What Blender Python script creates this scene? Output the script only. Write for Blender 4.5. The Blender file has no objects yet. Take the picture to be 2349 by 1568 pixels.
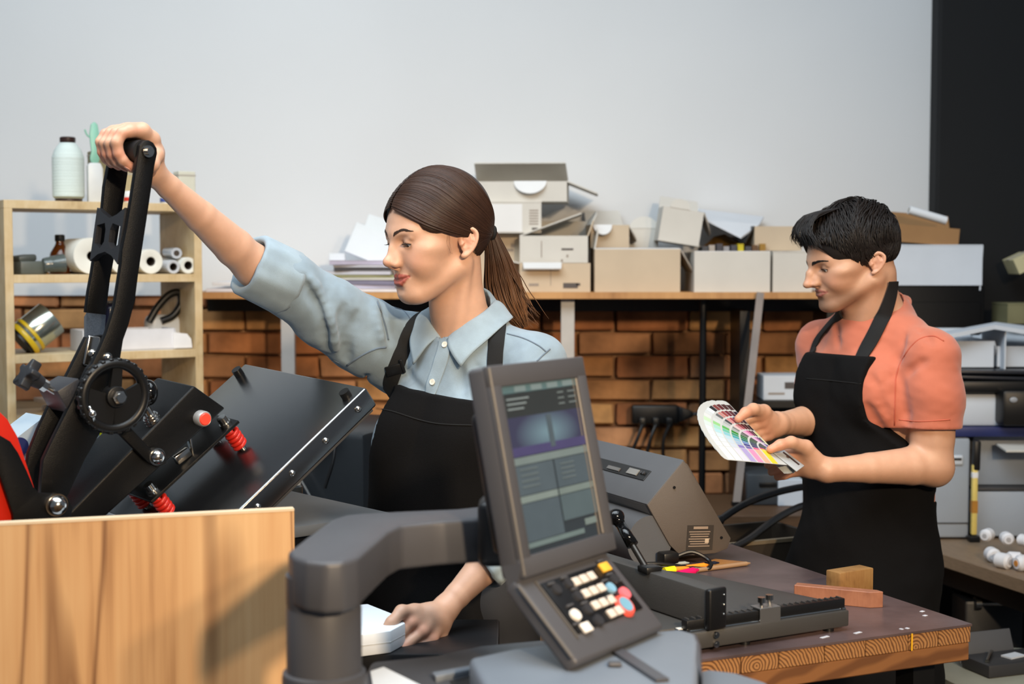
import bpy, bmesh, math, random
import numpy as np
from mathutils import Vector, Matrix
rnd = random.Random(7)
C = bpy.context.scene.collection
scene = bpy.context.scene
R = math.radians
# ------------------------------------------------------------------ camera
FPX = 50/36*2349
EYE = Vector((0, 0, 1.55))
PITCH = math.atan((784-600)/FPX)
FWD = Vector((0, math.cos(PITCH), -math.sin(PITCH)))
UPV = Vector((0, math.sin(PITCH), math.cos(PITCH)))
cam_d = bpy.data.cameras.new('camera'); cam = bpy.data.objects.new('camera', cam_d); C.objects.link(cam)
cam_d.lens = 50; cam_d.sensor_width = 36; cam_d.sensor_fit = 'HORIZONTAL'
cam.location = EYE; cam.rotation_euler = (math.pi/2-PITCH, 0, 0)
cam_d.dof.use_dof = True; cam_d.dof.focus_distance = 2.62; cam_d.dof.aperture_fstop = 4.0
cam_d.clip_start = 0.05
scene.camera = cam
def ray(px, py):
    return FWD + Vector(((px-1174.5)/FPX, 0, 0)) + UPV*((784-py)/FPX)
def at(px, py, Y):
    d = ray(px, py); return EYE + d*(Y/d.y)
def on_z(px, py, z):
    d = ray(px, py); return EYE + d*((z-EYE.z)/d.z)
def on_plane(px, py, P0, n):
    d = ray(px, py); return EYE + d*((P0-EYE).dot(n)/d.dot(n))
# ------------------------------------------------------------------ light, world, exposure
scene.view_settings.view_transform = 'Standard'; scene.view_settings.look = 'None'
scene.view_settings.gamma = 1; scene.view_settings.use_curve_mapping = False
scene.view_settings.exposure = 0.0
w = bpy.data.worlds.new('world'); scene.world = w; w.use_nodes = True
w.node_tree.nodes['Background'].inputs[0].default_value = (0.62, 0.72, 0.85, 1)
w.node_tree.nodes['Background'].inputs[1].default_value = 0.2
def area(name, loc, target, sx, sy, power, col, spread=180):
    l = bpy.data.lights.new(name, 'AREA'); l.shape = 'RECTANGLE'; l.size = sx; l.size_y = sy
    l.energy = power; l.color = col; l.spread = R(spread)
    o = bpy.data.objects.new(name, l); C.objects.link(o); o.location = loc
    o.rotation_euler = (Vector(target)-Vector(loc)).to_track_quat('-Z', 'Y').to_euler()
    return o
area('ceiling_light', (-0.9, 1.9, 3.6), (-0.7, 3.4, 1.0), 3.2, 1.6, 84, (0.84, 0.94, 1.0))
area('skylight', (0.1, 1.3, 3.7), (0.1, 1.3, 0.0), 3.0, 2.4, 76, (0.84, 0.93, 1.0))
area('window_light', (1.25, -1.76, 2.77), (-0.1, 3.3, 0.75), 0.16, 0.2, 16.5, (1.0, 0.76, 0.50), 52)
area('low_sun_light', (1.95, -1.45, 2.82), (-0.2, 3.0, 0.75), 0.16, 0.2, 6.5, (1.0, 0.76, 0.50), 52)
# ------------------------------------------------------------------ helpers
def lin(c):
    if isinstance(c, str):
        c = tuple(int(c[i:i+2], 16) for i in (0, 2, 4))
    f = lambda v: (v/255/12.92 if v <= 10.3 else ((v/255+0.055)/1.055)**2.4)
    return tuple(f(v) for v in c[:3])+(1,)
_M = {}
def M(name, col=(128, 128, 128), rough=0.5, metal=0.0, var=0.12, scale=12.0, bump=0.0, bscale=200.0, coat=0.0, trans=0.0, ior=1.45, emit=None, estr=0.0, attr=False, sss=0.0, spec=0.5, stretch=None, alpha=1.0, sheen=0.0):
    """procedural principled material: base colour varied by noise, optional bump"""
    if name in _M: return _M[name]
    m = bpy.data.materials.new(name); m.use_nodes = True; _M[name] = m
    nt = m.node_tree; b = nt.nodes['Principled BSDF']; N = nt.nodes.new; L = nt.links.new
    c = lin(col)
    b.inputs['Base Color'].default_value = c
    b.inputs['Roughness'].default_value = rough; b.inputs['Metallic'].default_value = metal
    b.inputs['Coat Weight'].default_value = coat; b.inputs['Transmission Weight'].default_value = trans
    b.inputs['IOR'].default_value = ior; b.inputs['Specular IOR Level'].default_value = spec
    b.inputs['Alpha'].default_value = alpha; b.inputs['Sheen Weight'].default_value = sheen
    if sss: b.inputs['Subsurface Weight'].default_value = sss; b.inputs['Subsurface Radius'].default_value = (1.0, 0.35, 0.2); b.inputs['Subsurface Scale'].default_value = 0.006
    tc = N('ShaderNodeTexCoord'); src = tc.outputs['Object']
    if stretch:
        mp = N('ShaderNodeMapping'); mp.inputs['Scale'].default_value = stretch; L(src, mp.inputs[0]); src = mp.outputs[0]
    base = None
    if attr:
        a = N('ShaderNodeAttribute'); a.attribute_name = 'Col'; base = a.outputs['Color']
    if var or attr:
        n = N('ShaderNodeTexNoise'); n.inputs['Scale'].default_value = scale; n.inputs['Detail'].default_value = 4; L(src, n.inputs[0])
        mx = N('ShaderNodeMix'); mx.data_type = 'RGBA'; mx.blend_type = 'MULTIPLY'; mx.inputs[0].default_value = 1
        mr = N('ShaderNodeMapRange'); L(n.outputs[0], mr.inputs[0]); mr.inputs[1].default_value = 0.3; mr.inputs[2].default_value = 0.7
        mr.inputs[3].default_value = 1-var; mr.inputs[4].default_value = 1+var*0.5
        if base: L(base, mx.inputs[6])
        else: mx.inputs[6].default_value = c
        L(mr.outputs[0], mx.inputs[7]); L(mx.outputs[2], b.inputs['Base Color'])
    if bump:
        n2 = N('ShaderNodeTexNoise'); n2.inputs['Scale'].default_value = bscale; n2.inputs['Detail'].default_value = 3; L(src, n2.inputs[0])
        bp = N('ShaderNodeBump'); bp.inputs['Strength'].default_value = bump; bp.inputs['Distance'].default_value = 0.002
        L(n2.outputs[0], bp.inputs['Height']); L(bp.outputs[0], b.inputs['Normal'])
    if emit:
        b.inputs['Emission Color'].default_value = lin(emit); b.inputs['Emission Strength'].default_value = estr
    return m
def tag(o, label=None, cat=None, group=None, kind=None):
    if label: o['label'] = label
    if cat: o['category'] = cat
    if group: o['group'] = group
    if kind: o['kind'] = kind
    return o
def frame(origin, x, y=None, z=None):
    """4x4 from origin and axes (x given, y or z approximate)"""
    x = Vector(x).normalized()
    if z is not None:
        z = Vector(z).normalized(); y = z.cross(x).normalized(); z = x.cross(y)
    else:
        y = Vector(y).normalized(); z = x.cross(y).normalized(); y = z.cross(x)
    m = Matrix((x, y, z)).transposed().to_4x4(); m.translation = Vector(origin); return m
def thing(name, label, cat, mat=None, group=None):
    """an Empty; mat: 4x4 matrix or a location"""
    o = bpy.data.objects.new(name, None); C.objects.link(o); o.empty_display_size = 0.05
    if mat is not None:
        if isinstance(mat, Matrix): o.matrix_world = mat
        else: o.location = Vector(mat)
    return tag(o, label, cat, group)
def link(name, me, mat, parent=None, smooth=None, label=None, kind=None):
    o = bpy.data.objects.new(name, me); C.objects.link(o)
    for m in (mat if isinstance(mat, (list, tuple)) else [mat]): me.materials.append(m)
    if parent is not None: o.parent = parent
    if smooth is not None:
        me.shade_smooth() if smooth is True else me.shade_smooth()
        if smooth is not True:
            try: me.set_sharp_from_angle(angle=R(smooth))
            except Exception: pass
    if label: o['label'] = label
    if kind: o['kind'] = kind
    return o
class B:
    """mesh collector"""
    def __init__(s): s.bm = bmesh.new()
    def _xf(s, vs, m):
        if m is not None: bmesh.ops.transform(s.bm, matrix=m, verts=vs)
    def box(s, size, c=(0, 0, 0), m=None, bev=0.0, seg=2):
        r = bmesh.ops.create_cube(s.bm, size=1.0); vs = r['verts']
        bmesh.ops.scale(s.bm, vec=Vector(size), verts=vs); bmesh.ops.translate(s.bm, vec=Vector(c), verts=vs)
        if bev: vs = s._bev(vs, bev, seg)
        s._xf(vs, m); return s
    def _bev(s, vs, bev, seg):
        es = list({e for v in vs for e in v.link_edges})
        r = bmesh.ops.bevel(s.bm, geom=es, offset=bev, segments=seg, affect='EDGES', profile=0.5, clamp_overlap=True)
        return list({v for f in r['faces'] for v in f.verts} | {v for v in vs if v.is_valid} )
    def prism(s, poly, d0, d1, m=None, bev=0.0, seg=2):
        """poly: list of (x,y) or of Vectors in the plane z=0 ; extruded z from d0 to d1"""
        vs = [s.bm.verts.new((p[0], p[1], d0)) for p in poly]
        f = s.bm.faces.new(vs)
        r = bmesh.ops.extrude_face_region(s.bm, geom=[f]); nv = [g for g in r['geom'] if isinstance(g, bmesh.types.BMVert)]
        bmesh.ops.translate(s.bm, vec=(0, 0, d1-d0), verts=nv)
        al = vs+nv
        if bev:
            al = s._bev(al, bev, seg)
        s._xf(al, m); return s
    def cyl(s, p0, p1, r0, r1=None, n=20, m=None, cap=True):
        p0 = Vector(p0); p1 = Vector(p1); r1 = r0 if r1 is None else r1
        d = p1-p0; q = d.to_track_quat('Z', 'Y').to_matrix().to_4x4(); q.translation = p0+d/2
        r = bmesh.ops.create_cone(s.bm, cap_ends=cap, segments=n, radius1=max(r0, 1e-5), radius2=max(r1, 1e-5), depth=d.length)
        bmesh.ops.transform(s.bm, matrix=q, verts=r['verts']); s._xf(r['verts'], m); return s
    def ball(s, c, r, u=18, v=12, sc=(1, 1, 1), m=None):
        q = bmesh.ops.create_uvsphere(s.bm, u_segments=u, v_segments=v, radius=r)
        bmesh.ops.scale(s.bm, vec=Vector(sc), verts=q['verts']); bmesh.ops.translate(s.bm, vec=Vector(c), verts=q['verts']); s._xf(q['verts'], m); return s
    def lathe(s, prof, n=28, m=None, loop=False):
        """prof: (r, z) list around z"""
        rings = []; allv = []
        for r, z in prof:
            ring = [s.bm.verts.new((max(r, 1e-5)*math.cos(2*math.pi*k/n), max(r, 1e-5)*math.sin(2*math.pi*k/n), z)) for k in range(n)]
            rings.append(ring); allv += ring
        for a, b in zip(rings, rings[1:]):
            for k in range(n): s.bm.faces.new((a[k], a[(k+1) % n], b[(k+1) % n], b[k]))
        if loop:
            a, b = rings[-1], rings[0]
            for k in range(n): s.bm.faces.new((a[k], a[(k+1) % n], b[(k+1) % n], b[k]))
        else: s.bm.faces.new(rings[0][::-1]); s.bm.faces.new(rings[-1])
        s._xf(allv, m); return s
    def torus(s, Rr, r, n=32, k=10, m=None, a0=0, a1=2*math.pi):
        pts = [Vector((Rr*math.cos(a0+(a1-a0)*i/n), Rr*math.sin(a0+(a1-a0)*i/n), 0)) for i in range(n+1)]
        return s.tube(pts, r, k, closed=abs(a1-a0-2*math.pi) < 1e-6, m=m)
    def tube(s, pts, r, k=8, closed=False, m=None, flat=1.0, up=None):
        pts = [Vector(p) for p in pts]
        if closed and (pts[0]-pts[-1]).length < 1e-7: pts = pts[:-1]
        n = len(pts); rings = []; allv = []; prev = None
        for i, p in enumerate(pts):
            a = pts[(i-1) % n] if (closed or i > 0) else p; b = pts[(i+1) % n] if (closed or i < n-1) else p
            t = (b-a).normalized() if (b-a).length > 1e-9 else Vector((0, 0, 1))
            if up is not None: u = Vector(up)
            elif prev is None: u = Vector((0, 0, 1)) if abs(t.z) < 0.9 else Vector((1, 0, 0))
            else: u = prev
            x = t.cross(u).normalized(); y = x.cross(t).normalized(); prev = y
            rr = r[i] if isinstance(r, (list, tuple)) else r
            ring = [s.bm.verts.new(p+x*rr*math.cos(2*math.pi*j/k)+y*rr*flat*math.sin(2*math.pi*j/k)) for j in range(k)]
            rings.append(ring); allv += ring
        for i in range(n if closed else n-1):
            a, b = rings[i], rings[(i+1) % n]
            for j in range(k): s.bm.faces.new((a[j], a[(j+1) % k], b[(j+1) % k], b[j]))
        if not closed: s.bm.faces.new(rings[0][::-1]); s.bm.faces.new(rings[-1])
        s._xf(allv, m); return s
    def strip(s, pts, width_dir, w, t, m=None):
        """flat band with thickness: pts path, width_dir Vector or list, w width, normal thickness t"""
        n = len(pts); rings = []; allv = []
        pts = [Vector(p) for p in pts]
        for i, p in enumerate(pts):
            a = pts[max(i-1, 0)]; b = pts[min(i+1, n-1)]; tg = (b-a).normalized()
            wd = Vector(width_dir[i] if isinstance(width_dir, list) else width_dir); wd = (wd-tg*wd.dot(tg)).normalized()
            nn = tg.cross(wd).normalized()
            ww = w[i] if isinstance(w, list) else w
            ring = [s.bm.verts.new(p+wd*(ww/2*sx)+nn*(t/2*sy)) for sx, sy in ((-1, -1), (1, -1), (1, 1), (-1, 1))]
            rings.append(ring); allv += ring
        for a, b in zip(rings, rings[1:]):
            for j in range(4): s.bm.faces.new((a[j], a[(j+1) % 4], b[(j+1) % 4], b[j]))
        s.bm.faces.new(rings[0][::-1]); s.bm.faces.new(rings[-1]); s._xf(allv, m); return s
    def mesh(s, name):
        bmesh.ops.recalc_face_normals(s.bm, faces=s.bm.faces)
        me = bpy.data.meshes.new(name); s.bm.to_mesh(me); s.bm.free(); return me
    def build(s, name, mat, parent=None, smooth=None, label=None, kind=None):
        return link(name, s.mesh(name), mat, parent, smooth, label, kind)
def T(x, y, z): return Matrix.Translation((x, y, z))
def RZ(a): return Matrix.Rotation(R(a), 4, 'Z')
def RX(a): return Matrix.Rotation(R(a), 4, 'X')
def RY(a): return Matrix.Rotation(R(a), 4, 'Y')
def bez(p0, p1, p2, p3, n=16):
    p0, p1, p2, p3 = map(Vector, (p0, p1, p2, p3)); out = []
    for i in range(n+1):
        t = i/n; u = 1-t; out.append(p0*u**3+p1*3*u*u*t+p2*3*u*t*t+p3*t**3)
    return out
def catmull(P, n=8):
    P = [Vector(p) for p in P]; P = [P[0]*2-P[1]]+P+[P[-1]*2-P[-2]]; out = []
    for i in range(1, len(P)-2):
        for k in range(n):
            t = k/n; a, b, c, d = P[i-1], P[i], P[i+1], P[i+2]
            out.append(0.5*((2*b)+(c-a)*t+(2*a-5*b+4*c-d)*t*t+(3*b-a-3*c+d)*t**3))
    out.append(P[-2]); return out
# ================================================================== SETTING
YW = 4.65
m_plaster = M('white_plaster', (213, 215, 217), 0.75, var=0.04, scale=1.2, bump=0.15, bscale=60)
m_floor = M('dark_concrete', (58, 54, 52), 0.55, var=0.25, scale=3, bump=0.2)
m_black_wall = M('black_board', (13, 14, 16), 0.8, var=0.15, scale=3)
m_mortar = M('mortar', (168, 128, 92), 0.95, var=0.4, scale=14, bump=0.5, bscale=80)
tag(B().box((9, 9, 0.1), (0, 2.0, -0.05)).build('floor', m_floor), kind='structure')
tag(B().box((5.9, 0.16, 2.56), (-1.585, YW+0.08, 2.72)).build('wall_back', m_plaster), kind='structure')
tag(B().box((3.0, 0.2, 4.0), (2.857, YW+0.02, 2.0), bev=0.01).build('wall_right', m_black_wall), kind='structure')
bw = B().box((5.9, 0.12, 1.44), (-1.585, YW+0.115, 0.72)).build('wall_brick', m_mortar); tag(bw, kind='structure')
# bricks, each its own object (three shared meshes with uneven faces)
brick_cols = [(182, 128, 80), (194, 142, 90), (170, 110, 70), (200, 150, 96), (184, 122, 78), (164, 116, 78), (190, 138, 98)]
brick_mats = [M('brick_clay_%d' % i, c, 0.9, var=0.5, scale=9, bump=0.6, bscale=60) for i, c in enumerate(brick_cols)]
brick_mesh = []
for k in range(21):
    b = B().box((0.234, 0.06, 0.067), (0, 0, 0), bev=0.005, seg=1)
    for v in b.bm.verts: v.co += Vector((rnd.uniform(-.003, .003), rnd.uniform(-.003, .002), rnd.uniform(-.003, .003)))
    me = b.mesh('brick'); me.materials.append(brick_mats[k % 7]); brick_mesh.append(me)
for row in range(12):
    z = 0.585+row*0.0775
    x = -1.97+(0.12 if row % 2 else 0)
    while x < 1.25:
        o = bpy.data.objects.new('brick', rnd.choice(brick_mesh)); C.objects.link(o); o.parent = bw
        o.location = (x, YW+0.045+rnd.uniform(-.004, .004), z); o.rotation_euler = (0, rnd.uniform(-.008, .008), 0)
        x += 0.243
# ================================================================== signed-distance modelling for the two people (sparse surface nets)
f32 = np.float32
def V3(v): return np.array(v, dtype=f32)
def s_cap(p, a, b, ra, rb):
    a = V3(a); b = V3(b); ba = b-a; pa = p-a
    t = np.clip((pa @ ba)/float(ba @ ba), 0, 1)
    q = pa-t[:, None]*ba
    return np.sqrt(np.einsum('ij,ij->i', q, q))-(ra+(rb-ra)*t)
def s_ball(p, c, r):
    q = p-V3(c); return np.sqrt(np.einsum('ij,ij->i', q, q))-r
def s_ell(p, c, r):
    q = (p-V3(c)); r = V3(r)
    u = q/r; k0 = np.sqrt(np.einsum('ij,ij->i', u, u)); v = u/r; k1 = np.sqrt(np.einsum('ij,ij->i', v, v))
    return k0*(k0-1)/np.maximum(k1, 1e-6)
def s_box(p, c, h, r=0.0):
    q = np.abs(p-V3(c))-(V3(h)-r); m = np.maximum(q, 0)
    return np.sqrt(np.einsum('ij,ij->i', m, m))+np.minimum(q.max(1), 0)-r
def smin(a, b, k):
    h = np.clip(0.5+0.5*(b-a)/k, 0, 1); return b*(1-h)+a*h-k*h*(1-h)
def smax(a, b, k): return -smin(-a, -b, k)
def chain(p, pts, rs, k=0.004, d=None):
    for i in range(len(pts)-1):
        c = s_cap(p, pts[i], pts[i+1], rs[i], rs[i+1])
        d = c if d is None else smin(d, c, k)
    return d
def within(p, c, rad, fn, big=None):
    """evaluate fn only near c, far points get the distance to the bounding ball"""
    q = p-V3(c); dist = np.sqrt(np.einsum('ij,ij->i', q, q))-rad
    out = dist+0.02
    m = dist < 0.02
    if m.any(): out[m] = fn(p[m])
    return out
def wrinkle(p, amp, f, seed=0):
    r = np.random.RandomState(seed); d = np.zeros(len(p), f32)
    for i in range(5):
        k = r.normal(size=3).astype(f32); k *= f*(1+0.5*i)/np.linalg.norm(k)
        w_ = r.normal(size=3).astype(f32); w_ *= f*0.5/np.linalg.norm(w_)
        d += np.sin(p @ k+1.6*np.sin(p @ w_+i)+i*1.7)/(1+0.5*i)
    return amp*d*0.5
def sdf_mesh(name, f, lo, hi, h, color=None, bs=4, big=16, slack=1.5, smooth_it=1):
    lo = np.array(lo, dtype=np.float64); hi = np.array(hi, dtype=np.float64)
    nb = np.ceil((hi-lo)/(h*big)).astype(int)
    g = np.stack(np.meshgrid(*[np.arange(k) for k in nb], indexing='ij'), -1).reshape(-1, 3)
    c = (lo+(g+0.5)*big*h).astype(f32)
    d = np.concatenate([f(c[i:i+200000]) for i in range(0, len(c), 200000)])
    g = g[np.abs(d) < big*h*0.87*slack+0.004]
    k = big//bs
    sub = np.stack(np.meshgrid(*[np.arange(k)]*3, indexing='ij'), -1).reshape(-1, 3)
    g = (g[:, None, :]*k+sub[None]).reshape(-1, 3)
    c = (lo+(g+0.5)*bs*h).astype(f32)
    d = np.concatenate([f(c[i:i+200000]) for i in range(0, len(c), 200000)])
    g = g[np.abs(d) < bs*h*0.87*slack+0.001]
    off = np.stack(np.meshgrid(*[np.arange(bs+1)]*3, indexing='ij'), -1).reshape(-1, 3)
    corner = g[:, None, :]*bs+off[None]
    P = (lo+corner.reshape(-1, 3)*h).astype(f32)
    Vv = np.concatenate([f(P[i:i+200000]) for i in range(0, len(P), 200000)]).reshape(len(g), bs+1, bs+1, bs+1)
    Sg = Vv < 0
    def cor(A, i, j, l): return A[:, i:i+bs, j:j+bs, l:l+bs]
    cs = [(i, j, l) for i in (0, 1) for j in (0, 1) for l in (0, 1)]
    cnt = sum(cor(Sg, *q).astype(np.int8) for q in cs)
    bi, ci, cj, cl_ = np.nonzero((cnt > 0) & (cnt < 8))
    vals = {q: Vv[bi, ci+q[0], cj+q[1], cl_+q[2]] for q in cs}
    acc = np.zeros((len(bi), 3)); n = np.zeros(len(bi))
    for q in cs:
        for ax in range(3):
            if q[ax] == 0:
                r = list(q); r[ax] = 1; r = tuple(r); a, b = vals[q], vals[r]
                m = (a < 0) != (b < 0); t = np.where(m, a/np.where(m, a-b, 1), 0)
                pt_ = np.array(q, float)[None].repeat(len(bi), 0); pt_[:, ax] += t
                acc += pt_*m[:, None]; n += m
    cell = g[bi]*bs+np.stack([ci, cj, cl_], 1)
    verts = lo+(cell+acc/n[:, None])*h
    dim = nb*big+2
    key = (cell[:, 0]*dim[1]+cell[:, 1])*dim[2]+cell[:, 2]
    order = np.argsort(key); sk = key[order]
    def look(cc):
        kk = (cc[:, 0]*dim[1]+cc[:, 1])*dim[2]+cc[:, 2]
        i = np.clip(np.searchsorted(sk, kk), 0, len(sk)-1); ok = (sk[i] == kk) & (cc.min(1) >= 0)
        return order[i], ok
    faces = []
    for ax in range(3):
        q1 = [0, 0, 0]; q1[ax] = 1; a, b = vals[(0, 0, 0)], vals[tuple(q1)]
        m = (a < 0) != (b < 0); cc = cell[m]; fl = a[m] < 0
        u, v = (ax+1) % 3, (ax+2) % 3; eu = np.zeros(3, int); ev = np.zeros(3, int); eu[u] = 1; ev[v] = 1
        i0 = np.nonzero(m)[0]; i1, o1 = look(cc-eu); i2, o2 = look(cc-eu-ev); i3, o3 = look(cc-ev); ok = o1 & o2 & o3
        Q = np.stack([i0, i1, i2, i3], 1)[ok]; fl = fl[ok]
        Q[~fl] = Q[~fl][:, ::-1]; faces.append(Q)
    F = np.concatenate(faces)
    # drop stray fragments
    E_ = np.concatenate([F[:, [0, 1]], F[:, [1, 2]], F[:, [2, 3]]]); lab = np.arange(len(verts))
    for _ in range(200):
        m_ = np.minimum(lab[E_[:, 0]], lab[E_[:, 1]]); new = lab.copy(); np.minimum.at(new, E_[:, 0], m_); np.minimum.at(new, E_[:, 1], m_); new = new[new]
        if (new == lab).all(): break
        lab = new
    u_, c_ = np.unique(lab, return_counts=True); good = u_[c_ > 0.06*len(lab)]; keepv = np.isin(lab, good); F = F[keepv[F[:, 0]]]
    mp_ = np.cumsum(keepv)-1; verts = verts[keepv]; F = mp_[F]
    # light smoothing (keeps the shape, removes stair steps)
    for _ in range(smooth_it):
        s_ = np.zeros_like(verts); w_ = np.zeros(len(verts))
        for i in range(4):
            a, b = F[:, i], F[:, (i+1) % 4]
            np.add.at(s_, a, verts[b]); np.add.at(w_, a, 1); np.add.at(s_, b, verts[a]); np.add.at(w_, b, 1)
        w_ = np.maximum(w_, 1); verts = verts*0.5+0.5*s_/w_[:, None]
    me = bpy.data.meshes.new(name); me.vertices.add(len(verts)); me.vertices.foreach_set('co', verts.astype(f32).ravel())
    me.loops.add(len(F)*4); me.loops.foreach_set('vertex_index', F.astype(np.int32).ravel())
    me.polygons.add(len(F)); me.polygons.foreach_set('loop_start', np.arange(0, len(F)*4, 4, dtype=np.int32))
    me.polygons.foreach_set('use_smooth', np.ones(len(F), bool))
    me.update(calc_edges=True); me.validate()
    if color is not None:
        col = color(verts.astype(f32)); a = me.color_attributes.new('Col', 'FLOAT_COLOR', 'POINT')
        a.data.foreach_set('color', np.concatenate([col, np.ones((len(col), 1))], 1).astype(f32).ravel())
    return me
def rays(pix):
    return np.array([tuple(ray(x, y).normalized()) for x, y in pix], dtype=f32)
def hit(pix, f, t0=1.2, t1=4.5):
    """points where the sight lines of the given photo pixels meet the surface f"""
    D = rays(pix); t = np.full(len(D), t0, f32); E = V3(EYE)
    for _ in range(140):
        d = f(E+D*t[:, None]); t = np.minimum(t+np.maximum(d*0.6, -0.01), t1)
    return [Vector(v) for v in (E+D*t[:, None])]
def normal_of(pts, f, e=0.002):
    P = np.array([tuple(p) for p in pts], dtype=f32); N_ = np.zeros_like(P)
    for i in range(3):
        o = np.zeros(3, f32); o[i] = e; N_[:, i] = f(P+o)-f(P-o)
    N_ /= np.maximum(np.linalg.norm(N_, axis=1, keepdims=True), 1e-9)
    return [Vector(v) for v in N_]
def dens(pix, n=6):
    q = catmull([(x, y, 0) for x, y in pix], n); return [(v.x, v.y) for v in q]
def band(pts, nrm, w, t, lift=0.0):
    """strap lying on a surface: width across the path in the surface, thickness along the normal"""
    b = B(); rings = []; n = len(pts)
    for i in range(n):
        a = pts[max(i-1, 0)]; c = pts[min(i+1, n-1)]; tg = (c-a).normalized(); nn = nrm[i]; side_ = tg.cross(nn).normalized(); nn = side_.cross(tg).normalized()
        ww = w[i] if isinstance(w, (list, tuple)) else w
        p = pts[i]+nn*lift
        rings.append([b.bm.verts.new(p+side_*ww/2*x_+nn*t*y_) for x_, y_ in ((-1, -.6), (1, -.6), (1, .5), (.8, .8), (-.8, .8), (-1, .5))])
    for a, c in zip(rings, rings[1:]):
        for j in range(6): b.bm.faces.new((a[j], a[(j+1) % 6], c[(j+1) % 6], c[j]))
    b.bm.faces.new(rings[0][::-1]); b.bm.faces.new(rings[-1]); return b
def strands(paths, radii, cols, k=4, flat=0.5, nrm=None):
    """many tapered strands as one mesh with a colour attribute; paths (n,m,3)"""
    P = np.asarray(paths, dtype=np.float64); n, m, _ = P.shape
    Tn = np.gradient(P, axis=1); Tn /= np.maximum(np.linalg.norm(Tn, axis=2, keepdims=True), 1e-9)
    if nrm is None:
        U = np.zeros_like(P); U[..., 2] = 1
    else: U = nrm
    X = np.cross(Tn, U); X /= np.maximum(np.linalg.norm(X, axis=2, keepdims=True), 1e-9); Y_ = np.cross(X, Tn)
    ang_ = np.arange(k)*2*np.pi/k
    r = np.asarray(radii)[..., None, None]
    Vt = P[:, :, None, :]+r*(X[:, :, None, :]*np.cos(ang_)[None, None, :, None]+flat*Y_[:, :, None, :]*np.sin(ang_)[None, None, :, None])
    verts = Vt.reshape(-1, 3)
    idx = np.arange(n*m*k).reshape(n, m, k); nx = np.roll(idx, -1, axis=2)
    F = np.stack([idx[:, :-1], nx[:, :-1], nx[:, 1:], idx[:, 1:]], -1).reshape(-1, 4)
    me = bpy.data.meshes.new('strands'); me.vertices.add(len(verts)); me.vertices.foreach_set('co', verts.astype(f32).ravel())
    me.loops.add(len(F)*4); me.loops.foreach_set('vertex_index', F.astype(np.int32).ravel())
    me.polygons.add(len(F)); me.polygons.foreach_set('loop_start', np.arange(0, len(F)*4, 4, dtype=np.int32)); me.polygons.foreach_set('use_smooth', np.ones(len(F), bool)); me.update(calc_edges=True)
    C_ = np.repeat(np.asarray(cols).reshape(n*m, 3), k, axis=0); a = me.color_attributes.new('Col', 'FLOAT_COLOR', 'POINT')
    a.data.foreach_set('color', np.concatenate([C_, np.ones((len(C_), 1))], 1).astype(f32).ravel())
    return me
def shift(me, root):
    """world-space mesh under a root that only translates"""
    co = np.empty(len(me.vertices)*3, f32); me.vertices.foreach_get('co', co); co = co.reshape(-1, 3)-V3(root.location); me.vertices.foreach_set('co', co.ravel()); me.update(); return me
def lin3(c): return np.array(lin(c)[:3], dtype=f32)
def ramp(d, w_): return np.clip(0.5-d/w_, 0, 1)[:, None]
# ================================================================== HEAT PRESS on a white table behind a wooden side board
m_blk = M('black_powder_coat', (7, 7, 8), 0.42, var=0.1, scale=60, bump=0.25, bscale=900, spec=0.3)
m_blk_gloss = M('black_gloss_coat', (16, 16, 17), 0.2, var=0.05, scale=60, bump=0.08, bscale=1200, ior=2.7)
m_blk_plastic = M('black_plastic', (14, 14, 15), 0.4, var=0.05)
m_grey_plastic = M('dark_grey_plastic', (52, 52, 54), 0.45, var=0.05, bump=0.1, bscale=700)
m_steel = M('polished_steel', (190, 188, 184), 0.18, 1.0, var=0.05)
m_red_paint = M('red_paint', (196, 34, 14), 0.4, var=0.04, scale=5)
m_red_silicone = M('red_silicone', (190, 36, 24), 0.35, var=0.06)
m_white_lam = M('white_laminate', (198, 202, 206), 0.4, var=0.04, scale=4)
PC1 = at(840, 888, 2.45); PFar = at(562, 833, 2.75)
PA = (PFar-PC1).normalized(); PW = (PFar-PC1).length
PF = Vector((PA.y, -PA.x, 0)).normalized()          # horizontal, towards the press's open front
tau = R(37)
PD = (-PF*math.cos(tau)-Vector((0, 0, 1))*math.sin(tau)); PD = (PD-PA*PD.dot(PA)).normalized()
PN = PD.cross(PA).normalized()
if PN.z < 0: PN = -PN
base_z = 1.03
pbase = PC1+PA*0.2+PD*0.40; pbase = Vector((pbase.x, pbase.y, base_z))
PM = frame(pbase, PF, z=(0, 0, 1))                    # local x = front, y = along hinge, z = up
press = thing('heat_press', 'black clamshell heat press with raised lever, chrome bolts and red side plates', 'heat press', PM)
PMI = PM.inverted()
def pl(p): return PMI @ p
def plane_poly(pix, a):
    """traced side profile on the plane a metres along the hinge axis, in a local frame: returns (matrix, 2d poly)"""
    P0 = PC1+PA*a
    ex = PF.copy(); ex = (ex-PA*ex.dot(PA)).normalized(); ey = PA.cross(ex).normalized()
    if ey.z < 0: ey = -ey
    fm = Matrix((ex, ey, ex.cross(ey))).transposed().to_4x4(); fm.translation = P0
    fi = fm.inverted()
    return PMI @ fm, [tuple((fi @ on_plane(x, y, P0, PA))[:2]) for x, y in pix]
def pt(px, py, a): return pl(on_plane(px, py, PC1+PA*a, PA))
AX = (PMI.to_3x3() @ PA).normalized()
zsgn = 1 if (plane_poly([(0, 0), (9, 0), (9, 9)], .1)[0].to_3x3() @ Vector((0, 0, 1))).dot(AX) > 0 else -1
def side(name, pix, a, t, mat, bev=0.0012, smooth=30, label=None, parent=None):
    m, poly = plane_poly(pix, a)
    return B().prism(poly, 0, zsgn*t, m, bev, 2).build(name, mat, parent or press, smooth, label)
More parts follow.
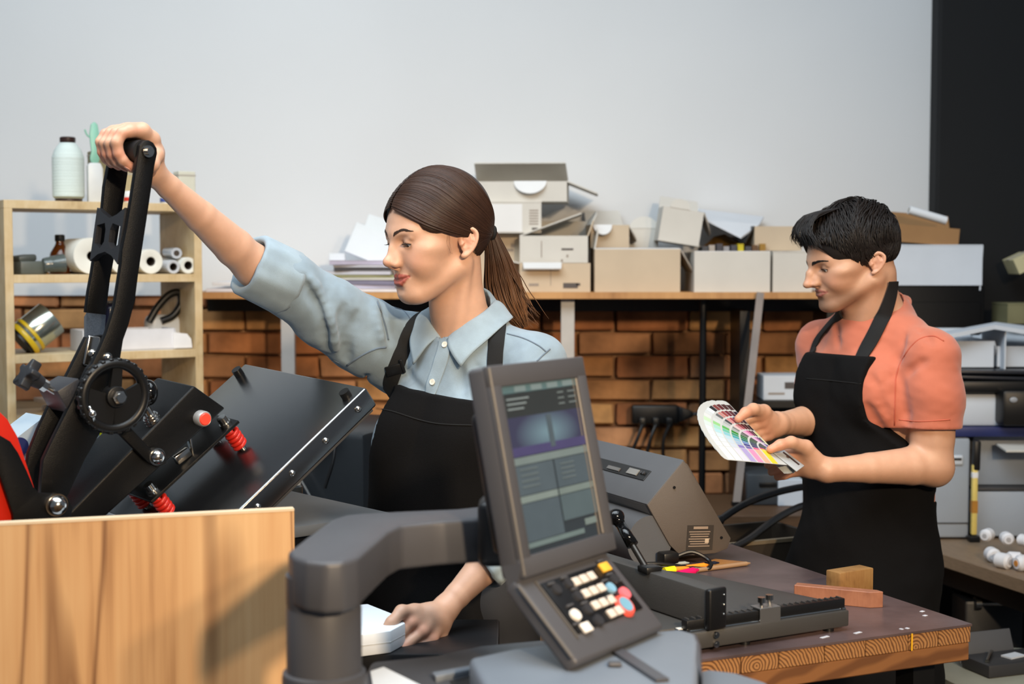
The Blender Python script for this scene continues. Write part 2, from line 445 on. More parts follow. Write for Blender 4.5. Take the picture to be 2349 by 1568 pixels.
# --- upper platen (open, tilted)
fm = PMI @ frame(PC1, PA, y=PD)
zs = 1 if (fm.to_3x3() @ Vector((0, 0, 1))).dot(PMI.to_3x3() @ PN) > 0 else -1
b = B().box((PW, 0.40, 0.041), (PW/2, 0.20, -zs*0.0205), fm, 0.004, 3)
platen = b.build('upper_platen', m_blk_gloss, press, 35, label='glossy black tilted heating platen')
b = B()
b.box((PW*0.96, 0.385, 0.008), (PW/2, 0.2, -zs*0.045), fm, 0.002)
b.build('heating_plate', M('teflon_plate', (70, 70, 72), 0.5), press, 35)
for k in range(5):
    b = B(); p = Vector((0.0, 0.035+0.082*k, -zs*0.020))
    b.ball((fm @ p)+AX*0.0005, 0.0062, 14, 10); b.build('rivet', m_steel, press, True, label='round steel rivet on the platen edge' if k == 0 else None)
for u, v in ((0.022, 0.03), (PW-0.02, 0.03)):
    b = B(); p0 = fm @ Vector((u, v, 0)); nn = (PMI.to_3x3() @ PN)
    b.cyl(p0, p0+nn*0.013, 0.0095, n=18); b.build('rubber_stop', m_blk_plastic, press, 30)
# --- spring bar with red springs below the top beam
nl = PMI.to_3x3() @ PN
b = B(); b.box((0.115, 0.205, 0.006), (0.192, 0.277, zs*0.05), fm, 0.0015); spring_bar = b.build('spring_bar', m_blk, press, 35)
for u, v in ((0.150, 0.192), (0.150, 0.362), (0.235, 0.192), (0.235, 0.362)):
    p0 = fm @ Vector((u, v, 0)); b = B()
    for i in range(5): b.m = None
    turns = 4.5; pts = []
    for i in range(64):
        ang = 2*math.pi*turns*i/63; rad = 0.0105
        ex = (fm.to_3x3() @ Vector((1, 0, 0))); ey = (fm.to_3x3() @ Vector((0, 1, 0)))
        pts.append(p0+nl*(0.006+0.038*i/63)+ex*rad*math.cos(ang)+ey*rad*math.sin(ang))
    b.tube(pts, 0.0042, 8); b.build('spring', m_red_silicone, press, True, label='red coil spring')
    b = B(); b.cyl(p0, p0+nl*0.062, 0.006, n=14); b.cyl(p0+nl*0.052, p0+nl*0.060, 0.011, n=18); b.cyl(p0+nl*0.06, p0+nl*0.072, 0.0085, n=18)
    b.build('spring_bolt', m_steel, press, 30, label='steel spring bolt')
# --- top beam (box section) with red push button
beam = [(445, 884), (518, 936), (240, 1186), (140, 1196)]
m, poly = plane_poly(beam, 0.135)
b = B().prism(poly, 0, zsgn*0.13, m, 0.004, 3); b.build('top_beam', m_blk, press, 35, label='black box-section top beam')
bn = -AX
c = pt(459, 958, 0.135)
b = B(); b.lathe([(0.0135, 0), (0.0135, 0.014), (0.0115, 0.017), (0.0105, 0.0165)], 24, m=Matrix.LocRotScale(c, bn.to_track_quat('Z', 'Y'), None)); ring = b.build('button_ring', M('chrome_grey', (175, 175, 175), 0.35, 0.4), press, 40, label='grey ring around the push button')
b = B(); b.lathe([(0.0105, 0.010), (0.0105, 0.018), (0.009, 0.0195)], 24, m=Matrix.LocRotScale(c, bn.to_track_quat('Z', 'Y'), None)); b.build('push_button', M('red_button', (225, 70, 52), 0.4, emit=(225, 60, 40), estr=0.15), press, 40, label='round red push button')
# dial knob lying on the beam's upper face
c = pt(238, 1066, 0.20)
q = Matrix.LocRotScale(c-nl*0.012, nl.to_track_quat('Z', 'Y'), None)
b = B(); b.lathe([(0.034, -0.03), (0.034, 0.0), (0.032, 0.014), (0.030, 0.016), (0.026, 0.016), (0.024, 0.013), (0.015, 0.013), (0.014, 0.015), (0.001, 0.015)], 36, m=q); b.build('dial_knob', m_blk_plastic, press, 40, label='round black dial knob')
# --- lever: two plates, cross brace, grip
near = [(319,347),(321,333),(330,323),(341,321),(352,327),(360,340),(361,352),(355,379),(343,462),(328,561),(318,625),(310,689),(296,743),(283,779),(277,817),(270,855),(267,885),(262,930),(233,988),(196,1052),(168,1111),(150,1150),(93,1140),(95,1103),(100,1055),(121,1010),(152,948),(174,906),(202,845),(212,835),(230,799),(245,763),(258,722),(264,702),(272,651),(279,605),(281,575),(292,521),(303,454),(313,387)]
side('lever_plate', near, 0.120, 0.012, m_blk)
far_up = [(252,369),(241,427),(236,481),(222,556),(212,626),(204,669),(198,717),(243,722),(253,640),(268,560),(281,480),(293,400),(296,360)]
far_lo = [(198,773),(179,812),(150,870),(112,934),(89,983),(67,1038),(63,1066),(60,1119),(90,1140),(150,1040),(215,900),(250,800),(240,768)]
side('lever_plate', far_up, 0.245, 0.012, m_blk)
side('lever_plate', far_lo, 0.195, 0.012, m_blk)
j = [pt(198, 717, 0.245), pt(243, 722, 0.245), pt(238, 782, 0.195), pt(198, 773, 0.195)]
b = B(); nn = (j[1]-j[0]).cross(j[2]-j[0]).normalized()
vs = [b.bm.verts.new(p) for p in j]+[b.bm.verts.new(p+nn*0.01*(1 if nn.dot(AX) > 0 else -1)) for p in j]
for f in ((0,1,2,3),(4,5,6,7),(0,1,5,4),(1,2,6,5),(2,3,7,6),(3,0,4,7)): b.bm.faces.new([vs[i] for i in f])
b.build('lever_jog', M('painted_highlight_black', (62, 68, 76), 0.35, 0.3, var=0.35, scale=400), press, 30, label='offset bend of the lever with a painted-in highlight')  # highlight of the bent face is put into the paint colour
# X-shaped cross brace between the two plates
def lerp_pix(pn, pf, t): return pt(pn[0], pn[1], 0.132).lerp(pt(pf[0], pf[1], 0.245), t)
NT, FT, NB, FB = (300, 478), (236, 478), (283, 608), (219, 600)
b = B()
def brace_pt(u, v):   # u 0 near..1 far, v 0 top..1 bottom
    top = pt(*NT, 0.132).lerp(pt(*FT, 0.245), u); bot = pt(*NB, 0.132).lerp(pt(*FB, 0.245), u); return top.lerp(bot, v)
outer = [(0, 0), (.25, .12), (.5, .19), (.75, .1), (1, 0), (1, 1), (.75, .86), (.5, .80), (.25, .86), (0, 1)]
h1 = [(.08, .33), (.36, .28), (.42, .4), (.42, .62), (.3, .75), (.08, .66)]
h2 = [(.58, .4), (.64, .28), (.92, .33), (.92, .66), (.7, .75), (.58, .62)]
def ring_fill(b, outer, holes, off):
    es = []
    for loop in [outer]+holes:
        vs = [b.bm.verts.new(brace_pt(*q)+off) for q in loop]
        es += [b.bm.edges.new((vs[i], vs[(i+1) % len(vs)])) for i in range(len(vs))]
    bmesh.ops.triangle_fill(b.bm, use_beauty=True, edges=es)
ring_fill(b, outer, [h1, h2], Vector((0, 0, 0)))
r = bmesh.ops.extrude_face_region(b.bm, geom=list(b.bm.faces))
bn_ = (brace_pt(1, 0)-brace_pt(0, 0)).cross(brace_pt(0, 1)-brace_pt(0, 0)).normalized()
bmesh.ops.translate(b.bm, vec=bn_*0.010, verts=[g for g in r['geom'] if isinstance(g, bmesh.types.BMVert)])
b.build('cross_brace', M('grey_black_paint', (34, 34, 37), 0.35, var=0.08, bump=0.2, bscale=800), press, 30, label='X-shaped brace joining the two lever plates')
g0 = pt(338, 347, 0.118)
grip_a, grip_b = PM @ (g0+AX*0.014), PM @ (g0+AX*0.128)
b = B(); b.cyl(g0+AX*0.012, g0+AX*0.129, 0.0185, n=28); b.build('grip', M('black_rubber', (16, 16, 17), 0.6), press, 40, label='black rubber grip bar')
b = B(); b.cyl(g0-AX*0.005, g0+AX*0.004, 0.0095, n=20); b.cyl(g0-AX*0.012, g0-AX*0.004, 0.0062, n=16); b.build('grip_bolt', m_steel, press, 30, label='steel bolt at the lever top')
# --- adjusting wheel
wc = pt(262, 908, 0.095); ex = (PMI.to_3x3() @ PF).normalized(); ez = Vector((0, 0, 1)); ez = (ez-AX*ez.dot(AX)).normalized(); ex = ez.cross(AX).normalized()
wm = Matrix((ex, ez, ex.cross(ez))).transposed().to_4x4(); wm.translation = wc
wheel_r = 0.052
b = B(); b.torus(wheel_r, 0.0085, 48, 10, m=wm)
for k in range(26):
    a = 2*math.pi*k/26; b.box((0.006, 0.008, 0.013), (0, 0, 0), wm @ RZ(math.degrees(a)) @ T(wheel_r+0.006, 0, 0), 0.0015, 1)
wheel = b.build('hand_wheel', m_blk_plastic, press, 40, label='black ridged hand wheel')
b = B(); b.prism([(0.017*math.cos(a), 0.017*math.sin(a)) for a in [i*math.pi/12 for i in range(24)]], -0.012, 0.012, wm, 0.002)
for a0, wid in ((215, 1.05), (325, 0.95), (95, 0.16)):
    arc = [(0.05*math.cos(R(a0)+t*wid), 0.05*math.sin(R(a0)+t*wid)) for t in (-1, -.6, -.2, .2, .6, 1)]
    b.prism([(0.012*math.cos(R(a0)-1), 0.012*math.sin(R(a0)-1))]+arc+[(0.012*math.cos(R(a0)+1), 0.012*math.sin(R(a0)+1))], -0.004, 0.004, wm)
b.build('wheel_hub', m_blk_plastic, wheel, 30)
b = B(); b.cyl(wc-AX*0.026, wc+AX*0.03, 0.0075, n=18); b.lathe([(0.0115, 0), (0.0115, 0.01), (0.008, 0.011)], 6, m=Matrix.LocRotScale(wc-AX*0.010, (-AX).to_track_quat('Z', 'Y'), None)); b.build('wheel_bolt', m_steel, wheel, 30, label='steel centre bolt of the wheel')
b = B(); p = pt(212, 948, 0.085); b.ball(p, 0.0065); b.tube([p+ex*0.006+ez*0.012, p, p-ez*0.012-ex*0.003], 0.0028, 8); b.build('wing_nut', m_steel, press, True, label='small steel wing nut')
# rear second wheel peeking out, ball knob
b = B(); b.ball(pt(340, 900, 0.16), 0.019, sc=(0.8, 1, 1.15)); b.ball(pt(318, 935, 0.16), 0.012); b.build('ball_knob', M('black_gloss_ball', (10, 10, 11), 0.08), press, True, label='glossy black ball knob')
# link arms from wheel to the beam, threaded sleeve, chrome domes
side('link_arm', [(255, 975), (290, 970), (352, 1035), (382, 1050), (384, 1062), (360, 1072), (340, 1060)], 0.120, 0.012, m_blk)
b = B(); p0, p1 = pt(345, 955, 0.15), pt(368, 992, 0.15)
d = (p1-p0)
for k in range(6): b.cyl(p0+d*(k/6), p0+d*(k/6+0.11), 0.0135, n=22)
b.cyl(p0-d*0.1, p1+d*0.4, 0.0115, n=20); b.cyl(p0-d*0.55, p0, 0.008, n=14); b.build('threaded_sleeve', m_steel, press, 30, label='threaded steel sleeve')
for (x, y, r_, a) in ((361, 1047, 0.0125, 0.118), (131, 1158, 0.0155, 0.083), (247, 820, 0.0072, 0.117)):
    p = pt(x, y, a); b = B(); b.ball(p, r_, 22, 16); b.cyl(p, p+AX*0.012, r_*1.15, n=24); b.build('dome_nut', m_steel, press, 40, label='chrome dome nut')
b = B(); p = pt(418, 1045, 0.16); b.box((0.03, 0.012, 0.016), (0, 0, 0), T(*p) @ RY(-30), 0.002); b.box((0.004, 0.012, 0.03), (0.018, 0, 0.012), T(*p) @ RY(-10), 0.001); b.build('clip', m_steel, press, 30)
b = B(); p = pt(210, 805, 0.190); b.box((0.022, 0.006, 0.05), (0, 0, 0), T(*p) @ RY(12), 0.005, 3); b.ball(p-AX*0.005-Vector((0, 0, .004)), 0.008); b.build('catch_plate', m_steel, press, 30, label='steel catch plate with a bolt')
# clamp block with star knob
cb = pt(146, 903, 0.165)
b = B(); b.box((0.040, 0.075, 0.040), (0, 0, 0), T(*cb) @ RY(-28), 0.002); b.build('clamp_block', M('grey_black_block', (38, 38, 42), 0.4, var=0.1, bump=0.2, bscale=800), press, 30)
k0, k1 = pt(128, 900, 0.150), pt(80, 870, 0.150); d = (k1-k0).normalized()
b = B(); b.cyl(k0, k0+d*0.034, 0.0052, n=14); b.cyl(k0+d*0.018, k0+d*0.03, 0.0095, n=6); b.build('knob_screw', m_steel, press, 30, label='steel knob screw')
sm = Matrix.LocRotScale(k0+d*0.046, d.to_track_quat('Z', 'Y'), None)
b = B()
star = [((0.026 if i % 4 in (0, 1) else 0.015)*math.cos(2*math.pi*i/20), (0.026 if i % 4 in (0, 1) else 0.015)*math.sin(2*math.pi*i/20)) for i in range(20)]
b.prism(star, 0, 0.017, sm, 0.003, 3); b.cyl((0, 0, -0.018), (0, 0, 0.002), 0.010, 0.014, n=20, m=sm)
b.build('star_knob', M('charcoal_plastic', (36, 37, 41), 0.5), press, 35, label='charcoal star-shaped knob')
# --- frame sides: red plate with a black overlay
redp = [(-60, 920), (0, 945), (17, 961), (40, 1000), (80, 1122), (40, 1206), (36, 1240), (-60, 1260)]
side('side_plate', redp, 0.098, 0.006, m_red_paint, label='red painted side plate')
blk = [(-40, 985), (0, 998), (24, 1012), (42, 1038), (62, 1080), (78, 1118), (90, 1130), (118, 1132), (142, 1132), (158, 1142), (168, 1165), (160, 1198), (130, 1225), (36, 1240), (30, 1180), (0, 1092), (-40, 1010)]
side('side_bracket', blk, 0.088, 0.009, m_blk, label='black side bracket')
side('side_plate', [(x-6, y+12) for x, y in redp], 0.30, 0.006, m_red_paint)
# lower base, lower platen and controller box behind the lever
b = B(); b.box((0.50, 0.34, 0.05), (0.14, 0.0, 0.027), None, 0.006); b.build('base', m_blk, press, 35)
b = B(); b.box((0.38, 0.38, 0.02), (0.20, 0.0, 0.064), None, 0.004); b.build('lower_platen', M('lower_pad', (90, 92, 94), 0.6), press, 35)
cbx = B(); q = [pt(30, 1010, 0.34), pt(98, 958, 0.34), pt(250, 985, 0.34), pt(330, 1060, 0.34), pt(150, 1190, 0.34), pt(60, 1130, 0.34)]
vs = [cbx.bm.verts.new(p) for p in q]; f = cbx.bm.faces.new(vs)
r = bmesh.ops.extrude_face_region(cbx.bm, geom=[f]); bmesh.ops.translate(cbx.bm, vec=AX*0.07, verts=[g for g in r['geom'] if isinstance(g, bmesh.types.BMVert)])
cbo = cbx.build('control_box', M('light_grey_metal', (176, 190, 200), 0.45, var=0.05), press, 30, label='light grey control box behind the lever')
dm = Matrix.LocRotScale(pt(44, 1024, 0.338), (-AX).to_track_quat('Z', 'Y'), None)
B().cyl((0, 0, 0), (0, 0, 0.0015), 0.016, n=28, m=dm).build('blue_dot', M('blue_print', (34, 44, 96), 0.5), cbo, 30, label='blue round sticker')
dm2 = Matrix.LocRotScale(pt(236, 1000, 0.338), (-AX).to_track_quat('Z', 'Y'), None)
B().box((0.012, 0.02, 0.001), (0, 0, 0), dm2).build('yellow_sticker', M('yellow_print', (214, 214, 20), 0.5), cbo, label='small yellow sticker')
# --- white table under the press
tb = thing('press_table', 'white-topped table carrying the heat press', 'table', (-0.95, 2.62, 0))
B().box((1.02, 0.95, 0.03), (0, 0, base_z-0.016), None, 0.002).build('table_top', m_white_lam, tb)
B().box((0.92, 0.85, 0.10), (0, 0, base_z-0.086)).build('under_frame', M('dark_wood', (74, 56, 36), 0.6, var=0.25, stretch=(1, 12, 12)), tb)
for sx in (-.44, .44):
    for sy in (-.40, .40): B().box((0.05, 0.05, base_z-0.036), (sx, sy, (base_z-0.036)/2)).build('leg', m_grey_plastic, tb)
# --- wooden side board in front
def wood_mat(name, c1, c2, c3, sx, sz, knots=True):
    m = bpy.data.materials.new(name); m.use_nodes = True; nt = m.node_tree; N = nt.nodes.new; L = nt.links.new; bs = nt.nodes['Principled BSDF']
    tc = N('ShaderNodeTexCoord'); mp = N('ShaderNodeMapping'); mp.inputs['Scale'].default_value = (sx, sx, sz); L(tc.outputs['Object'], mp.inputs[0])
    n1 = N('ShaderNodeTexNoise'); n1.inputs['Scale'].default_value = 1.0; n1.inputs['Detail'].default_value = 3; n1.inputs['Distortion'].default_value = 0.6; L(mp.outputs[0], n1.inputs[0])
    mp2 = N('ShaderNodeMapping'); mp2.inputs['Scale'].default_value = (sx*9, sx*9, sz*1.2); L(tc.outputs['Object'], mp2.inputs[0])
    n2 = N('ShaderNodeTexNoise'); n2.inputs['Scale'].default_value = 1.0; n2.inputs['Detail'].default_value = 5; L(mp2.outputs[0], n2.inputs[0])
    mp3 = N('ShaderNodeMapping'); mp3.inputs['Scale'].default_value = (sx*0.75, sx*0.75, sz*1.6); L(tc.outputs['Object'], mp3.inputs[0])
    vo = N('ShaderNodeTexVoronoi'); vo.inputs['Scale'].default_value = 1.0; L(mp3.outputs[0], vo.inputs[0])
    ad = N('ShaderNodeMath'); ad.operation = 'MULTIPLY_ADD'; L(n2.outputs[0], ad.inputs[0]); ad.inputs[1].default_value = 0.45; L(n1.outputs[0], ad.inputs[2])
    cr = N('ShaderNodeValToRGB'); cr.color_ramp.elements[0].position = 0.42; cr.color_ramp.elements[0].color = lin(c3); cr.color_ramp.elements[1].position = 0.92; cr.color_ramp.elements[1].color = lin(c1)
    e = cr.color_ramp.elements.new(0.62); e.color = lin(c2); L(ad.outputs[0], cr.inputs[0])
    out = cr.outputs[0]
    if knots:
        wv = N('ShaderNodeMath'); wv.operation = 'MULTIPLY_ADD'; L(n1.outputs[0], wv.inputs[0]); wv.inputs[1].default_value = 0.35; L(vo.outputs['Distance'], wv.inputs[2])
        kr = N('ShaderNodeValToRGB'); kr.color_ramp.elements[0].position = 0.12; kr.color_ramp.elements[0].color = (0.22, 0.13, 0.07, 1); kr.color_ramp.elements[1].position = 0.42; kr.color_ramp.elements[1].color = (1, 1, 1, 1); L(wv.outputs[0], kr.inputs[0])
        # dark cracks: thin vertical veins
        mp4 = N('ShaderNodeMapping'); mp4.inputs['Scale'].default_value = (sx*0.9, sx*0.9, sz*0.35); L(tc.outputs['Object'], mp4.inputs[0])
        n4 = N('ShaderNodeTexNoise'); n4.inputs['Scale'].default_value = 1.0; n4.inputs['Detail'].default_value = 2; L(mp4.outputs[0], n4.inputs[0])
        sb = N('ShaderNodeMath'); sb.operation = 'SUBTRACT'; L(n4.outputs[0], sb.inputs[0]); sb.inputs[1].default_value = 0.5
        ab = N('ShaderNodeMath'); ab.operation = 'ABSOLUTE'; L(sb.outputs[0], ab.inputs[0])
        vr = N('ShaderNodeValToRGB'); vr.color_ramp.elements[0].position = 0.0; vr.color_ramp.elements[0].color = (0.30, 0.20, 0.14, 1); vr.color_ramp.elements[1].position = 0.026; vr.color_ramp.elements[1].color = (1, 1, 1, 1); L(ab.outputs[0], vr.inputs[0])
        for src in (kr.outputs[0], vr.outputs[0]):
            mx = N('ShaderNodeMix'); mx.data_type = 'RGBA'; mx.blend_type = 'MULTIPLY'; mx.inputs[0].default_value = 0.75; L(out, mx.inputs[6]); L(src, mx.inputs[7]); out = mx.outputs[2]
    L(out, bs.inputs['Base Color']); bs.inputs['Roughness'].default_value = 0.55
    return m
m_oak = wood_mat('oak_board', (214, 174, 126), (198, 152, 104), (160, 114, 72), 9, 1.6)
bl, br_ = at(-80, 1213, 1.95), at(675, 1168, 2.08)
zt = (bl.z+br_.z)/2; bx = Vector((br_.x-bl.x, br_.y-bl.y, 0)); blen = bx.length
bm_ = frame(Vector((bl.x, bl.y, 0)), bx, z=(0, 0, 1))
sb = thing('wooden_side_board', 'light oak board standing upright in front of the heat press', 'board', bm_)
B().box((blen, 0.018, zt-0.02), (blen/2, 0.009, (zt-0.02)/2+0.02), None, 0.0008).build('panel', m_oak, sb)
B().box((blen, 0.019, 0.0035), (blen/2, 0.009, zt+0.0018)).build('edge_band', M('pale_edge_band', (214, 190, 158), 0.5, var=0.06), sb, label='pale edge banding along the top')
for x in (0.08, blen-0.08): B().box((0.05, 0.30, 0.022), (x, 0.02, 0.011)).build('foot', m_blk_plastic, sb)
# ================================================================== DIGITAL PRINTER in the foreground: touch panel on an arm, covers
m_prn = M('printer_charcoal', (72, 72, 76), 0.42, var=0.04, bump=0.08, bscale=900)
m_prn_light = M('printer_grey', (112, 119, 128), 0.45, var=0.04, bump=0.08, bscale=900)
m_prn_dark = M('printer_dark', (24, 24, 26), 0.4, var=0.05)
pc = on_z(748, 1263, 1.22); pc = at(742, 1258, 1.60)
ZARM = on_z(748, 1287, 0).z
ZT = 1.2215
col_c = on_z(742, 1262, ZT)
prn = thing('printing_machine', 'charcoal digital press with a touch panel on a swivel arm', 'printer', Vector((col_c.x, col_c.y, 0)))
def wl(p): return p-Vector((col_c.x, col_c.y, 0))
# column
rc = 0.043
b = B(); b.lathe([(rc*1.12, 0.80), (rc*1.12, 1.075), (rc*1.10, 1.082), (rc*1.0, 1.084), (rc*1.0, 1.155), (rc*0.985, 1.157), (rc*0.985, 1.160), (rc, 1.162), (rc, 1.195)], 40); b.build('arm_column', m_prn, prn, 30)
plan = [(660, 1263), (700, 1232), (757, 1191), (790, 1180), (830, 1176), (930, 1171), (1048, 1166), (1130, 1157), (1131, 1186), (1000, 1195), (920, 1203), (891, 1217), (855, 1248), (822, 1277), (790, 1287), (745, 1290), (700, 1285), (670, 1275)]
pl2 = [wl(on_z(x, y, ZT)) for x, y in plan]
b = B().prism([(p.x, p.y) for p in pl2], ZT-0.058, ZT, None, 0.006, 3); b.build('swivel_arm', m_prn, prn, 40)
# panel frame
a_ = R(55); bt = R(12)
nh = Vector((math.sin(a_), -math.cos(a_), 0)); Wd = Vector((math.cos(a_), math.sin(a_), 0))
Ud = (Vector((0, 0, 1))*math.cos(bt)-nh*math.sin(bt)).normalized(); Nn = Wd.cross(Ud).normalized()
P0 = at(1118, 839, 1.70)
pm = Matrix((Wd, -Ud, -Nn)).transposed().to_4x4(); pm.translation = P0   # local x right, y down, z into the panel
def pfr(px, py):   # on the panel face -> local xy
    q = pm.inverted() @ on_plane(px, py, P0, Nn); return q.x, q.y
x1, y0 = pfr(1337, 828); x2, y2 = pfr(1415, 1251); x3, y3 = pfr(1216, 1331)
PWd = (x1+x2)/2; PH = (y2+y3)/2
panel = thing('x', 'x', 'x'); bpy.data.objects.remove(panel)
LP = Matrix.Translation(-Vector((col_c.x, col_c.y, 0))) @ pm
sx0, sy0 = pfr(1149, 882); sx1, sy1 = pfr(1324, 871); sx2, sy2 = pfr(1389, 1223); sx3, sy3 = pfr(1218, 1270)
SL, SR = (sx0+sx3)/2, (sx1+sx2)/2; ST, SB = (sy0+sy1)/2, (sy2+sy3)/2
# housing ring: outer prism minus screen recess (built as four bars + back)
b = B()
b.box((PWd, PH, 0.030), (PWd/2, PH/2, 0.019), LP, 0.006, 3)
for (xa, xb, ya, yb) in ((0, PWd, 0, ST), (0, PWd, SB, PH), (0, SL, ST-0.004, SB+0.004), (SR, PWd, ST-0.004, SB+0.004)):
    b.box((xb-xa, yb-ya, 0.010), ((xa+xb)/2, (ya+yb)/2, 0.004), LP, 0.0025, 2)
hs = b.build('panel_housing', m_prn, prn, 35)
b = B(); b.box((PWd*0.8, PH*0.7, 0.03), (PWd*0.5, PH*0.55, 0.045), LP, 0.012, 3); b.build('panel_back', m_prn_dark, prn, 35)
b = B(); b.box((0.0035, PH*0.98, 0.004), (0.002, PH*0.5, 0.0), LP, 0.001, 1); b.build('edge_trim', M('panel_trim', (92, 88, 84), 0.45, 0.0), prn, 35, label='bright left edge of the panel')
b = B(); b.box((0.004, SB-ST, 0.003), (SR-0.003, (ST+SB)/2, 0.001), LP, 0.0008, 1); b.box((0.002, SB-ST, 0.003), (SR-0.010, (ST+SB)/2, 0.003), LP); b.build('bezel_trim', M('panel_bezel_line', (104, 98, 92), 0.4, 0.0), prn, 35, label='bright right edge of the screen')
SWd, SHt = SR-SL, SB-ST
def sbox(x0, y0, x1, y1, col, z=0.0022, name='screen_block', mat=None, lab=None):
    b = B(); b.box(((x1-x0)*SWd, (y1-y0)*SHt, 0.0006), (SL+(x0+x1)/2*SWd, ST+(y0+y1)/2*SHt, z), LP)
    return b.build(name, mat or M('screen_%02x%02x%02x' % col, col, 0.12, var=0.06, scale=30, emit=col, estr=0.2), screen, label=lab)
b = B(); b.box((SWd, SHt, 0.003), ((SL+SR)/2, (ST+SB)/2, 0.0045), LP)
screen = b.build('touch_screen', M('screen_glass', (38, 44, 50), 0.08, var=0.05, emit=(40, 48, 54), estr=0.3), prn)
def grad_mat():
    m = bpy.data.materials.new('screen_picture'); m.use_nodes = True; nt = m.node_tree; N = nt.nodes.new; L = nt.links.new; bs = nt.nodes['Principled BSDF']
    tc = N('ShaderNodeTexCoord'); mp = N('ShaderNodeMapping'); L(tc.outputs['Generated'], mp.inputs[0]); mp.inputs['Location'].default_value = (-0.5, -0.5, -0.5)
    g = N('ShaderNodeTexGradient'); g.gradient_type = 'SPHERICAL'; mp2 = N('ShaderNodeMapping'); mp2.inputs['Scale'].default_value = (1.6, 1.6, 1.4); L(mp.outputs[0], mp2.inputs[0]); L(mp2.outputs[0], g.inputs[0])
    cr = N('ShaderNodeValToRGB'); cr.color_ramp.elements[0].color = lin((46, 48, 70)); cr.color_ramp.elements[0].position = 0.1; cr.color_ramp.elements[1].color = lin((84, 108, 124)); cr.color_ramp.elements[1].position = 0.9; L(g.outputs[0], cr.inputs[0])
    L(cr.outputs[0], bs.inputs['Base Color']); L(cr.outputs[0], bs.inputs['Emission Color']); bs.inputs['Emission Strength'].default_value = 0.22; bs.inputs['Roughness'].default_value = 0.12
    return m
sbox(0, 0, 1, 0.045, (70, 92, 98)); sbox(0.0, 0.05, 1, 0.19, (40, 44, 46))
for k in range(4): sbox(0.16+k*0.21, 0.006, 0.30+k*0.21, 0.04, (96, 112, 118), 0.0016)
for r_ in range(3):
    sbox(0.04, 0.075+r_*0.03, 0.32-0.04*r_, 0.085+r_*0.03, (104, 116, 122), 0.0016)
    sbox(0.70, 0.07+r_*0.035, 0.78, 0.08+r_*0.035, (84, 94, 98), 0.0016); sbox(0.84, 0.07+r_*0.035, 0.94, 0.08+r_*0.035, (84, 94, 98), 0.0016)
sbox(0, 0.19, 1, 0.42, (60, 60, 90), mat=grad_mat()); sbox(0, 0.37, 1, 0.425, (58, 56, 92), 0.0017)
sbox(0.50, 0.20, 0.56, 0.40, (62, 74, 84), 0.0014)
sbox(0, 0.43, 1, 0.475, (92, 106, 110))
sbox(0, 0.48, 0.49, 0.655, (64, 76, 86)); sbox(0.51, 0.48, 1, 0.655, (62, 74, 84)); sbox(0, 0.66, 0.49, 0.70, (98, 112, 114)); sbox(0.51, 0.66, 1, 0.70, (92, 106, 108))
sbox(0, 0.705, 0.49, 0.93, (62, 74, 84)); sbox(0.51, 0.705, 1, 0.86, (66, 80, 88)); sbox(0, 0.935, 0.75, 0.965, (84, 100, 104)); sbox(0.78, 0.88, 0.95, 0.92, (92, 106, 108))
for r_ in range(4): sbox(0.06, 0.50+0.034*r_, 0.28, 0.508+0.034*r_, (80, 92, 98), 0.0016); sbox(0.58, 0.51+0.03*r_, 0.76, 0.517+0.03*r_, (80, 92, 98), 0.0016)
# keypad
ga = R(46); Vd = (nh*math.sin(ga)-Vector((0, 0, 1))*math.cos(ga)).normalized(); Kn = Wd.cross(-Vd).normalized()
K0 = at(1240, 1337, 1.695)
km = Matrix((Wd, Vd, -Kn)).transposed().to_4x4(); km.translation = K0
def kfr(px, py): q = km.inverted() @ on_plane(px, py, K0, Kn); return q.x, q.y
LK = Matrix.Translation(-Vector((col_c.x, col_c.y, 0))) @ km
kw = (kfr(1387, 1281)[0]+kfr(1474, 1390)[0])/2; kh = (kfr(1329, 1455)[1]+kfr(1474, 1390)[1])/2
b = B(); b.box((kw+0.055, kh+0.05, 0.022), ((kw-0.018)/2, kh/2+0.008, 0.0135), LK, 0.006, 3); b.build('keypad_housing', m_prn, prn, 35)
b = B(); xm, ym = kfr(1203, 1372); xn, yn = kfr(1268, 1463)
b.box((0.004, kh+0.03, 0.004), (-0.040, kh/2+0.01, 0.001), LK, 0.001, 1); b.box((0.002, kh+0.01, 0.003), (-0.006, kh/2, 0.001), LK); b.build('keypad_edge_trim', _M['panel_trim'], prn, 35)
# neck between screen housing and keypad
b = B()
nb = [P0+Wd*0.0-Ud*PH*0.93+Nn*0.0, P0+Wd*PWd-Ud*PH*0.93, P0+Wd*PWd-Ud*PH*0.93-Nn*0.03, P0-Ud*PH*0.93-Nn*0.03]
nt_ = [K0+Wd*(-0.035)-Vd*0.012, K0+Wd*(kw+0.012)-Vd*0.012, K0+Wd*(kw+0.012)-Vd*0.002-Kn*0.024, K0-Wd*0.035-Vd*0.002-Kn*0.024]
vs = [b.bm.verts.new(wl(p)) for p in nb+nt_]
for f in ((0,1,2,3),(4,5,6,7),(0,1,5,4),(1,2,6,5),(2,3,7,6),(3,0,4,7)): b.bm.faces.new([vs[i] for i in f])
b.build('panel_neck', m_prn, prn, 30)
b = B(); b.box((kw, kh, 0.003), (kw/2, kh/2, 0.0015), LK, 0.001); pad = b.build('keypad', M('keypad_black', (20, 20, 22), 0.35), prn, 30)
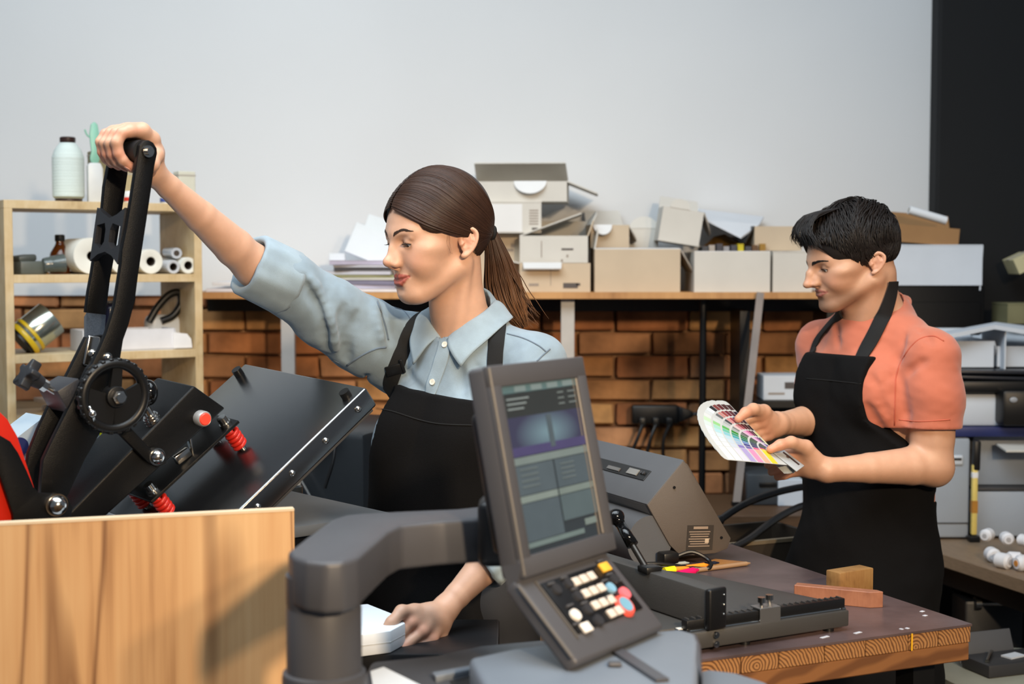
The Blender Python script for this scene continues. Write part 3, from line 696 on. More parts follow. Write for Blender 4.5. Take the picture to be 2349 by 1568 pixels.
def key(px, py, w_, h_, col, shape='rect', name='key', lab=None):
    x, y = kfr(px, py); b = B()
    if shape == 'rect': b.box((w_, h_, 0.004), (x, y, -0.0015), LK, 0.001, 2)
    else: b.cyl((0, 0, 0.001), (0, 0, -0.0035), w_, w_*0.85, 24, m=LK @ T(x, y, 0) @ Matrix.Diagonal((1, h_, 1, 1)))
    b.build(name, M('key_%02x%02x%02x' % col, col, 0.4, var=0.03), pad, 35, label=lab)
wh = (206, 196, 186)
for r_ in range(3):
    for k in range(3):
        key(1320+r_*22.5+k*17.5, 1335+r_*27.0-k*6.5, 0.0138, 0.0115, wh)
key(1401, 1408, 0.0138, 0.0115, wh); key(1418, 1401, 0.0138, 0.0115, wh)
key(1386, 1302, 0.020, 0.013, (232, 176, 62), lab='amber key'); key(1400, 1349, 0.0085, 1.0, (120, 164, 190), 'round', lab='pale blue key'); key(1432, 1361, 0.0098, 1.0, (226, 108, 118), 'round', lab='pink key')
key(1432, 1389, 0.0165, 1.0, (226, 84, 70), 'round', lab='red ring of the start key'); x, y = kfr(1432, 1389)
B().cyl((0, 0, -0.002), (0, 0, -0.0048), 0.011, 0.0105, 24, m=LK @ T(x, y, 0)).build('key', M('key_blue_start', (112, 158, 182), 0.4), pad, 35, label='blue centre of the start key')
key(1319, 1411, 0.0088, 1.0, (226, 220, 212), 'round'); key(1343, 1440, 0.018, 0.013, (226, 220, 212))
for (x, y) in ((1275, 1352), (1303, 1338), (1325, 1367), (1347, 1397), (1372, 1423), (1408, 1328)): key(x, y, 0.0085, 1.0, (46, 46, 49), 'round')
for (x, y) in ((1262, 1340), (1292, 1326), (1316, 1352), (1338, 1384), (1385, 1333), (1392, 1372), (1375, 1288), (1396, 1318), (1416, 1335), (1320, 1432), (1305, 1390)): key(x, y, 0.014, 0.003, (72, 72, 75), name='print_mark')
# panel knuckle joining arm and panel
b = B(); kp = wl(at(1120, 1225, 1.80)); b.box((0.05, 0.06, 0.085), kp+Vector((0.012, 0.0, 0.005)), None, 0.012, 3); b.build('arm_knuckle', m_prn_dark, prn, 35)
# --- covers below: sloped lid, side tray, body
def zprism(name, pix, z, th, mat, bev=0.008, par=None, label=None):
    q = [wl(on_z(x, y, z)) for x, y in pix]
    return B().prism([(p.x, p.y) for p in q], z-th, z, None, bev, 3).build(name, mat, par or prn, 40, label)
zprism('top_cover', [(1075, 1507), (1180, 1484), (1380, 1458), (1560, 1440), (1598, 1452), (1604, 1470), (1600, 1575), (1640, 1700), (1180, 1700)], 1.075, 0.045, m_prn_light)
b = B(); p0, p1 = wl(on_z(1385, 1472, 1.0775)), wl(on_z(1520, 1560, 1.0775)); b.strip([p0, p0.lerp(p1, .5), p1], (p1-p0).cross(Vector((0, 0, 1))), 0.016, 0.004); b.build('cover_groove', m_prn, prn)
b = B(); q = wl(on_z(1410, 1522, 1.078)); b.box((0.016, 0.012, 0.005), q, None, 0.002); b.build('cover_catch', m_prn, prn)
zprism('cover_flank', [(1556, 1444), (1600, 1452), (1608, 1475), (1612, 1548), (1580, 1500)], 1.073, 0.10, m_prn, 0.004)
zprism('lower_cover', [(1560, 1545), (1625, 1532), (1690, 1540), (1760, 1562), (1860, 1640), (1800, 1800), (1500, 1800)], 1.03, 0.06, m_prn_light)
zprism('inner_deck', [(850, 1515), (1000, 1500), (1100, 1478), (1240, 1465), (1330, 1475), (1200, 1700), (760, 1700)], 1.035, 0.03, m_prn)
zprism('deck_rail', [(990, 1540), (1080, 1524), (1085, 1532), (1000, 1550)], 1.043, 0.010, m_prn_light, 0.002)
zprism('deck_slot', [(1030, 1560), (1110, 1540), (1130, 1600), (1060, 1600)], 1.0365, 0.01, m_blk_plastic, 0.002)
b = B(); bd = wl(Vector((0.05, 1.22, 0.5))); b.box((0.85, 0.72, 0.92), (bd.x, bd.y, 0.48), None, 0.01, 2); b.build('body', m_prn, prn, 35)
b = B(); b.box((0.83, 0.70, 0.03), (bd.x, bd.y, 0.015)); b.build('plinth', m_prn_dark, prn)
# white sheet on the deck
sh = [on_z(x, y, 1.037) for x, y in ((850, 1543), (880, 1533), (965, 1575), (1010, 1640), (870, 1660))]
c0 = sum(sh, Vector())/5; c0.z = 1.037
s_ = B(); s_.prism([(p.x-c0.x, p.y-c0.y) for p in sh], 0, 0.0025); o = s_.build('paper_sheet', M('white_paper', (226, 230, 234), 0.7, var=0.03)); o.location = c0
tag(o, 'white sheet of paper lying on the printer deck beside the arm column', 'paper')
# black finisher box under the woman's hand
fz = 0.932; q = [on_z(x, y, fz) for x, y in ((800, 1515), (1010, 1478), (1060, 1430), (860, 1440))]
c0 = sum(q, Vector())/4
fin = thing('output_tray', 'black output tray unit under the white paper stack', 'tray', Vector((c0.x, c0.y, 0)))
b = B(); b.box((0.30, 0.22, 0.04), (0.0, 0.02, fz-0.02), None, 0.004); b.build('tray', m_prn_dark, fin, 35)
b = B(); b.box((0.24, 0.18, fz-0.042), (0, 0.02, (fz-0.042)/2), None, 0.004); b.build('pedestal', m_prn_dark, fin, 35)
FZ_TOP = fz
# ================================================================== WORKBENCH on the right with creaser, laminator, pens, blocks
TZ = 0.95
T0 = on_z(2230, 1430, TZ)
ang = R(24)
e1 = Vector((-math.cos(ang), -math.sin(ang), 0)); e2 = Vector((-math.sin(ang), math.cos(ang), 0))
TM = frame((T0.x, T0.y, 0), -e1, y=e2)   # local x: along the front to the right (origin at the front right corner), y back
bench = thing('workbench', 'butcher-block workbench with scuffed dark top and striped end grain edge', 'table', TM)
def grain_mat(name, c1, c2, sc, rings=True):
    m = bpy.data.materials.new(name); m.use_nodes = True; nt = m.node_tree; N = nt.nodes.new; L = nt.links.new; bs = nt.nodes['Principled BSDF']
    tc = N('ShaderNodeTexCoord'); oi = N('ShaderNodeObjectInfo')
    mp = N('ShaderNodeMapping'); L(tc.outputs['Object'], mp.inputs[0])
    vm = N('ShaderNodeVectorMath'); vm.operation = 'SCALE'; vm.inputs[0].default_value = (0.09, 0, 0.05); L(oi.outputs['Random'], vm.inputs['Scale'])
    va = N('ShaderNodeVectorMath'); L(mp.outputs[0], va.inputs[0]); L(vm.outputs[0], va.inputs[1])
    wv = N('ShaderNodeTexWave'); wv.wave_type = 'RINGS'; wv.rings_direction = 'Y'; wv.inputs['Scale'].default_value = sc; wv.inputs['Distortion'].default_value = 5; wv.inputs['Detail'].default_value = 2; wv.inputs['Detail Scale'].default_value = 0.8
    L(va.outputs[0], wv.inputs[0])
    cr = N('ShaderNodeValToRGB'); cr.color_ramp.elements[0].color = lin(c2); cr.color_ramp.elements[1].color = lin(c1); cr.color_ramp.elements[0].position = 0.15; cr.color_ramp.elements[1].position = 0.7
    L(wv.outputs[0], cr.inputs[0]); L(cr.outputs[0], bs.inputs['Base Color']); bs.inputs['Roughness'].default_value = 0.5
    return m
m_end = grain_mat('end_grain', (158, 114, 70), (96, 62, 34), 55)
m_long = grain_mat('long_grain', (126, 84, 48), (98, 62, 34), 9)
m_top = M('scuffed_dark_top', (84, 70, 70), 0.3, var=0.45, scale=7, bump=0.2, bscale=40)
TL_, TDp = 0.53, 0.92
B().box((TL_, TDp, 0.004), (-TL_/2, TDp/2, TZ-0.002)).build('top_sheet', m_top, bench)
x = 0.0; k = 0
while x > -TL_+0.02:
    wd = min([0.068, 0.062, 0.085, 0.080, 0.086, 0.07, 0.08, 0.075][k % 8], TL_+x)
    B().box((wd-0.0012, TDp-0.004, 0.027), (0, 0, 0), None, 0.0012, 1).build('block', m_end, bench).location = (x-wd/2, TDp/2, TZ-0.0178); x -= wd; k += 1
B().box((TL_-0.004, TDp-0.006, 0.030), (-TL_/2, TDp/2, TZ-0.0468), None, 0.002, 1).build('lower_plank', m_long, bench)
B().box((0.003, 0.0006, 0.028), (-0.125, -0.0004, TZ-0.017)).build('tape_mark', M('yellow_tape', (226, 170, 30), 0.5), bench, label='yellow tape mark on the edge')
for (u, v, l_) in ((-0.21, 0.03, .016), (-0.275, 0.03, .018), (-0.02, 0.10, .008), (-0.035, 0.075, .008), (-0.13, 0.02, .005), (-0.118, 0.02, .006), (-0.33, 0.60, .01)):
    B().box((l_, 0.006, 0.0006), (0, 0, 0), T(u, v, TZ+0.0003) @ RZ(15)).build('paint_chip', M('paint_chip', (190, 190, 196), 0.6), bench)
for u in (-0.05, -TL_+0.05):
    for v in (0.08, TDp-0.08): B().box((0.045, 0.045, TZ-0.062), (u, v, (TZ-0.062)/2)).build('leg', m_blk_plastic, bench)
# ---- creasing machine
cz = TZ+0.006
q0 = on_z(1948, 1437, cz); qL = on_z(1610, 1490, cz); ca = math.atan2(q0.y-qL.y, q0.x-qL.x)
CM = frame((q0.x, q0.y, TZ), (math.cos(ca), math.sin(ca), 0), y=(-math.sin(ca), math.cos(ca), 0))
CI = CM.inverted()
def cl(px, py, z): return CI @ on_z(px, py, z)
cut = thing('creasing_machine', 'dark grey manual creasing machine with lever and measuring rail on the workbench', 'creaser', CM)
m_cut = M('creaser_grey', (58, 57, 56), 0.42, var=0.06, bump=0.3, bscale=900)
m_cut_d = M('creaser_black', (16, 16, 17), 0.35, var=0.05, bump=0.15, bscale=900)
for (u, v) in ((-0.03, 0.016), (-0.20, 0.016), (-0.06, 0.12), (-0.18, 0.24)): B().cyl((u, v, 0), (u, v, 0.008), 0.009, n=14).build('foot', m_blk_plastic, cut, 30)
bh = 0.046
B().box((0.37, 0.030, 0.027), (-0.185, 0.015, 0.0205), None, 0.003).build('front_beam', m_cut, cut, 35)
pp = [Vector((-0.37, 0.031, 0)), Vector((-0.006, 0.031, 0))]+[cl(x, y, TZ+0.037) for x, y in ((1915, 1379), (1600, 1314), (1505, 1305), (1400, 1330))]
B().prism([(p.x, p.y) for p in pp], 0.022, 0.0365, None, 0.0015).build('table_plate', m_cut, cut, 30)
# housing bar
hp = [cl(x, y, TZ+0.098) for x, y in ((1620, 1352), (1656, 1345), (1425, 1276), (1385, 1281))]
far = (hp[2]-hp[1]).normalized()
hx = [hp[0], hp[1], hp[1]+far*0.34, hp[0]+far*0.34]
B().prism([(p.x, p.y) for p in hx], 0.038, 0.098, None, 0.003).build('blade_housing', m_cut, cut, 35)
ec = (hp[0]+hp[1])/2; wdh = (hp[1]-hp[0]).length
fr = frame((ec.x, ec.y, 0.0), hp[1]-hp[0], z=(0, 0, 1))
B().box((wdh+0.004, 0.012, 0.064), (0, -0.004, 0.0675), fr, 0.004, 3).build('end_cap', m_cut_d, cut, 35, label='black end cap of the housing')
for zz in (0.088, 0.073, 0.058): B().ball(fr @ Vector((wdh/2-0.006, -0.0105, zz)), 0.0018, 10, 8).build('screw', m_steel, cut, True)
for zz in (0.014, 0.027):
    p = CI @ on_plane(1641, 1455 if zz > 0.02 else 1476, CM @ Vector((0, 0, 0)), Vector((math.sin(ca), -math.cos(ca), 0)))
    b = B(); b.cyl(p+Vector((0, 0.003, 0)), p-Vector((0, 0.004, 0)), 0.0052, n=18); b.cyl(p-Vector((0, 0.004, 0)), p-Vector((0, 0.005, 0)), 0.003, n=6); b.build('bolt', m_steel, cut, 30)
# lever with ball handle
lp = cl(1490, 1307, TZ+0.098); ft = Vector((lp.x, lp.y, 0.092)); tp_w = at(1413, 1185, 2.36); tp = CI @ tp_w
d = (tp-ft)
B().cyl(ft, ft+d*0.52, 0.0055, n=16).build('lever_rod', M('dark_steel', (70, 66, 62), 0.3, 0.9), cut, 30)
b = B(); b.cyl(ft+d*0.50, ft+d*0.86, 0.0105, 0.0085, n=20); b.ball(tp, 0.0145, 22, 16); b.cyl(ft+d*0.86, tp, 0.0085, 0.012, n=20); b.build('lever_handle', M('black_gloss_ball', (10, 10, 11), 0.08), cut, True, label='glossy black lever handle with round top')
B().box((0.03, 0.03, 0.012), (lp.x, lp.y, 0.100), None, 0.003).build('lever_pivot', m_cut_d, cut, 35)
# measuring rail, clamp with two thumb screws
r0, r1 = cl(1662, 1437, TZ+0.065), cl(1945, 1390, TZ+0.065)
r0 = Vector((r0.x, 0.014, 0.0445)); r1 = Vector((-0.004, 0.014, 0.0445))
rm = frame(r0, r1-r0, z=(0, 0, 1)); rl = (r1-r0).length
B().box((rl, 0.016, 0.016), (rl/2, 0, 0), rm, 0.0015).build('rail', m_cut_d, cut, 35, label='black measuring rail with notches')
for k in range(26):
    B().box((0.0025, 0.010, 0.0016), (rl*(k+0.5)/26, 0.002, 0.0086), rm).build('notch', m_cut, cut)
b = B(); b.cyl(rm @ Vector((0, -0.008, -0.0090)), rm @ Vector((rl, -0.008, -0.0090)), 0.0022, n=12)
for u in (0.002, rl-0.008): b.cyl(rm @ Vector((u, -0.008, -0.0105)), rm @ Vector((u, -0.008, -0.0060)), 0.0032, n=10)
b.build('guide_rod', m_steel, cut, 30)
cx = rl*0.50
b = B(); b.box((0.040, 0.026, 0.003), (cx, 0, 0.0105), rm, 0.0006, 1); b.box((0.040, 0.003, 0.022), (cx, -0.0115, -0.001), rm, 0.0006, 1); clamp = b.build('stop_clamp', M('brushed_metal', (150, 148, 146), 0.38, 0.9, var=0.1), cut, 35, label='brushed metal stop clamp')
for u in (-0.010, 0.012):
    b = B(); v = 0.006 if u > 0 else -0.002
    b.cyl(rm @ Vector((cx+u, v, 0.011)), rm @ Vector((cx+u, v, 0.026)), 0.003, n=10); b.cyl(rm @ Vector((cx+u, v, 0.019)), rm @ Vector((cx+u, v, 0.027)), 0.0062, n=14); b.build('thumb_screw', m_steel, clamp, 30)
for k in range(2): B().box((0.003, 0.05, 0.002), (cx-0.025-0.02*k, 0.035, -0.008), rm @ RZ(0)).build('finger', m_cut_d, cut)
p = cl(1575, 1439, TZ+0.037); B().box((0.034, 0.010, 0.001), (0, 0, 0), T(p.x, p.y, 0.0370) @ RZ(-4)).build('sticker', M('white_sticker', (210, 205, 195), 0.6), cut)
p = cl(1668, 1331, TZ+0.05); 
# ---- laminator with slanted side
Ln = Vector((0.43, -0.90, 0)).normalized(); L0 = at(1575, 1063, 2.80)
lx = Vector((0.90, 0.43, 0)).normalized()
lmM = frame(Vector((L0.x, L0.y, TZ)), lx, z=(0, 0, 1)); lmI = lmM.inverted()
lam = thing('laminating_machine', 'grey desktop laminator with sloped brown-grey side on the workbench', 'laminator', lmM)
m_lam = M('laminator_grey', (84, 86, 90), 0.5, var=0.05, bump=0.15, bscale=800)
m_lam_s = M('laminator_side', (88, 80, 74), 0.55, var=0.05, bump=0.3, bscale=900)
def lpx(px, py): q = lmI @ on_plane(px, py, L0, Ln); return (q.x, q.z)
sidep = [lpx(*p) for p in ((1484, 1158), (1566, 1057), (1577, 1064), (1616, 1132), (1676, 1234), (1668, 1258), (1640, 1268), (1562, 1276), (1536, 1250))]
zmin = min(p[1] for p in sidep)
sidep = [(p[0], max(p[1], 0.012)) for p in sidep]
yz = Matrix(((1, 0, 0, 0), (0, 0, 1, 0), (0, 1, 0, 0), (0, 0, 0, 1)))
LLEN = 0.36
B().prism(sidep, 0.004, LLEN, yz, 0.004).build('body', m_lam, lam, 30)
B().prism(sidep, -0.002, 0.006, yz, 0.002).build('side_cover', m_lam_s, lam, 30, label='brown-grey side cover')
tpz = [lpx(1484, 1156), lpx(1568, 1054), lpx(1572, 1060), lpx(1490, 1162)]
B().prism(tpz, 0.0, LLEN, yz, 0.001).build('top_panel', m_lam, lam, 30, label='grey sloped top panel')
dirv = (Vector((tpz[1][0]-tpz[0][0], 0, tpz[1][1]-tpz[0][1]))); mid = Vector((tpz[0][0]+dirv.x*0.52, 0.2, tpz[0][1]+dirv.z*0.52))
nrm = Vector((-dirv.z, 0, dirv.x)).normalized()
dm = frame(mid+nrm*0.001, (0, 1, 0), z=nrm)
strip_ = B().box((0.26, 0.026, 0.002), (0, 0, 0), dm, 0.0005, 1).build('control_strip', m_blk_plastic, lam, 30, label='black control strip')
B().box((0.04, 0.014, 0.002), (-0.075, 0, 0.002), dm).build('display', M('grey_display', (130, 128, 124), 0.3), strip_)
B().box((0.05, 0.008, 0.002), (0.0, 0.004, 0.002), dm).build('button', M('grey_button', (100, 98, 96), 0.4), strip_)
for u in (-0.115, -0.105): B().cyl((u, -0.003, 0.001), (u, -0.003, 0.004), 0.004, n=12, m=dm).build('button', m_grey_plastic, strip_, 30)
rp = lpx(1492, 1240); rc_ = Vector((rp[0], -0.004, max(rp[1], 0.05)))
B().cyl((rc_.x, 0.002, 0.052), (rc_.x, LLEN, 0.052), 0.051, n=40).build('roller_cover', m_lam, lam, 30, label='rounded roller cover')
for p in ((1545, 1117), (1653, 1232)):
    q = lpx(*p); B().cyl((q[0], -0.004, q[1]), (q[0], 0.002, q[1]), 0.003, n=10).build('screw', m_blk_plastic, lam, 30)
q = lpx(1604, 1232); lab = B().box((0.062, 0.0008, 0.050), (0, 0, 0), T(q[0], -0.0028, q[1]) @ RY(4)).build('rating_plate', M('plate_dark', (56, 50, 45), 0.5), lam, label='dark rating plate with rows of small print')
for r_ in range(7):
    B().box((0.050-0.004*(r_ % 3), 0.0006, 0.0018), (-0.002, -0.0008, 0.012-0.0048*r_), T(q[0], -0.0028, q[1]) @ RY(4)).build('print_line', M('plate_print', (150, 132, 116), 0.6), lab)
B().box((0.034, 0.0006, 0.005), (0, -0.0008, 0.020), T(q[0], -0.0028, q[1]) @ RY(4)).build('print_line', _M['plate_print'], lab)
B().box((0.009, 0.0006, 0.009), (0.016, -0.001, -0.006), T(q[0], -0.0028, q[1]) @ RY(4)).build('print_mark', M('plate_pale', (190, 172, 150), 0.6), lab)
q = lpx(1520, 1262)
b = B(); b.box((0.035, 0.03, 0.022), (q[0], -0.02, 0.022), None, 0.004); b.tube(catmull([(q[0]+0.018, -0.02, 0.022), (q[0]+0.05, -0.03, 0.03), (q[0]+0.075, -0.05, 0.015), (q[0]+0.06, -0.075, 0.006), (q[0]+0.03, -0.06, 0.006), (q[0]-0.05, -0.05, 0.02), (q[0]-0.12, -0.03, 0.012)], 8), 0.004, 8)
b.build('power_cord', m_blk_plastic, lam, 40, label='black power plug and looped cord')
# wooden board below pens
wb = [on_z(x, y, TZ) for x, y in ((1640, 1284), (1712, 1291), (1668, 1303), (1600, 1298))]
c0 = sum(wb, Vector())/4; o = thing('cutting_board', 'thin orange-brown wooden board beside the laminator', 'board', c0)
B().prism([(p.x-c0.x, p.y-c0.y) for p in wb], 0.0002, 0.003, None, 0.0006, 1).build('board', wood_mat('board_orange', (176, 124, 66), (160, 106, 54), (136, 86, 42), 14, 14, False), o)
# pens lying on the bench
def stick(name, label, cat, a, b_, r, mat, tip=None, group=None, z=TZ, sec=10, cap=None):
    p0, p1 = on_z(a[0], a[1], z+r), on_z(b_[0], b_[1], z+r); ln = (p1-p0).length
    o = thing(name, label, cat, frame(Vector((p0.x, p0.y, z)), p1-p0, z=(0, 0, 1)), group)
    B().cyl((0, 0, r), (ln, 0, r), r, n=sec).build('barrel', mat, o, 40)
    if cap is not None: B().cyl((-ln*0.32, 0, r), (ln*0.01, 0, r), r*1.12, r*1.25, n=sec+4).build('cap', cap, o, 40)
    B().cyl((ln, 0, r), (ln+r*2.2, 0, r), r*0.9, r*0.25, n=sec).build('tip', tip or mat, o, 40)
    return o
stick('highlighter_pen', 'orange pen with yellow cap lying behind the creaser', 'pen', (1546, 1306), (1615, 1297), 0.0062, M('orange_plastic', (242, 140, 38), 0.4), cap=M('yellow_plastic', (236, 220, 28), 0.4))
stick('marker_pen', 'short hot pink marker behind the creaser', 'marker', (1556, 1317), (1590, 1309), 0.0075, M('pink_plastic', (222, 18, 96), 0.4))
stick('paint_brush', 'slim dark brush lying behind the orange pen', 'brush', (1540, 1302), (1640, 1291), 0.0045, M('dark_blue_plastic', (24, 28, 44), 0.4))
stick('wooden_rod', 'thin beige wooden rod beside the pink marker', 'rod', (1600, 1307), (1712, 1292), 0.0045, M('beige_wood', (150, 118, 88), 0.6))
stick('clear_pen', 'thin clear ballpoint pen behind the orange pen', 'pen', (1500, 1298), (1572, 1291), 0.004, M('clear_plastic', (170, 176, 170), 0.15))
# wood offcuts
p0, p1 = on_z(1824, 1374, TZ), on_z(2025, 1394, TZ)
oc = thing('wooden_strip', 'long reddish wood offcut lying at the bench corner', 'wood strip', frame(Vector((p0.x, p0.y, TZ)), p1-p0, z=(0, 0, 1))); ln = (p1-p0).length
B().prism([(0, -.010), (ln-0.02, -.010), (ln, .004), (ln-0.012, .013), (0, .012)], 0, 0.028, None, 0.001, 1).build('strip', wood_mat('red_wood', (150, 98, 72), (134, 84, 60), (110, 66, 46), 30, 30, False), oc, 30)
p0 = on_z(1955, 1362, TZ)
oc = thing('wooden_block', 'small yellow-brown wood block behind the reddish strip', 'wood block', T(p0.x, p0.y+0.02, TZ) @ RZ(32))
B().box((0.085, 0.035, 0.042), (0, 0, 0.021), None, 0.002).build('block', wood_mat('yellow_wood', (150, 114, 66), (134, 96, 52), (106, 74, 40), 24, 24, False), oc, 30)
# ================================================================== LONG BACK SHELF, boxes, papers
SF, SZ = 4.28, 1.458
m_shelf = wood_mat('shelf_pine', (196, 146, 92), (172, 122, 72), (140, 94, 52), 6, 6, False)
m_card = M('white_card', (204, 200, 192), 0.75, var=0.05, scale=9)
m_card_in = M('grey_card', (168, 160, 150), 0.8, var=0.06, scale=9)
m_card_b = M('beige_card', (196, 178, 154), 0.8, var=0.06, scale=9)
m_kraft = M('kraft_card', (150, 112, 72), 0.8, var=0.1, scale=9)
shelf = thing('back_shelf', 'long pine shelf on pale tapered legs below the white wall', 'shelf', (0.05, SF, 0))
B().box((2.06, 0.36, 0.020), (0, 0.18, SZ-0.010), None, 0.001, 1).build('shelf_board', m_shelf, shelf)
B().box((2.06, 0.03, 0.045), (0, 0.31, SZ-0.045)).build('rail', m_blk_plastic, shelf, label='dark rail standing in for the shade below the board')  # dark rail added to draw the shadow band under the shelf
for px, lean in ((661, 0.0), (1302, 0.0)):
    p = at(px, 690, SF+0.06); x = p.x-0.05
    B().box((0.040, 0.03, SZ-0.021), (0, 0, (SZ-0.021)/2)).build('leg', M('pale_grey_metal', (176, 174, 172), 0.45, 0.2), shelf).location = (x, 0.06, 0)
B().cyl((at(1613, 700, SF+.1).x-0.05, 0.1, 0), (at(1613, 700, SF+.1).x-0.05, 0.1, SZ-0.02), 0.011, n=14).build('post', m_blk_plastic, shelf, 30, label='thin black post')
def cbox(name, label, px0, px1, Y, z0, h, depth, yaw=0, mat=None, flaps=(), open_=True, tilt=0, group=None, cat='box', marks=(), inner=None, px_depth=0):
    w_ = (px1-px0)*Y/FPX; xc = ((px0+px1)/2-1174.5)/FPX*Y
    o = thing(name, label, cat, T(xc, Y+depth/2, z0) @ RZ(yaw) @ RY(tilt), group)
    mat = mat or m_card; t = 0.004; b = B()
    b.box((w_-2*t, depth-2*t, t), (0, 0, t/2))
    for sx, sy, ww, dd in ((0, -1, w_, t), (0, 1, w_, t), (-1, 0, t, depth-2*t), (1, 0, t, depth-2*t)):
        b.box((ww, dd, h), (sx*(w_/2-t/2), sy*(depth/2-t/2), h/2))
    if not open_: b.box((w_+0.002, depth+0.002, t), (0, 0, h+t/2+0.0003))
    b.build('carton', mat, o)
    for side_, angd, ln, rounded, fm_, *ex in flaps:
        # hinge frames: local x along hinge, y outwards
        if side_ == 'front': hm = T(0, -depth/2, h) @ RZ(180); ww = w_
        elif side_ == 'back': hm = T(0, depth/2, h); ww = w_
        elif side_ == 'left': hm = T(-w_/2, 0, h) @ RZ(90); ww = depth
        else: hm = T(w_/2, 0, h) @ RZ(-90); ww = depth
        if ex: hm = hm @ T(ww*ex[1], 0, 0); ww = ww*ex[0]
        if rounded:
            poly = [(ww/2*math.cos(a), ln*math.sin(a)) for a in [math.pi*i/14 for i in range(15)]]
        else: poly = [(-ww/2, 0), (ww/2, 0), (ww/2*0.96, ln), (-ww/2*0.96, ln)]
        B().prism(poly, -t/2, t/2, hm @ RX(angd)).build('flap', fm_ or mat, o)
    for (u, v, mw, mh, mm) in marks:
        B().box((mw, 0.0008, mh), (u*w_, -depth/2-0.0004, v*h)).build('print_mark', mm, o)
    return o
ink = M('box_ink', (84, 78, 76), 0.7); ink_l = M('box_ink_pale', (150, 138, 128), 0.7); wlabel = M('white_box_label', (222, 222, 222), 0.6, var=0.03)
G = None
s1 = SZ
# lower row
cbox('cardboard_box', 'low beige box with scribbled black marking, bottom of the stack by the ponytail', 1192, 1354, 4.34, s1, 0.088, 0.22, 0, m_card_b, [('left', 12, 0.05, False, m_card), ('front', 330, 0.035, False, wlabel, 0.55, 0.18)], marks=[(0.22, 0.22, 0.045, 0.016, ink), (0.33, 0.26, 0.012, 0.008, ink), (-0.3, 0.25, 0.03, 0.008, ink_l), (-0.06, 0.5, 0.002, 0.05, ink_l)])
cbox('cardboard_box', 'tall beige box with faint marks behind the ponytail', 1098, 1196, 4.44, s1, 0.178, 0.16, 0, m_card_b, [], marks=[(0.2, 0.72, 0.03, 0.008, ink_l), (0.3, 0.8, 0.012, 0.012, ink_l), (0.05, 0.6, 0.004, 0.07, ink_l)])
cbox('cardboard_box', 'white open box with small printed text, second of the stack by the ponytail', 1196, 1352, 4.35, s1+0.089, 0.082, 0.20, -3, m_card, [('left', 160, 0.20, False, m_card), ('right', 70, 0.05, False, m_card_b), ('back', 100, 0.05, False, m_card)], marks=[(0.2, 0.5, 0.036, 0.006, ink), (0.2, 0.25, 0.006, 0.008, ink_l), (0.12, 0.08, 0.006, 0.008, ink_l), (-0.18, 0.5, 0.003, 0.05, ink_l)])
cbox('cardboard_box', 'white box with printed label end, below the topmost flat box', 1112, 1236, 4.37, s1+0.180, 0.092, 0.22, 4, m_card, [], open_=False, marks=[(-0.14, 0.5, 0.095, 0.084, wlabel)]+[(0.36, 0.30+0.09*k, 0.028, 0.004, ink_l) for k in range(6)]+[(0.38, 0.14, 0.018, 0.007, ink)])
cbox('cardboard_box', 'topmost flat open box with rounded white flap against the wall', 1085, 1305, 4.40, s1+0.277, 0.062, 0.20, -4, m_card, [('right', -22, 0.10, False, m_card), ('front', 300, 0.045, True, wlabel, 0.34, -0.12), ('back', 158, 0.16, False, m_card), ('left', 15, 0.05, False, m_card)])
cbox('cardboard_box', 'wide beige box with raised white rim, middle of the long shelf', 1364, 1560, 4.33, s1, 0.130, 0.24, 0, m_card_b, [('front', 175, 0.028, False, wlabel), ('right', 302, 0.125, True, m_card_in), ('left', 100, 0.06, False, m_card)])
cbox('cardboard_box', 'small white open box with curled flap standing on the wide beige box', 1352, 1440, 4.40, s1+0.135, 0.070, 0.14, 3, m_card_b, [('left', 120, 0.05, True, m_card), ('back', 30, 0.10, False, m_card), ('right', 300, 0.06, True, m_card), ('front', 310, 0.04, True, wlabel, 0.5, 0.2)])
cbox('cardboard_box', 'tilted white box with round grey side flap on the wide beige box', 1508, 1602, 4.36, s1+0.148, 0.105, 0.14, 0, m_card, [('right', 300, 0.075, True, m_card_in), ('back', 40, 0.06, False, m_card), ('front', 100, 0.03, True, m_card, 0.5, 0.1)], tilt=9)
bxo = cbox('cardboard_box', 'white box filled with dark sleeves, left of the man', 1592, 1766, 4.32, s1, 0.122, 0.26, 0, m_card, [('front', 178, 0.012, False, wlabel)])
cbox('cardboard_box', 'pale box half hidden behind the face of the man', 1772, 1862, 4.33, s1, 0.120, 0.24, 0, m_card, [], open_=False)
cbox('cardboard_box', 'beige box with dark open lid edge behind the forehead of the man', 1722, 1832, 4.40, s1+0.126, 0.075, 0.16, 6, m_card_b, [('left', 300, 0.06, False, m_blk_plastic)])
cbox('cardboard_box', 'plain white carton leaning behind the wide beige box', 1446, 1512, 4.50, s1+0.136, 0.06, 0.08, -6, m_card, [('front', 130, 0.05, True, m_card)])
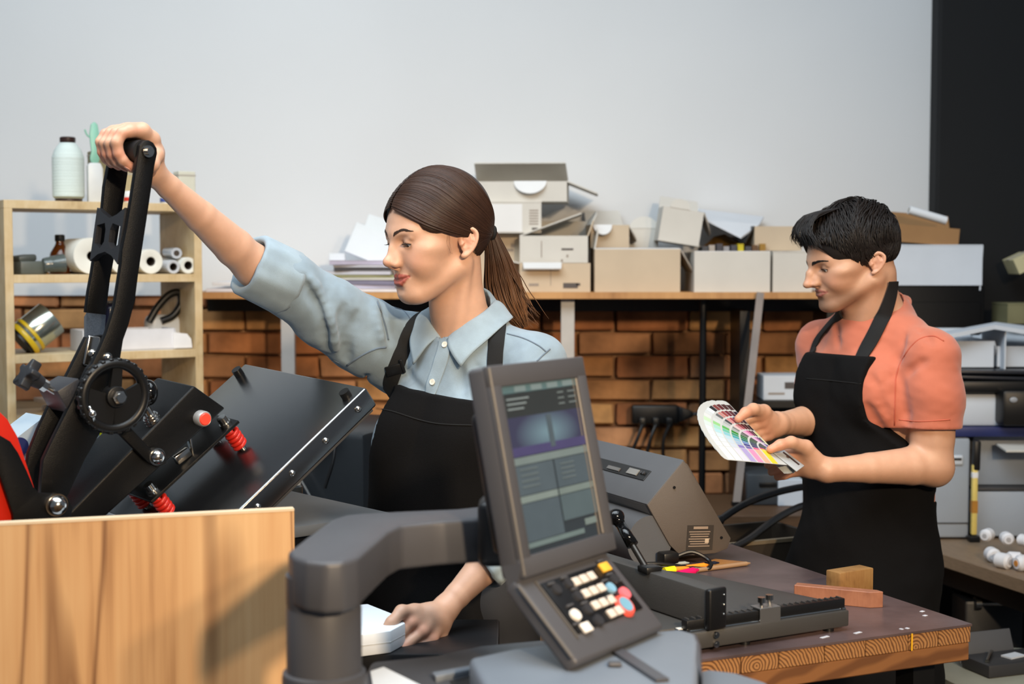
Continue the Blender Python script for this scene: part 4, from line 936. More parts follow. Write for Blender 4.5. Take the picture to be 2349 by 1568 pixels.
# dark sleeves in the open box
cols = [(50, 54, 64), (170, 160, 152), (44, 46, 60), (150, 150, 156), (48, 54, 70), (222, 206, 22), (50, 56, 70), (92, 60, 30), (150, 110, 30)]
base = at(1592, 600, 4.34)
for i, c in enumerate(cols):
    x = at(1618+i*16.5, 600, 4.37).x
    o = thing('paper_sleeve', 'narrow %s sleeve standing in the open white box, %s' % (['slate blue', 'cream', 'dark navy', 'silver grey', 'steel blue', 'bright yellow', 'bluish black', 'brown', 'ochre'][i], ['at its left end', 'beside the slate blue one', 'beside the cream one', 'beside the dark navy one', 'before the yellow one', 'easily seen as yellow', 'after the yellow one', 'near its right end', 'at its right end'][i]), 'sleeve', (x, 4.38+0.01*(i % 2), s1+0.005), 'sleeves standing in the open box')
    B().box((0.018, 0.10, 0.134+0.004*(i % 3)), (0, 0.04, 0.067+0.002*(i % 3)), RX(-2)).build('sleeve', M('sleeve_%d' % i, c, 0.5), o)
# dark crumpled foil + big white card lying over the box
ob = thing('foil_packet', 'crumpled gold-brown foil packet in the open white box', 'packet', (at(1664, 560, 4.47).x, 4.49, s1+0.005))
b = B(); r = bmesh.ops.create_icosphere(b.bm, subdivisions=3, radius=0.085)
for v in r['verts']: v.co = Vector((v.co.x*0.95*(1+rnd.uniform(-.12, .12)), v.co.y*0.55, max(v.co.z*0.95, -0.08)*(1+rnd.uniform(-.12, .12))+0.085))
b.build('foil', M('gold_foil', (120, 84, 34), 0.35, 0.5, var=0.6, scale=30), ob, 20)
ws = [at(x, y, Y) for x, y, Y in ((1516, 484, 4.46), (1600, 482, 4.63), (1752, 500, 4.62), (1742, 518, 4.46), (1700, 547, 4.34), (1622, 508, 4.40))]
c0 = sum(ws, Vector())/len(ws); o = thing('card_sheet', 'large white card sheet sagging over the open white box', 'card', c0)
b = B(); vs = [b.bm.verts.new(p-c0) for p in ws]; f = b.bm.faces.new(vs); bmesh.ops.triangulate(b.bm, faces=[f]); r = bmesh.ops.extrude_face_region(b.bm, geom=list(b.bm.faces)); bmesh.ops.translate(b.bm, vec=(0, 0, 0.005), verts=[g for g in r['geom'] if isinstance(g, bmesh.types.BMVert)])
b.build('sheet', M('white_sheet_card', (214, 218, 224), 0.7, var=0.03), o)
# papers / magazines heap, left part of the shelf
mag = [(214, 214, 220), (178, 176, 196), (120, 118, 140), (206, 206, 196), (150, 150, 110), (196, 196, 206), (60, 58, 62), (200, 200, 208), (176, 170, 190)]
z = s1
for i, c in enumerate(mag):
    th = [0.010, 0.012, 0.014, 0.008, 0.008, 0.012, 0.010, 0.008, 0.014][i]
    px = [815, 800, 842, 850, 838, 830, 845, 852, 835][i]; wd = [0.30, 0.28, 0.25, 0.20, 0.22, 0.22, 0.20, 0.2, 0.21][i]
    o = thing('magazine', '%s magazine stacked by the face of the woman, %s' % (['pale grey', 'lilac', 'dark violet', 'cream', 'olive', 'bluish white', 'black', 'off-white', 'mauve'][i], ['lowest one', 'second from the bottom', 'third from the bottom', 'fourth from the bottom', 'in its middle', 'fourth from the top', 'third from the top', 'second from the top', 'topmost'][i]), 'magazine', T(at(px, 650, 4.42).x, 4.44, z) @ RZ(rnd.uniform(-7, 7)), 'magazines stacked on the shelf')
    b = B(); b.box((wd, 0.24, th-0.0012), (0, 0, th/2), None, 0.0008, 1); b.build('pages', M('magazine_%d' % i, c, 0.5, var=0.1, scale=20), o)
    b = B(); b.box((wd+0.002, 0.243, 0.0008), (0, 0, th-0.0004)); b.build('cover', M('magazine_cover_%d' % i, tuple(min(255, int(v*1.1)) for v in c), 0.35), o); z += th
for i, (px, wd, tl, dy, hh) in enumerate(((840, 0.15, 22, 0.0, 0.10), (868, 0.16, 18, 0.035, 0.13), (770, 0.05, 0, 0.02, 0.022))):
    o = thing('card_folder', ['white folded card folder leaning on the magazines', 'tall white card folder leaning behind the face of the woman', 'small grey folded card at the left end of the magazines'][i], 'folder', T(at(px, 600, 4.42).x, 4.44+dy, z if i < 2 else z))
    B().box((wd, 0.010, hh), (0, 0, hh/2), RY(tl) @ RX(-12) if i < 2 else None, 0.001, 1).build('folder', M('white_folder', (216, 222, 226), 0.6, var=0.04), o)
for i, (px0, px1, dz) in enumerate(((474, 640, 0.0), (560, 742, 0.012), (490, 700, 0.020))):
    xa, xb = at(px0, 660, 4.33).x, at(px1, 660, 4.33).x
    o = thing('paper_stack', ['loose white sheets hanging over the left end of the shelf', 'pale grey paper pile behind the rolled sleeve', 'white top sheets on the left paper pile'][i], 'paper', T((xa+xb)/2, 4.44, s1+dz) @ RZ([2, -3, 1][i]))
    B().box((xb-xa, 0.28, 0.011), (0, 0, 0.006), None, 0.001, 1).build('sheets', M('paper_pile_%d' % i, [(212, 210, 216), (200, 198, 208), (222, 222, 226)][i], 0.7, var=0.05), o)
# ================================================================== RACK on the left
RF = at(8, 463, 3.71); RB_ = at(462, 470, 4.0)
ryaw = math.atan2(RB_.y-RF.y, RB_.x-RF.x); RW = math.hypot(RB_.x-RF.x, RB_.y-RF.y); RDp = 0.29
zb = 1.112; ztop = 1.711
RMt = T(RF.x, RF.y, 0) @ Matrix.Rotation(ryaw, 4, 'Z')
m_rack = wood_mat('rack_beech', (206, 184, 146), (194, 168, 126), (170, 142, 100), 14, 14, False)
m_rack_in = M('rack_side_brown', (126, 98, 76), 0.6, var=0.15, scale=8)
rack = thing('storage_rack', 'open beech storage rack with three shelves standing by the wall', 'rack', RMt)
th = 0.022
shz = [zb, 1.283, 1.494, ztop-th]
for z_ in (shz[0], shz[1], shz[2], shz[3]): B().box((RW-2*th if z_ != shz[3] else RW, RDp, th), (RW/2, RDp/2, z_+th/2), None, 0.0008, 1).build('board', m_rack, rack)
for x_ in (th/2, RW-th/2): B().box((th, RDp, ztop-zb-th), (x_, RDp/2, (zb+ztop-th)/2), None, 0.0008, 1).build('side_panel', m_rack, rack)
RI = RMt.inverted(); rn = (RMt.to_3x3() @ Vector((0, 1, 0))).normalized()
def rp_(px, py, d): return RI @ on_plane(px, py, RMt @ Vector((0, d, 0)), rn)
def ritem(name, label, cat, px, d, z_, rz=0, group=None):
    p = rp_(px, 600, d); return thing(name, label, cat, RMt @ T(p.x, d, z_) @ RZ(rz), group)
zt_ = ztop
o = ritem('thread_cone', 'tall cone of silvery white thread on top of the rack', 'thread', 160, 0.10, zt_)
b = B(); b.lathe([(0.030, 0.0), (0.036, 0.004), (0.036, 0.010)], 32); b.lathe([(0.020, 0.163), (0.021, 0.166), (0.021, 0.176), (0.018, 0.178)], 28); b.build('core', M('dark_brown_plastic', (46, 28, 24), 0.4), o, 35, label='dark brown core showing at both ends')
b = B(); prof = [(0.036, 0.010), (0.042, 0.016)]+[(0.0425-0.0008*math.sin(i*2.1)*0.5, 0.016+0.108*i/40) for i in range(41)]+[(0.036, 0.142), (0.026, 0.156), (0.021, 0.162)]
b.lathe(prof, 36); b.build('thread', M('silver_thread', (206, 218, 214), 0.35, var=0.08, scale=4, stretch=(1, 1, 60), bump=0.4, bscale=300), o, 60)
o = ritem('pastry_brush', 'green-handled silicone brush standing upright on the rack', 'brush', 221, 0.09, zt_)
b = B(); hd = [(0.0, 0.108), (0.011, 0.112), (0.013, 0.122), (0.009, 0.140), (0.012, 0.168), (0.013, 0.19), (0.009, 0.215), (0.0, 0.222)]
b.prism([(x, z_) for x, z_ in hd]+[(-x, z_) for x, z_ in reversed(hd[1:-1])], -0.004, 0.004, Matrix(((1, 0, 0, 0), (0, 0, 1, 0), (0, 1, 0, 0), (0, 0, 0, 1))), 0.002)
b.tube(catmull([(-0.010, 0, 0.178), (-0.020, 0, 0.186), (-0.026, 0, 0.200)], 5), 0.0025, 8)
b.build('handle', M('mint_plastic', (134, 186, 164), 0.4), o, 40, label='mint green handle')
b = B(); b.prism([(-0.021, 0), (0.021, 0), (0.021, 0.094), (0.014, 0.110), (-0.014, 0.110), (-0.021, 0.102)], -0.008, 0.008, Matrix(((1, 0, 0, 0), (0, 0, 1, 0), (0, 1, 0, 0), (0, 0, 0, 1))), 0.003); b.build('brush_head', M('frosted_plastic', (206, 208, 208), 0.4), o, 40, label='frosted white sleeve head')
for nm, lb, px, d, w_, h_, c in (('storage_box', 'olive card box standing behind the green brush', 232, 0.2, 0.055, 0.15, (128, 118, 84)), ('storage_box', 'cream card box on the rack behind the wrist', 425, 0.14, 0.05, 0.098, (208, 206, 190)), ('storage_box', 'tan card box seen between the lever plates', 288, 0.2, 0.05, 0.10, (176, 160, 122))):
    o = ritem(nm, lb, 'box', px, d, zt_); B().box((w_, 0.05, h_), (0, 0, h_/2), None, 0.003).build('carton', M('box_%d_%d' % (px, c[0]), c, 0.6), o); B().box((w_+0.001, 0.051, 0.004), (0, 0, h_-0.012)).build('lid_seam', m_card_in, o)
for px, lb in ((302, 'small white pot with red print on the rack'), (385, 'small white pot with blue print on the rack')):
    o = ritem('paint_pot', lb, 'pot', px, 0.07, zt_); b = B(); b.lathe([(0.016, 0), (0.018, 0.004), (0.019, 0.03), (0.017, 0.034), (0.0, 0.034)], 24); b.build('pot', M('white_gloss', (222, 222, 220), 0.3), o, 35)
    b = B(); b.lathe([(0.0188, 0.006), (0.0195, 0.007), (0.0197, 0.016), (0.0192, 0.017)], 24); b.build('print_band', M('red_band' if px < 350 else 'blue_band', (190, 50, 36) if px < 350 else (60, 80, 150), 0.4), o, 35)
z2 = shz[2]+th
o = ritem('plastic_case', 'grey lidded plastic case on the middle shelf', 'case', 62, 0.09, z2, 8)
B().box((0.075, 0.10, 0.036), (0, 0, 0.018), None, 0.006).build('case', M('olive_grey_plastic', (84, 88, 82), 0.45), o, 35); B().box((0.05, 0.08, 0.018), (-0.008, 0, 0.044), RY(-6), 0.006).build('lid', M('olive_grey_lid', (70, 74, 70), 0.45), o, 35)
o = ritem('glass_tumbler', 'clear grey tumbler lying before the brown bottle', 'tumbler', 124, 0.035, z2, 0)
b = B(); b.lathe([(0.018, 0), (0.019, 0.003), (0.021, 0.02), (0.022, 0.021), (0.022, 0.028), (0.024, 0.045), (0.025, 0.055), (0.022, 0.055), (0.019, 0.006), (0.0, 0.006)], 28, m=T(-0.028, 0, 0.025) @ RY(84)); b.build('tumbler', M('smoke_plastic', (120, 132, 130), 0.15, trans=0.6), o, 35)
o = ritem('glass_bottle', 'amber brown glass bottle with black screw cap', 'bottle', 138, 0.12, z2)
b = B(); b.lathe([(0.026, 0), (0.028, 0.003), (0.028, 0.048), (0.026, 0.058), (0.014, 0.078), (0.0115, 0.084), (0.0115, 0.092)], 32); b.build('bottle', M('amber_glass', (92, 44, 10), 0.08, trans=0.35, var=0.0), o, 50)
b = B(); b.lathe([(0.0125, 0.090), (0.0135, 0.092), (0.0135, 0.106), (0.011, 0.108)], 24); b.build('cap', m_blk_plastic, o, 35)
B().box((0.03, 0.0008, 0.028), (0.016, -0.0262, 0.022), RZ(30)).build('label', M('pale_label', (180, 186, 196), 0.6), o)
def roll(label, px, pyc, r, hole, d=0.012, ln=0.2, mat=(222, 220, 210), dx=0):
    p = rp_(px, pyc, d); o = thing('paper_roll', label, 'paper roll', RMt @ T(p.x, d, z2+r+0.0005), 'paper rolls on the middle shelf')
    m = Matrix.Rotation(-math.pi/2, 4, 'X')
    b = B(); b.lathe([(hole, 0.0), (hole+0.001, -0.0005), (r-0.001, 0), (r, 0.002), (r, ln), (hole, ln), (hole, 0.03)], 36, m=m, loop=True); b.build('paper', M('roll_paper_%d' % mat[0], mat, 0.65, var=0.04, scale=30), o, 40)
    b = B(); b.lathe([(hole*0.82, 0.004), (hole, 0.004), (hole, ln*0.9), (hole*0.82, ln*0.9)], 28, m=m, loop=True); b.cyl((0, ln*0.5, 0), (0, ln*0.51, 0), hole*0.8, n=20); b.build('core', M('roll_core', (60, 50, 42), 0.8), o, 40)
    return o
roll('fat white paper roll left of the lever', 210, 585, 0.049, 0.013)
roll('white paper roll seen between the lever plates', 282, 590, 0.036, 0.013)
roll('white paper roll just right of the lever', 346, 592, 0.034, 0.013)
roll('thin grey film roll with dark core', 398, 610, 0.019, 0.011, mat=(186, 188, 192))
roll('white film roll at the right end of the middle shelf', 432, 605, 0.023, 0.012, mat=(214, 214, 206))
b = None
o = thing('film_roll', 'clear film roll lying slanted on the right-hand rolls', 'film roll', RMt @ T(rp_(405, 575, 0.03).x, 0.03, z2+0.058) @ RZ(-12))
B().cyl((0.0, 0, 0), (0.0, 0.2, 0.004), 0.015, n=24).build('film', M('clear_film', (176, 180, 186), 0.2), o, 40); B().cyl((0, -0.001, 0), (0, 0.004, 0), 0.008, n=18).build('core', M('roll_core', (60, 50, 42), 0.8), o, 40)
o = ritem('orange_spool', 'small orange spool beside the grey plastic case', 'spool', 100, 0.16, z2); b = B(); b.lathe([(0.016, 0), (0.016, 0.004), (0.010, 0.005), (0.010, 0.03), (0.016, 0.031), (0.016, 0.035)], 22); b.build('spool', M('orange_spool', (206, 140, 40), 0.4), o, 35)
z3 = shz[1]+th
o = ritem('paint_tin', 'silver tin with yellow rims lying tilted on the lower shelf', 'tin', 86, 0.09, z3)
tm = T(0.0, 0, 0.066) @ RY(52) @ T(0, 0, -0.05)
b = B(); b.lathe([(0.049, 0), (0.05, 0.002), (0.05, 0.092), (0.049, 0.094)], 40, m=tm); b.build('tin', M('silver_tin', (190, 196, 184), 0.2, 0.9), o, 40)
b = B(); b.lathe([(0.0505, -0.004), (0.052, -0.002), (0.052, 0.008), (0.0505, 0.010)], 40, m=tm); b.lathe([(0.0505, 0.018), (0.0525, 0.020), (0.0525, 0.026), (0.0505, 0.028)], 40, m=tm); b.build('rim', M('yellow_rim', (222, 184, 34), 0.35), o, 40, label='yellow rim')
b = B(); b.cyl((0, 0, -0.012), (0, 0, -0.003), 0.046, n=36, m=tm); b.build('lid', m_blk_plastic, o, 35)
o = ritem('card_tray', 'low white card tray on the lower shelf', 'tray', 280, 0.085, z3, 0)
b = B(); wt = 0.255
for c_, s_ in (((0, 0, 0.002), (wt, 0.12, 0.004)), ((0, -0.058, 0.03), (wt, 0.004, 0.058)), ((0, 0.058, 0.03), (wt, 0.004, 0.058)), ((-wt/2, 0, 0.03), (0.004, 0.12, 0.058)), ((wt/2, 0, 0.03), (0.004, 0.12, 0.058))): b.box(s_, c_)
b.build('tray', M('white_tray_card', (206, 206, 210), 0.7), o); B().prism([(0.0, 0), (0.055, 0), (0.052, 0.025), (0.04, 0.04), (0.0, 0.045)], -0.064, -0.060, T(wt/2-0.006, 0, 0.003) @ Matrix(((1, 0, 0, 0), (0, 0, 1, 0), (0, 1, 0, 0), (0, 0, 0, 1))) ).build('flap', M('white_tray_flap', (220, 220, 222), 0.7), o)
o = ritem('hand_tool', 'white power tool body with black loop handle in the tray', 'hand tool', 375, 0.16, z3)
b = B(); b.box((0.12, 0.06, 0.075), (0, 0, 0.055), RY(4), 0.022, 4); b.build('body', M('tool_white', (196, 198, 198), 0.4), o, 40)
b = B(); b.tube(catmull([(-0.055, -.03, 0.075), (-0.03, -.03, 0.115), (0.005, -.03, 0.150), (0.035, -.03, 0.155), (0.04, -.03, 0.125), (0.015, -.03, 0.09), (-0.02, -.03, 0.075)], 8), 0.011, 12); b.build('handle', m_blk_plastic, o, 50, label='black loop handle')
o = ritem('tape_dispenser', 'dark blue glossy gadget between the lever plates on the lower shelf', 'gadget', 255, 0.1, z3); b = B(); b.box((0.05, 0.05, 0.13), (0, 0, 0.065), None, 0.018, 4); b.build('body', M('navy_gloss', (18, 20, 40), 0.2), o, 40); B().box((0.03, 0.03, 0.01), (0, 0, 0.132), None, 0.004).build('cap', m_blk_plastic, o, 35)
# desk below the rack with papers
dk = thing('rack_desk', 'plain brown desk under the beech rack', 'desk', (-1.50, 4.12, 0))
B().box((1.42, 0.72, 0.03), (0, 0, zb-0.016), None, 0.002).build('desk_top', M('desk_brown', (120, 104, 78), 0.5, var=0.15), dk)
for sx in (-.66, .66):
    for sy in (-.32, .32): B().box((0.05, 0.05, zb-0.032), (sx, sy, (zb-0.032)/2)).build('leg', m_grey_plastic, dk)
zz = zb+0.022
for i, (px, dz, c) in enumerate(((170, 0, (216, 214, 216)), (230, 0.012, (206, 206, 210)), (150, 0.024, (196, 190, 190)))):
    p = rp_(px, 960, 0.12)
    o = thing('paper_stack', ['white paper ream on the lowest rack board', 'grey-white paper ream on the lowest rack board, second layer', 'top loose papers on the lowest rack board'][i], 'paper', RMt @ T(p.x+0.08, 0.15, zz+dz) @ RZ([3, -4, 2][i]))
    B().box((0.26, 0.2, 0.011), (0, 0, 0.006), None, 0.001, 1).build('sheets', M('ream_%d' % i, c, 0.7), o)
# ================================================================== RIGHT SIDE: copier, boxes, cable clutter; middle background
m_cop = M('copier_white', (196, 202, 210), 0.45, var=0.03)
m_cop_g = M('copier_grey', (150, 158, 168), 0.5, var=0.04)
ta, tb_ = on_z(2080, 1244, 0.76), on_z(2380, 1340, 0.76)
sdir = Vector((tb_.x-ta.x, tb_.y-ta.y, 0)).normalized()
st = thing('side_table', 'brown wooden side table under the office copier', 'table', frame((ta.x, ta.y, 0), sdir, z=(0, 0, 1)))
ml = M('side_table_wood', (134, 112, 90), 0.5, var=0.2, stretch=(3, 30, 30))
B().box((1.0, 1.0, 0.035), (0.3, 0.5, 0.76-0.0175), None, 0.002).build('table_top', ml, st)
B().box((0.9, 0.9, 0.06), (0.3, 0.5, 0.69)).build('under_frame', m_blk_plastic, st)
for x_ in (-.15, .75):
    for y_ in (0.08, 0.92): B().box((0.05, 0.05, 0.66), (x_, y_, 0.33)).build('leg', m_blk_plastic, st)
YP = 4.02
cop = thing('office_copier', 'grey-white office copier with dark control panel and blue stripe', 'copier', (at(2300, 1000, YP).x, YP, 0.76))
xo = at(2300, 1000, YP).x
def cx_(px): return at(px, 1000, YP).x-xo
def czz(py): return at(2300, py, YP).z-0.76
def cbx(name, a, b_, c, d, mat, y0=0.0, y1=0.28, bev=0.006, label=None, par=None):
    return B().box((cx_(b_)-cx_(a), y1-y0, czz(c)-czz(d)), ((cx_(a)+cx_(b_))/2, (y0+y1)/2, (czz(c)+czz(d))/2), None, bev, 2).build(name, mat, par or cop, 35, label)
zb_c = 0.02
cbx('door', 2070, 2224, 1002, 1232, m_cop_g, -0.012, 0.27, 0.010); cbx('door_seam', 2072, 2223, 1196, 1199, m_grey_plastic, -0.0135, 0.0, 0.0)
dh = cbx('door_handle', 2168, 2206, 1042, 1064, m_cop, -0.018, 0.0, 0.004); cbx('handle_slot', 2172, 2202, 1048, 1053, m_blk_plastic, -0.0195, -0.01, 0.0)
cbx('stripe', 2060, 2420, 978, 1000, M('navy_stripe', (38, 46, 92), 0.4), -0.014, 0.27, 0.002, label='navy blue stripe')
cbx('upper_body', 2060, 2420, 902, 978, m_cop, 0.0, 0.27, 0.012)
cbx('control_panel', 2282, 2420, 890, 972, m_blk_plastic, -0.06, 0.05, 0.012, label='black control panel')
b = B(); b.ball((cx_(2306), -0.062, czz(912)), 0.008, sc=(1.4, .4, 1)); b.build('panel_button', M('panel_button', (150, 152, 156), 0.4), cop, True)
cbx('scanner_lid', 2150, 2420, 872, 900, m_blk_plastic, -0.02, 0.27, 0.006, label='black scanner lid')
cbx('right_upper_bay', 2246, 2420, 1004, 1118, m_cop_g, 0.05, 0.27, 0.004); cbx('right_drawer', 2240, 2420, 1126, 1230, m_cop_g, 0.0, 0.27, 0.006)
cbx('bay_shelf', 2240, 2420, 1119, 1126, m_grey_plastic, 0.0, 0.27, 0.001); cbx('bay_frame', 2226, 2246, 1000, 1232, m_grey_plastic, 0.06, 0.27, 0.002)
B().box((0.14, 0.09, 0.006), (cx_(2345), 0.0, czz(1022)), RX(6), 0.001).build('paper_tray', m_card, cop)
for px in (2110, 2200, 2300, 2400):
    B().cyl((cx_(px), 0.05, -0.0), (cx_(px), 0.05, czz(1228)), 0.014, n=16).build('foot', m_grey_plastic, cop, 30)
# utility knife / glue gun standing in the gap
o = thing('glue_bottle', 'yellow and black slim tool standing in the copier gap', 'tool', (at(2236, 1000, YP-0.03).x, YP-0.035, 0.76))
b = B(); b.box((0.016, 0.016, 0.20), (0, 0, 0.12), None, 0.004); b.build('body', M('tool_yellow', (214, 190, 104), 0.45), o, 35)
b = B(); b.box((0.020, 0.019, 0.085), (0, 0, 0.245), RY(1), 0.005); b.box((0.03, 0.03, 0.018), (0, 0, 0.009), None, 0.003); b.build('grip', m_blk_plastic, o, 35)
B().box((0.0165, 0.0165, 0.018), (0, 0, 0.19), None, 0.002).build('label', M('white_band', (220, 220, 220), 0.5), o); B().box((0.0165, 0.0165, 0.035), (0, 0, 0.10)).build('print_band', M('orange_band', (170, 116, 40), 0.5), o)
# white thread spools in front of the drawer
for i, (px, py, s_) in enumerate(((2262, 1262, 1), (2286, 1276, 1.05), (2312, 1270, .95), (2334, 1282, 1.1), (2256, 1244, .9), (2300, 1252, .9), (2340, 1256, .85))):
    p = on_z(px, py, 0.76+0.02); up = 0.0 if i < 4 else 0.030
    o = thing('thread_spool', ['white thread spool at the left end of the heap', 'white spool second from the left', 'white spool in the middle of the heap', 'white spool with orange core at the right of the heap', 'small white spool lying on the left end', 'white spool lying on the middle ones', 'white spool lying on the right ones'][i], 'spool', T(p.x, p.y-0.05+(0.02 if up else 0), 0.7602+up) @ RZ(i*35), 'white thread spools before the copier')
    m_ = T(0, -0.02*s_, 0.019*s_) @ Matrix.Rotation(-math.pi/2, 4, 'X'); b = B(); b.lathe([(0.013*s_, 0), (0.014*s_, 0.002), (0.019*s_, 0.006), (0.019*s_, 0.034*s_), (0.014*s_, 0.04*s_), (0.013*s_, 0.042*s_)], 20, m=m_); b.build('thread', M('white_thread', (226, 226, 230), 0.5), o, 35)
    B().cyl((0, -0.022*s_, 0.019*s_), (0, 0.024*s_, 0.019*s_), 0.007*s_, n=14).build('core', M('orange_core', (200, 130, 50), 0.5) if i == 3 else M('pale_core', (170, 168, 170), 0.5), o, 35)
# boxes on the copier
zl = 0.76+czz(872)
def rbx(name, label, px0, px1, py0, py1, Y, depth, mat, flaps=(), tilt=0, yaw=0, z0=None, open_=True):
    h = (py1-py0)*Y/FPX; z = at(1174, py1, Y).z if z0 is None else z0
    return cbox(name, label, px0, px1, Y, z, h, depth, yaw, mat, flaps, open_, tilt)
m_cardc = M('cool_white_card', (204, 210, 218), 0.7, var=0.04)
z1 = zl+0.001
tr_ = thing('paper_tray', 'black stacked trays lying on the copier lid', 'tray', (at(2270, 860, 4.05).x, 4.13, z1))
for k in range(2): B().box((0.38, 0.26, 0.010), (0.01*k, 0.0, 0.007+0.016*k), RY(1.5-k), 0.003).build('tray', M('tray_black', (34, 36, 42), 0.35), tr_, 35)
z1 += 0.032
rbx('carton_box', 'white open carton with drooping lid on the copier', 2172, 2282, 792, 852, 4.08, 0.2, m_cardc, [('back', 30, 0.05, False, m_cardc), ('right', 290, 0.06, True, m_cardc)], z0=z1)
rbx('carton_box', 'white carton with rounded flap at the right edge on the copier', 2290, 2420, 805, 852, 4.10, 0.2, m_cardc, [('left', 262, 0.045, True, m_cardc), ('back', 25, 0.1, False, m_cardc)], z0=z1)
lidp = [at(x, y, Y) for x, y, Y in ((2170, 768, 4.03), (2282, 745, 4.05), (2420, 768, 4.05), (2420, 755, 4.24), (2284, 738, 4.26), (2165, 760, 4.24))]
c0 = sum(lidp, Vector())/6; o = thing('card_sheet', 'white card sheet bent upward over the copier cartons', 'card', c0); b = B()
vs = [b.bm.verts.new(p-c0) for p in lidp]; b.bm.faces.new([vs[0], vs[1], vs[4], vs[5]]); b.bm.faces.new([vs[1], vs[2], vs[3], vs[4]]); r = bmesh.ops.extrude_face_region(b.bm, geom=list(b.bm.faces)); bmesh.ops.translate(b.bm, vec=(0, 0, -0.012), verts=[g for g in r['geom'] if isinstance(g, bmesh.types.BMVert)]); b.build('sheet', m_cardc, o)
B().box((0.004, 0.2, 0.12), (at(2284, 740, 4.15).x-c0.x, 0.02, -0.06)).build('fold', m_cardc, o)
rbx('carton_box', 'olive carton at the right edge above the white lid', 2312, 2440, 702, 745, 4.3, 0.14, M('olive_card', (120, 116, 84), 0.7), z0=at(1174, 742, 4.3).z, open_=False)
# tall dark cabinet behind the man with box on it
cab = thing('dark_cabinet', 'tall black cabinet behind the shoulder of the man', 'cabinet', (at(2140, 700, 4.34).x, 4.445, 0))
zc = at(2160, 655, 4.34).z
xc0, xc1 = at(2020, 700, 4.34).x, at(2260, 700, 4.34).x
B().box((xc1-xc0, 0.20, zc), (0, 0, zc/2), None, 0.004).build('body', M('cabinet_black', (7, 7, 8), 0.5, spec=0.2), cab, 35); B().box((xc1-xc0-0.03, 0.008, zc-0.1), (0, -0.103, zc/2), None, 0.002).build('door', M('cabinet_door', (8, 8, 9), 0.5, spec=0.2), cab, 35)
B().cyl((-(xc1-xc0)/2+0.03, -0.115, 1.1), (-(xc1-xc0)/2+0.03, -0.115, 1.22), 0.006, n=12).build('handle', m_grey_plastic, cab, 35)
rbx('carton_box', 'wide white carton with hanging end flap on the black cabinet', 2040, 2252, 562, 652, 4.34, 0.19, m_cardc, [('right', 268, 0.135, False, m_cardc), ('front', 176, 0.025, False, m_card_in)], z0=zc+0.001, open_=False)
rbx('carton_box', 'brown kraft carton lying on the wide white carton', 2030, 2200, 500, 540, 4.36, 0.16, m_kraft, [('back', 60, 0.05, False, m_kraft)], z0=zc+0.001+0.128, tilt=5, yaw=-6)
p0, p1 = at(2085, 481, 4.40), at(2170, 506, 4.40); o = thing('white_tube', 'white paper tube lying on the brown kraft carton', 'tube', p0)
B().cyl((0, 0, 0), p1-p0, 0.013, n=22).build('tube', M('white_paper', (226, 230, 234), 0.7), o, 40); B().cyl((p1-p0)*-0.004, (p1-p0)*0.01, 0.009, n=16).build('core', m_card_in, o, 40)
o = thing('carton_box', 'cream carton corner peeking in at the right edge', 'box', (at(2360, 600, 4.4).x, 4.45, at(2360, 620, 4.4).z)); b = B(); b.box((0.06, 0.1, 0.05), (0, 0, 0.025), RY(-25), 0.002); b.build('carton', M('cream_card', (200, 190, 150), 0.7), o); B().box((0.062, 0.02, 0.002), (0, 0, 0.05), RY(-25)).build('tape', m_card_in, o)
# dark gear under the side table and the pale round stool seat at the bottom right
o = thing('round_stool', 'pale round stool seat at the bottom right', 'stool', (at(2360, 1520, 3.3).x, 3.28, 0))
zs_ = at(2360, 1535, 3.3).z
b = B(); b.lathe([(0.21, zs_-0.03), (0.22, zs_-0.024), (0.22, zs_-0.004), (0.212, zs_), (0.0, zs_)], 48); b.build('seat', M('pale_seat', (150, 150, 136), 0.5, var=0.1), o, 35)
for k in range(4):
    a = math.pi/4+k*math.pi/2; B().cyl((0.15*math.cos(a), 0.15*math.sin(a), zs_-0.03), (0.19*math.cos(a), 0.19*math.sin(a), 0), 0.012, n=12).build('leg', m_blk_plastic, o, 35)
o = thing('tool_case', 'dark tool case lying open on the pale round stool', 'tool case', T(at(2310, 1490, 3.3).x, 3.30, zs_+0.001) @ RZ(20))
B().box((0.18, 0.10, 0.03), (0, 0, 0.015), None, 0.004).build('case', m_grey_plastic, o, 35); B().box((0.16, 0.006, 0.07), (-0.01, 0.05, 0.06), RX(-20), 0.002).build('lid', m_lam, o, 35); B().box((0.05, 0.03, 0.004), (0.01, -0.01, 0.033), RZ(12)).build('card', m_cardc, o); B().cyl((-0.08, -0.03, 0.034), (-0.02, 0.03, 0.036), 0.005, n=10).build('rod', m_steel, o, 35)
o = thing('metal_vise', 'dark metal vise standing on the floor under the side table', 'vise', (at(2270, 1390, 3.75).x, 3.80, 0)); zv = at(2270, 1386, 3.75).z
B().box((0.16, 0.12, zv+0.005), (0.02, 0.03, (zv+0.005)/2), None, 0.01).build('body', m_blk_plastic, o, 35); b = B(); b.cyl((-0.02, -0.035, zv), (0.05, -0.035, zv), 0.008, n=12); b.cyl((-0.035, -0.035, zv), (-0.02, -0.035, zv), 0.018, n=18); b.build('screw', m_steel, o, 35, label='steel vise screw')
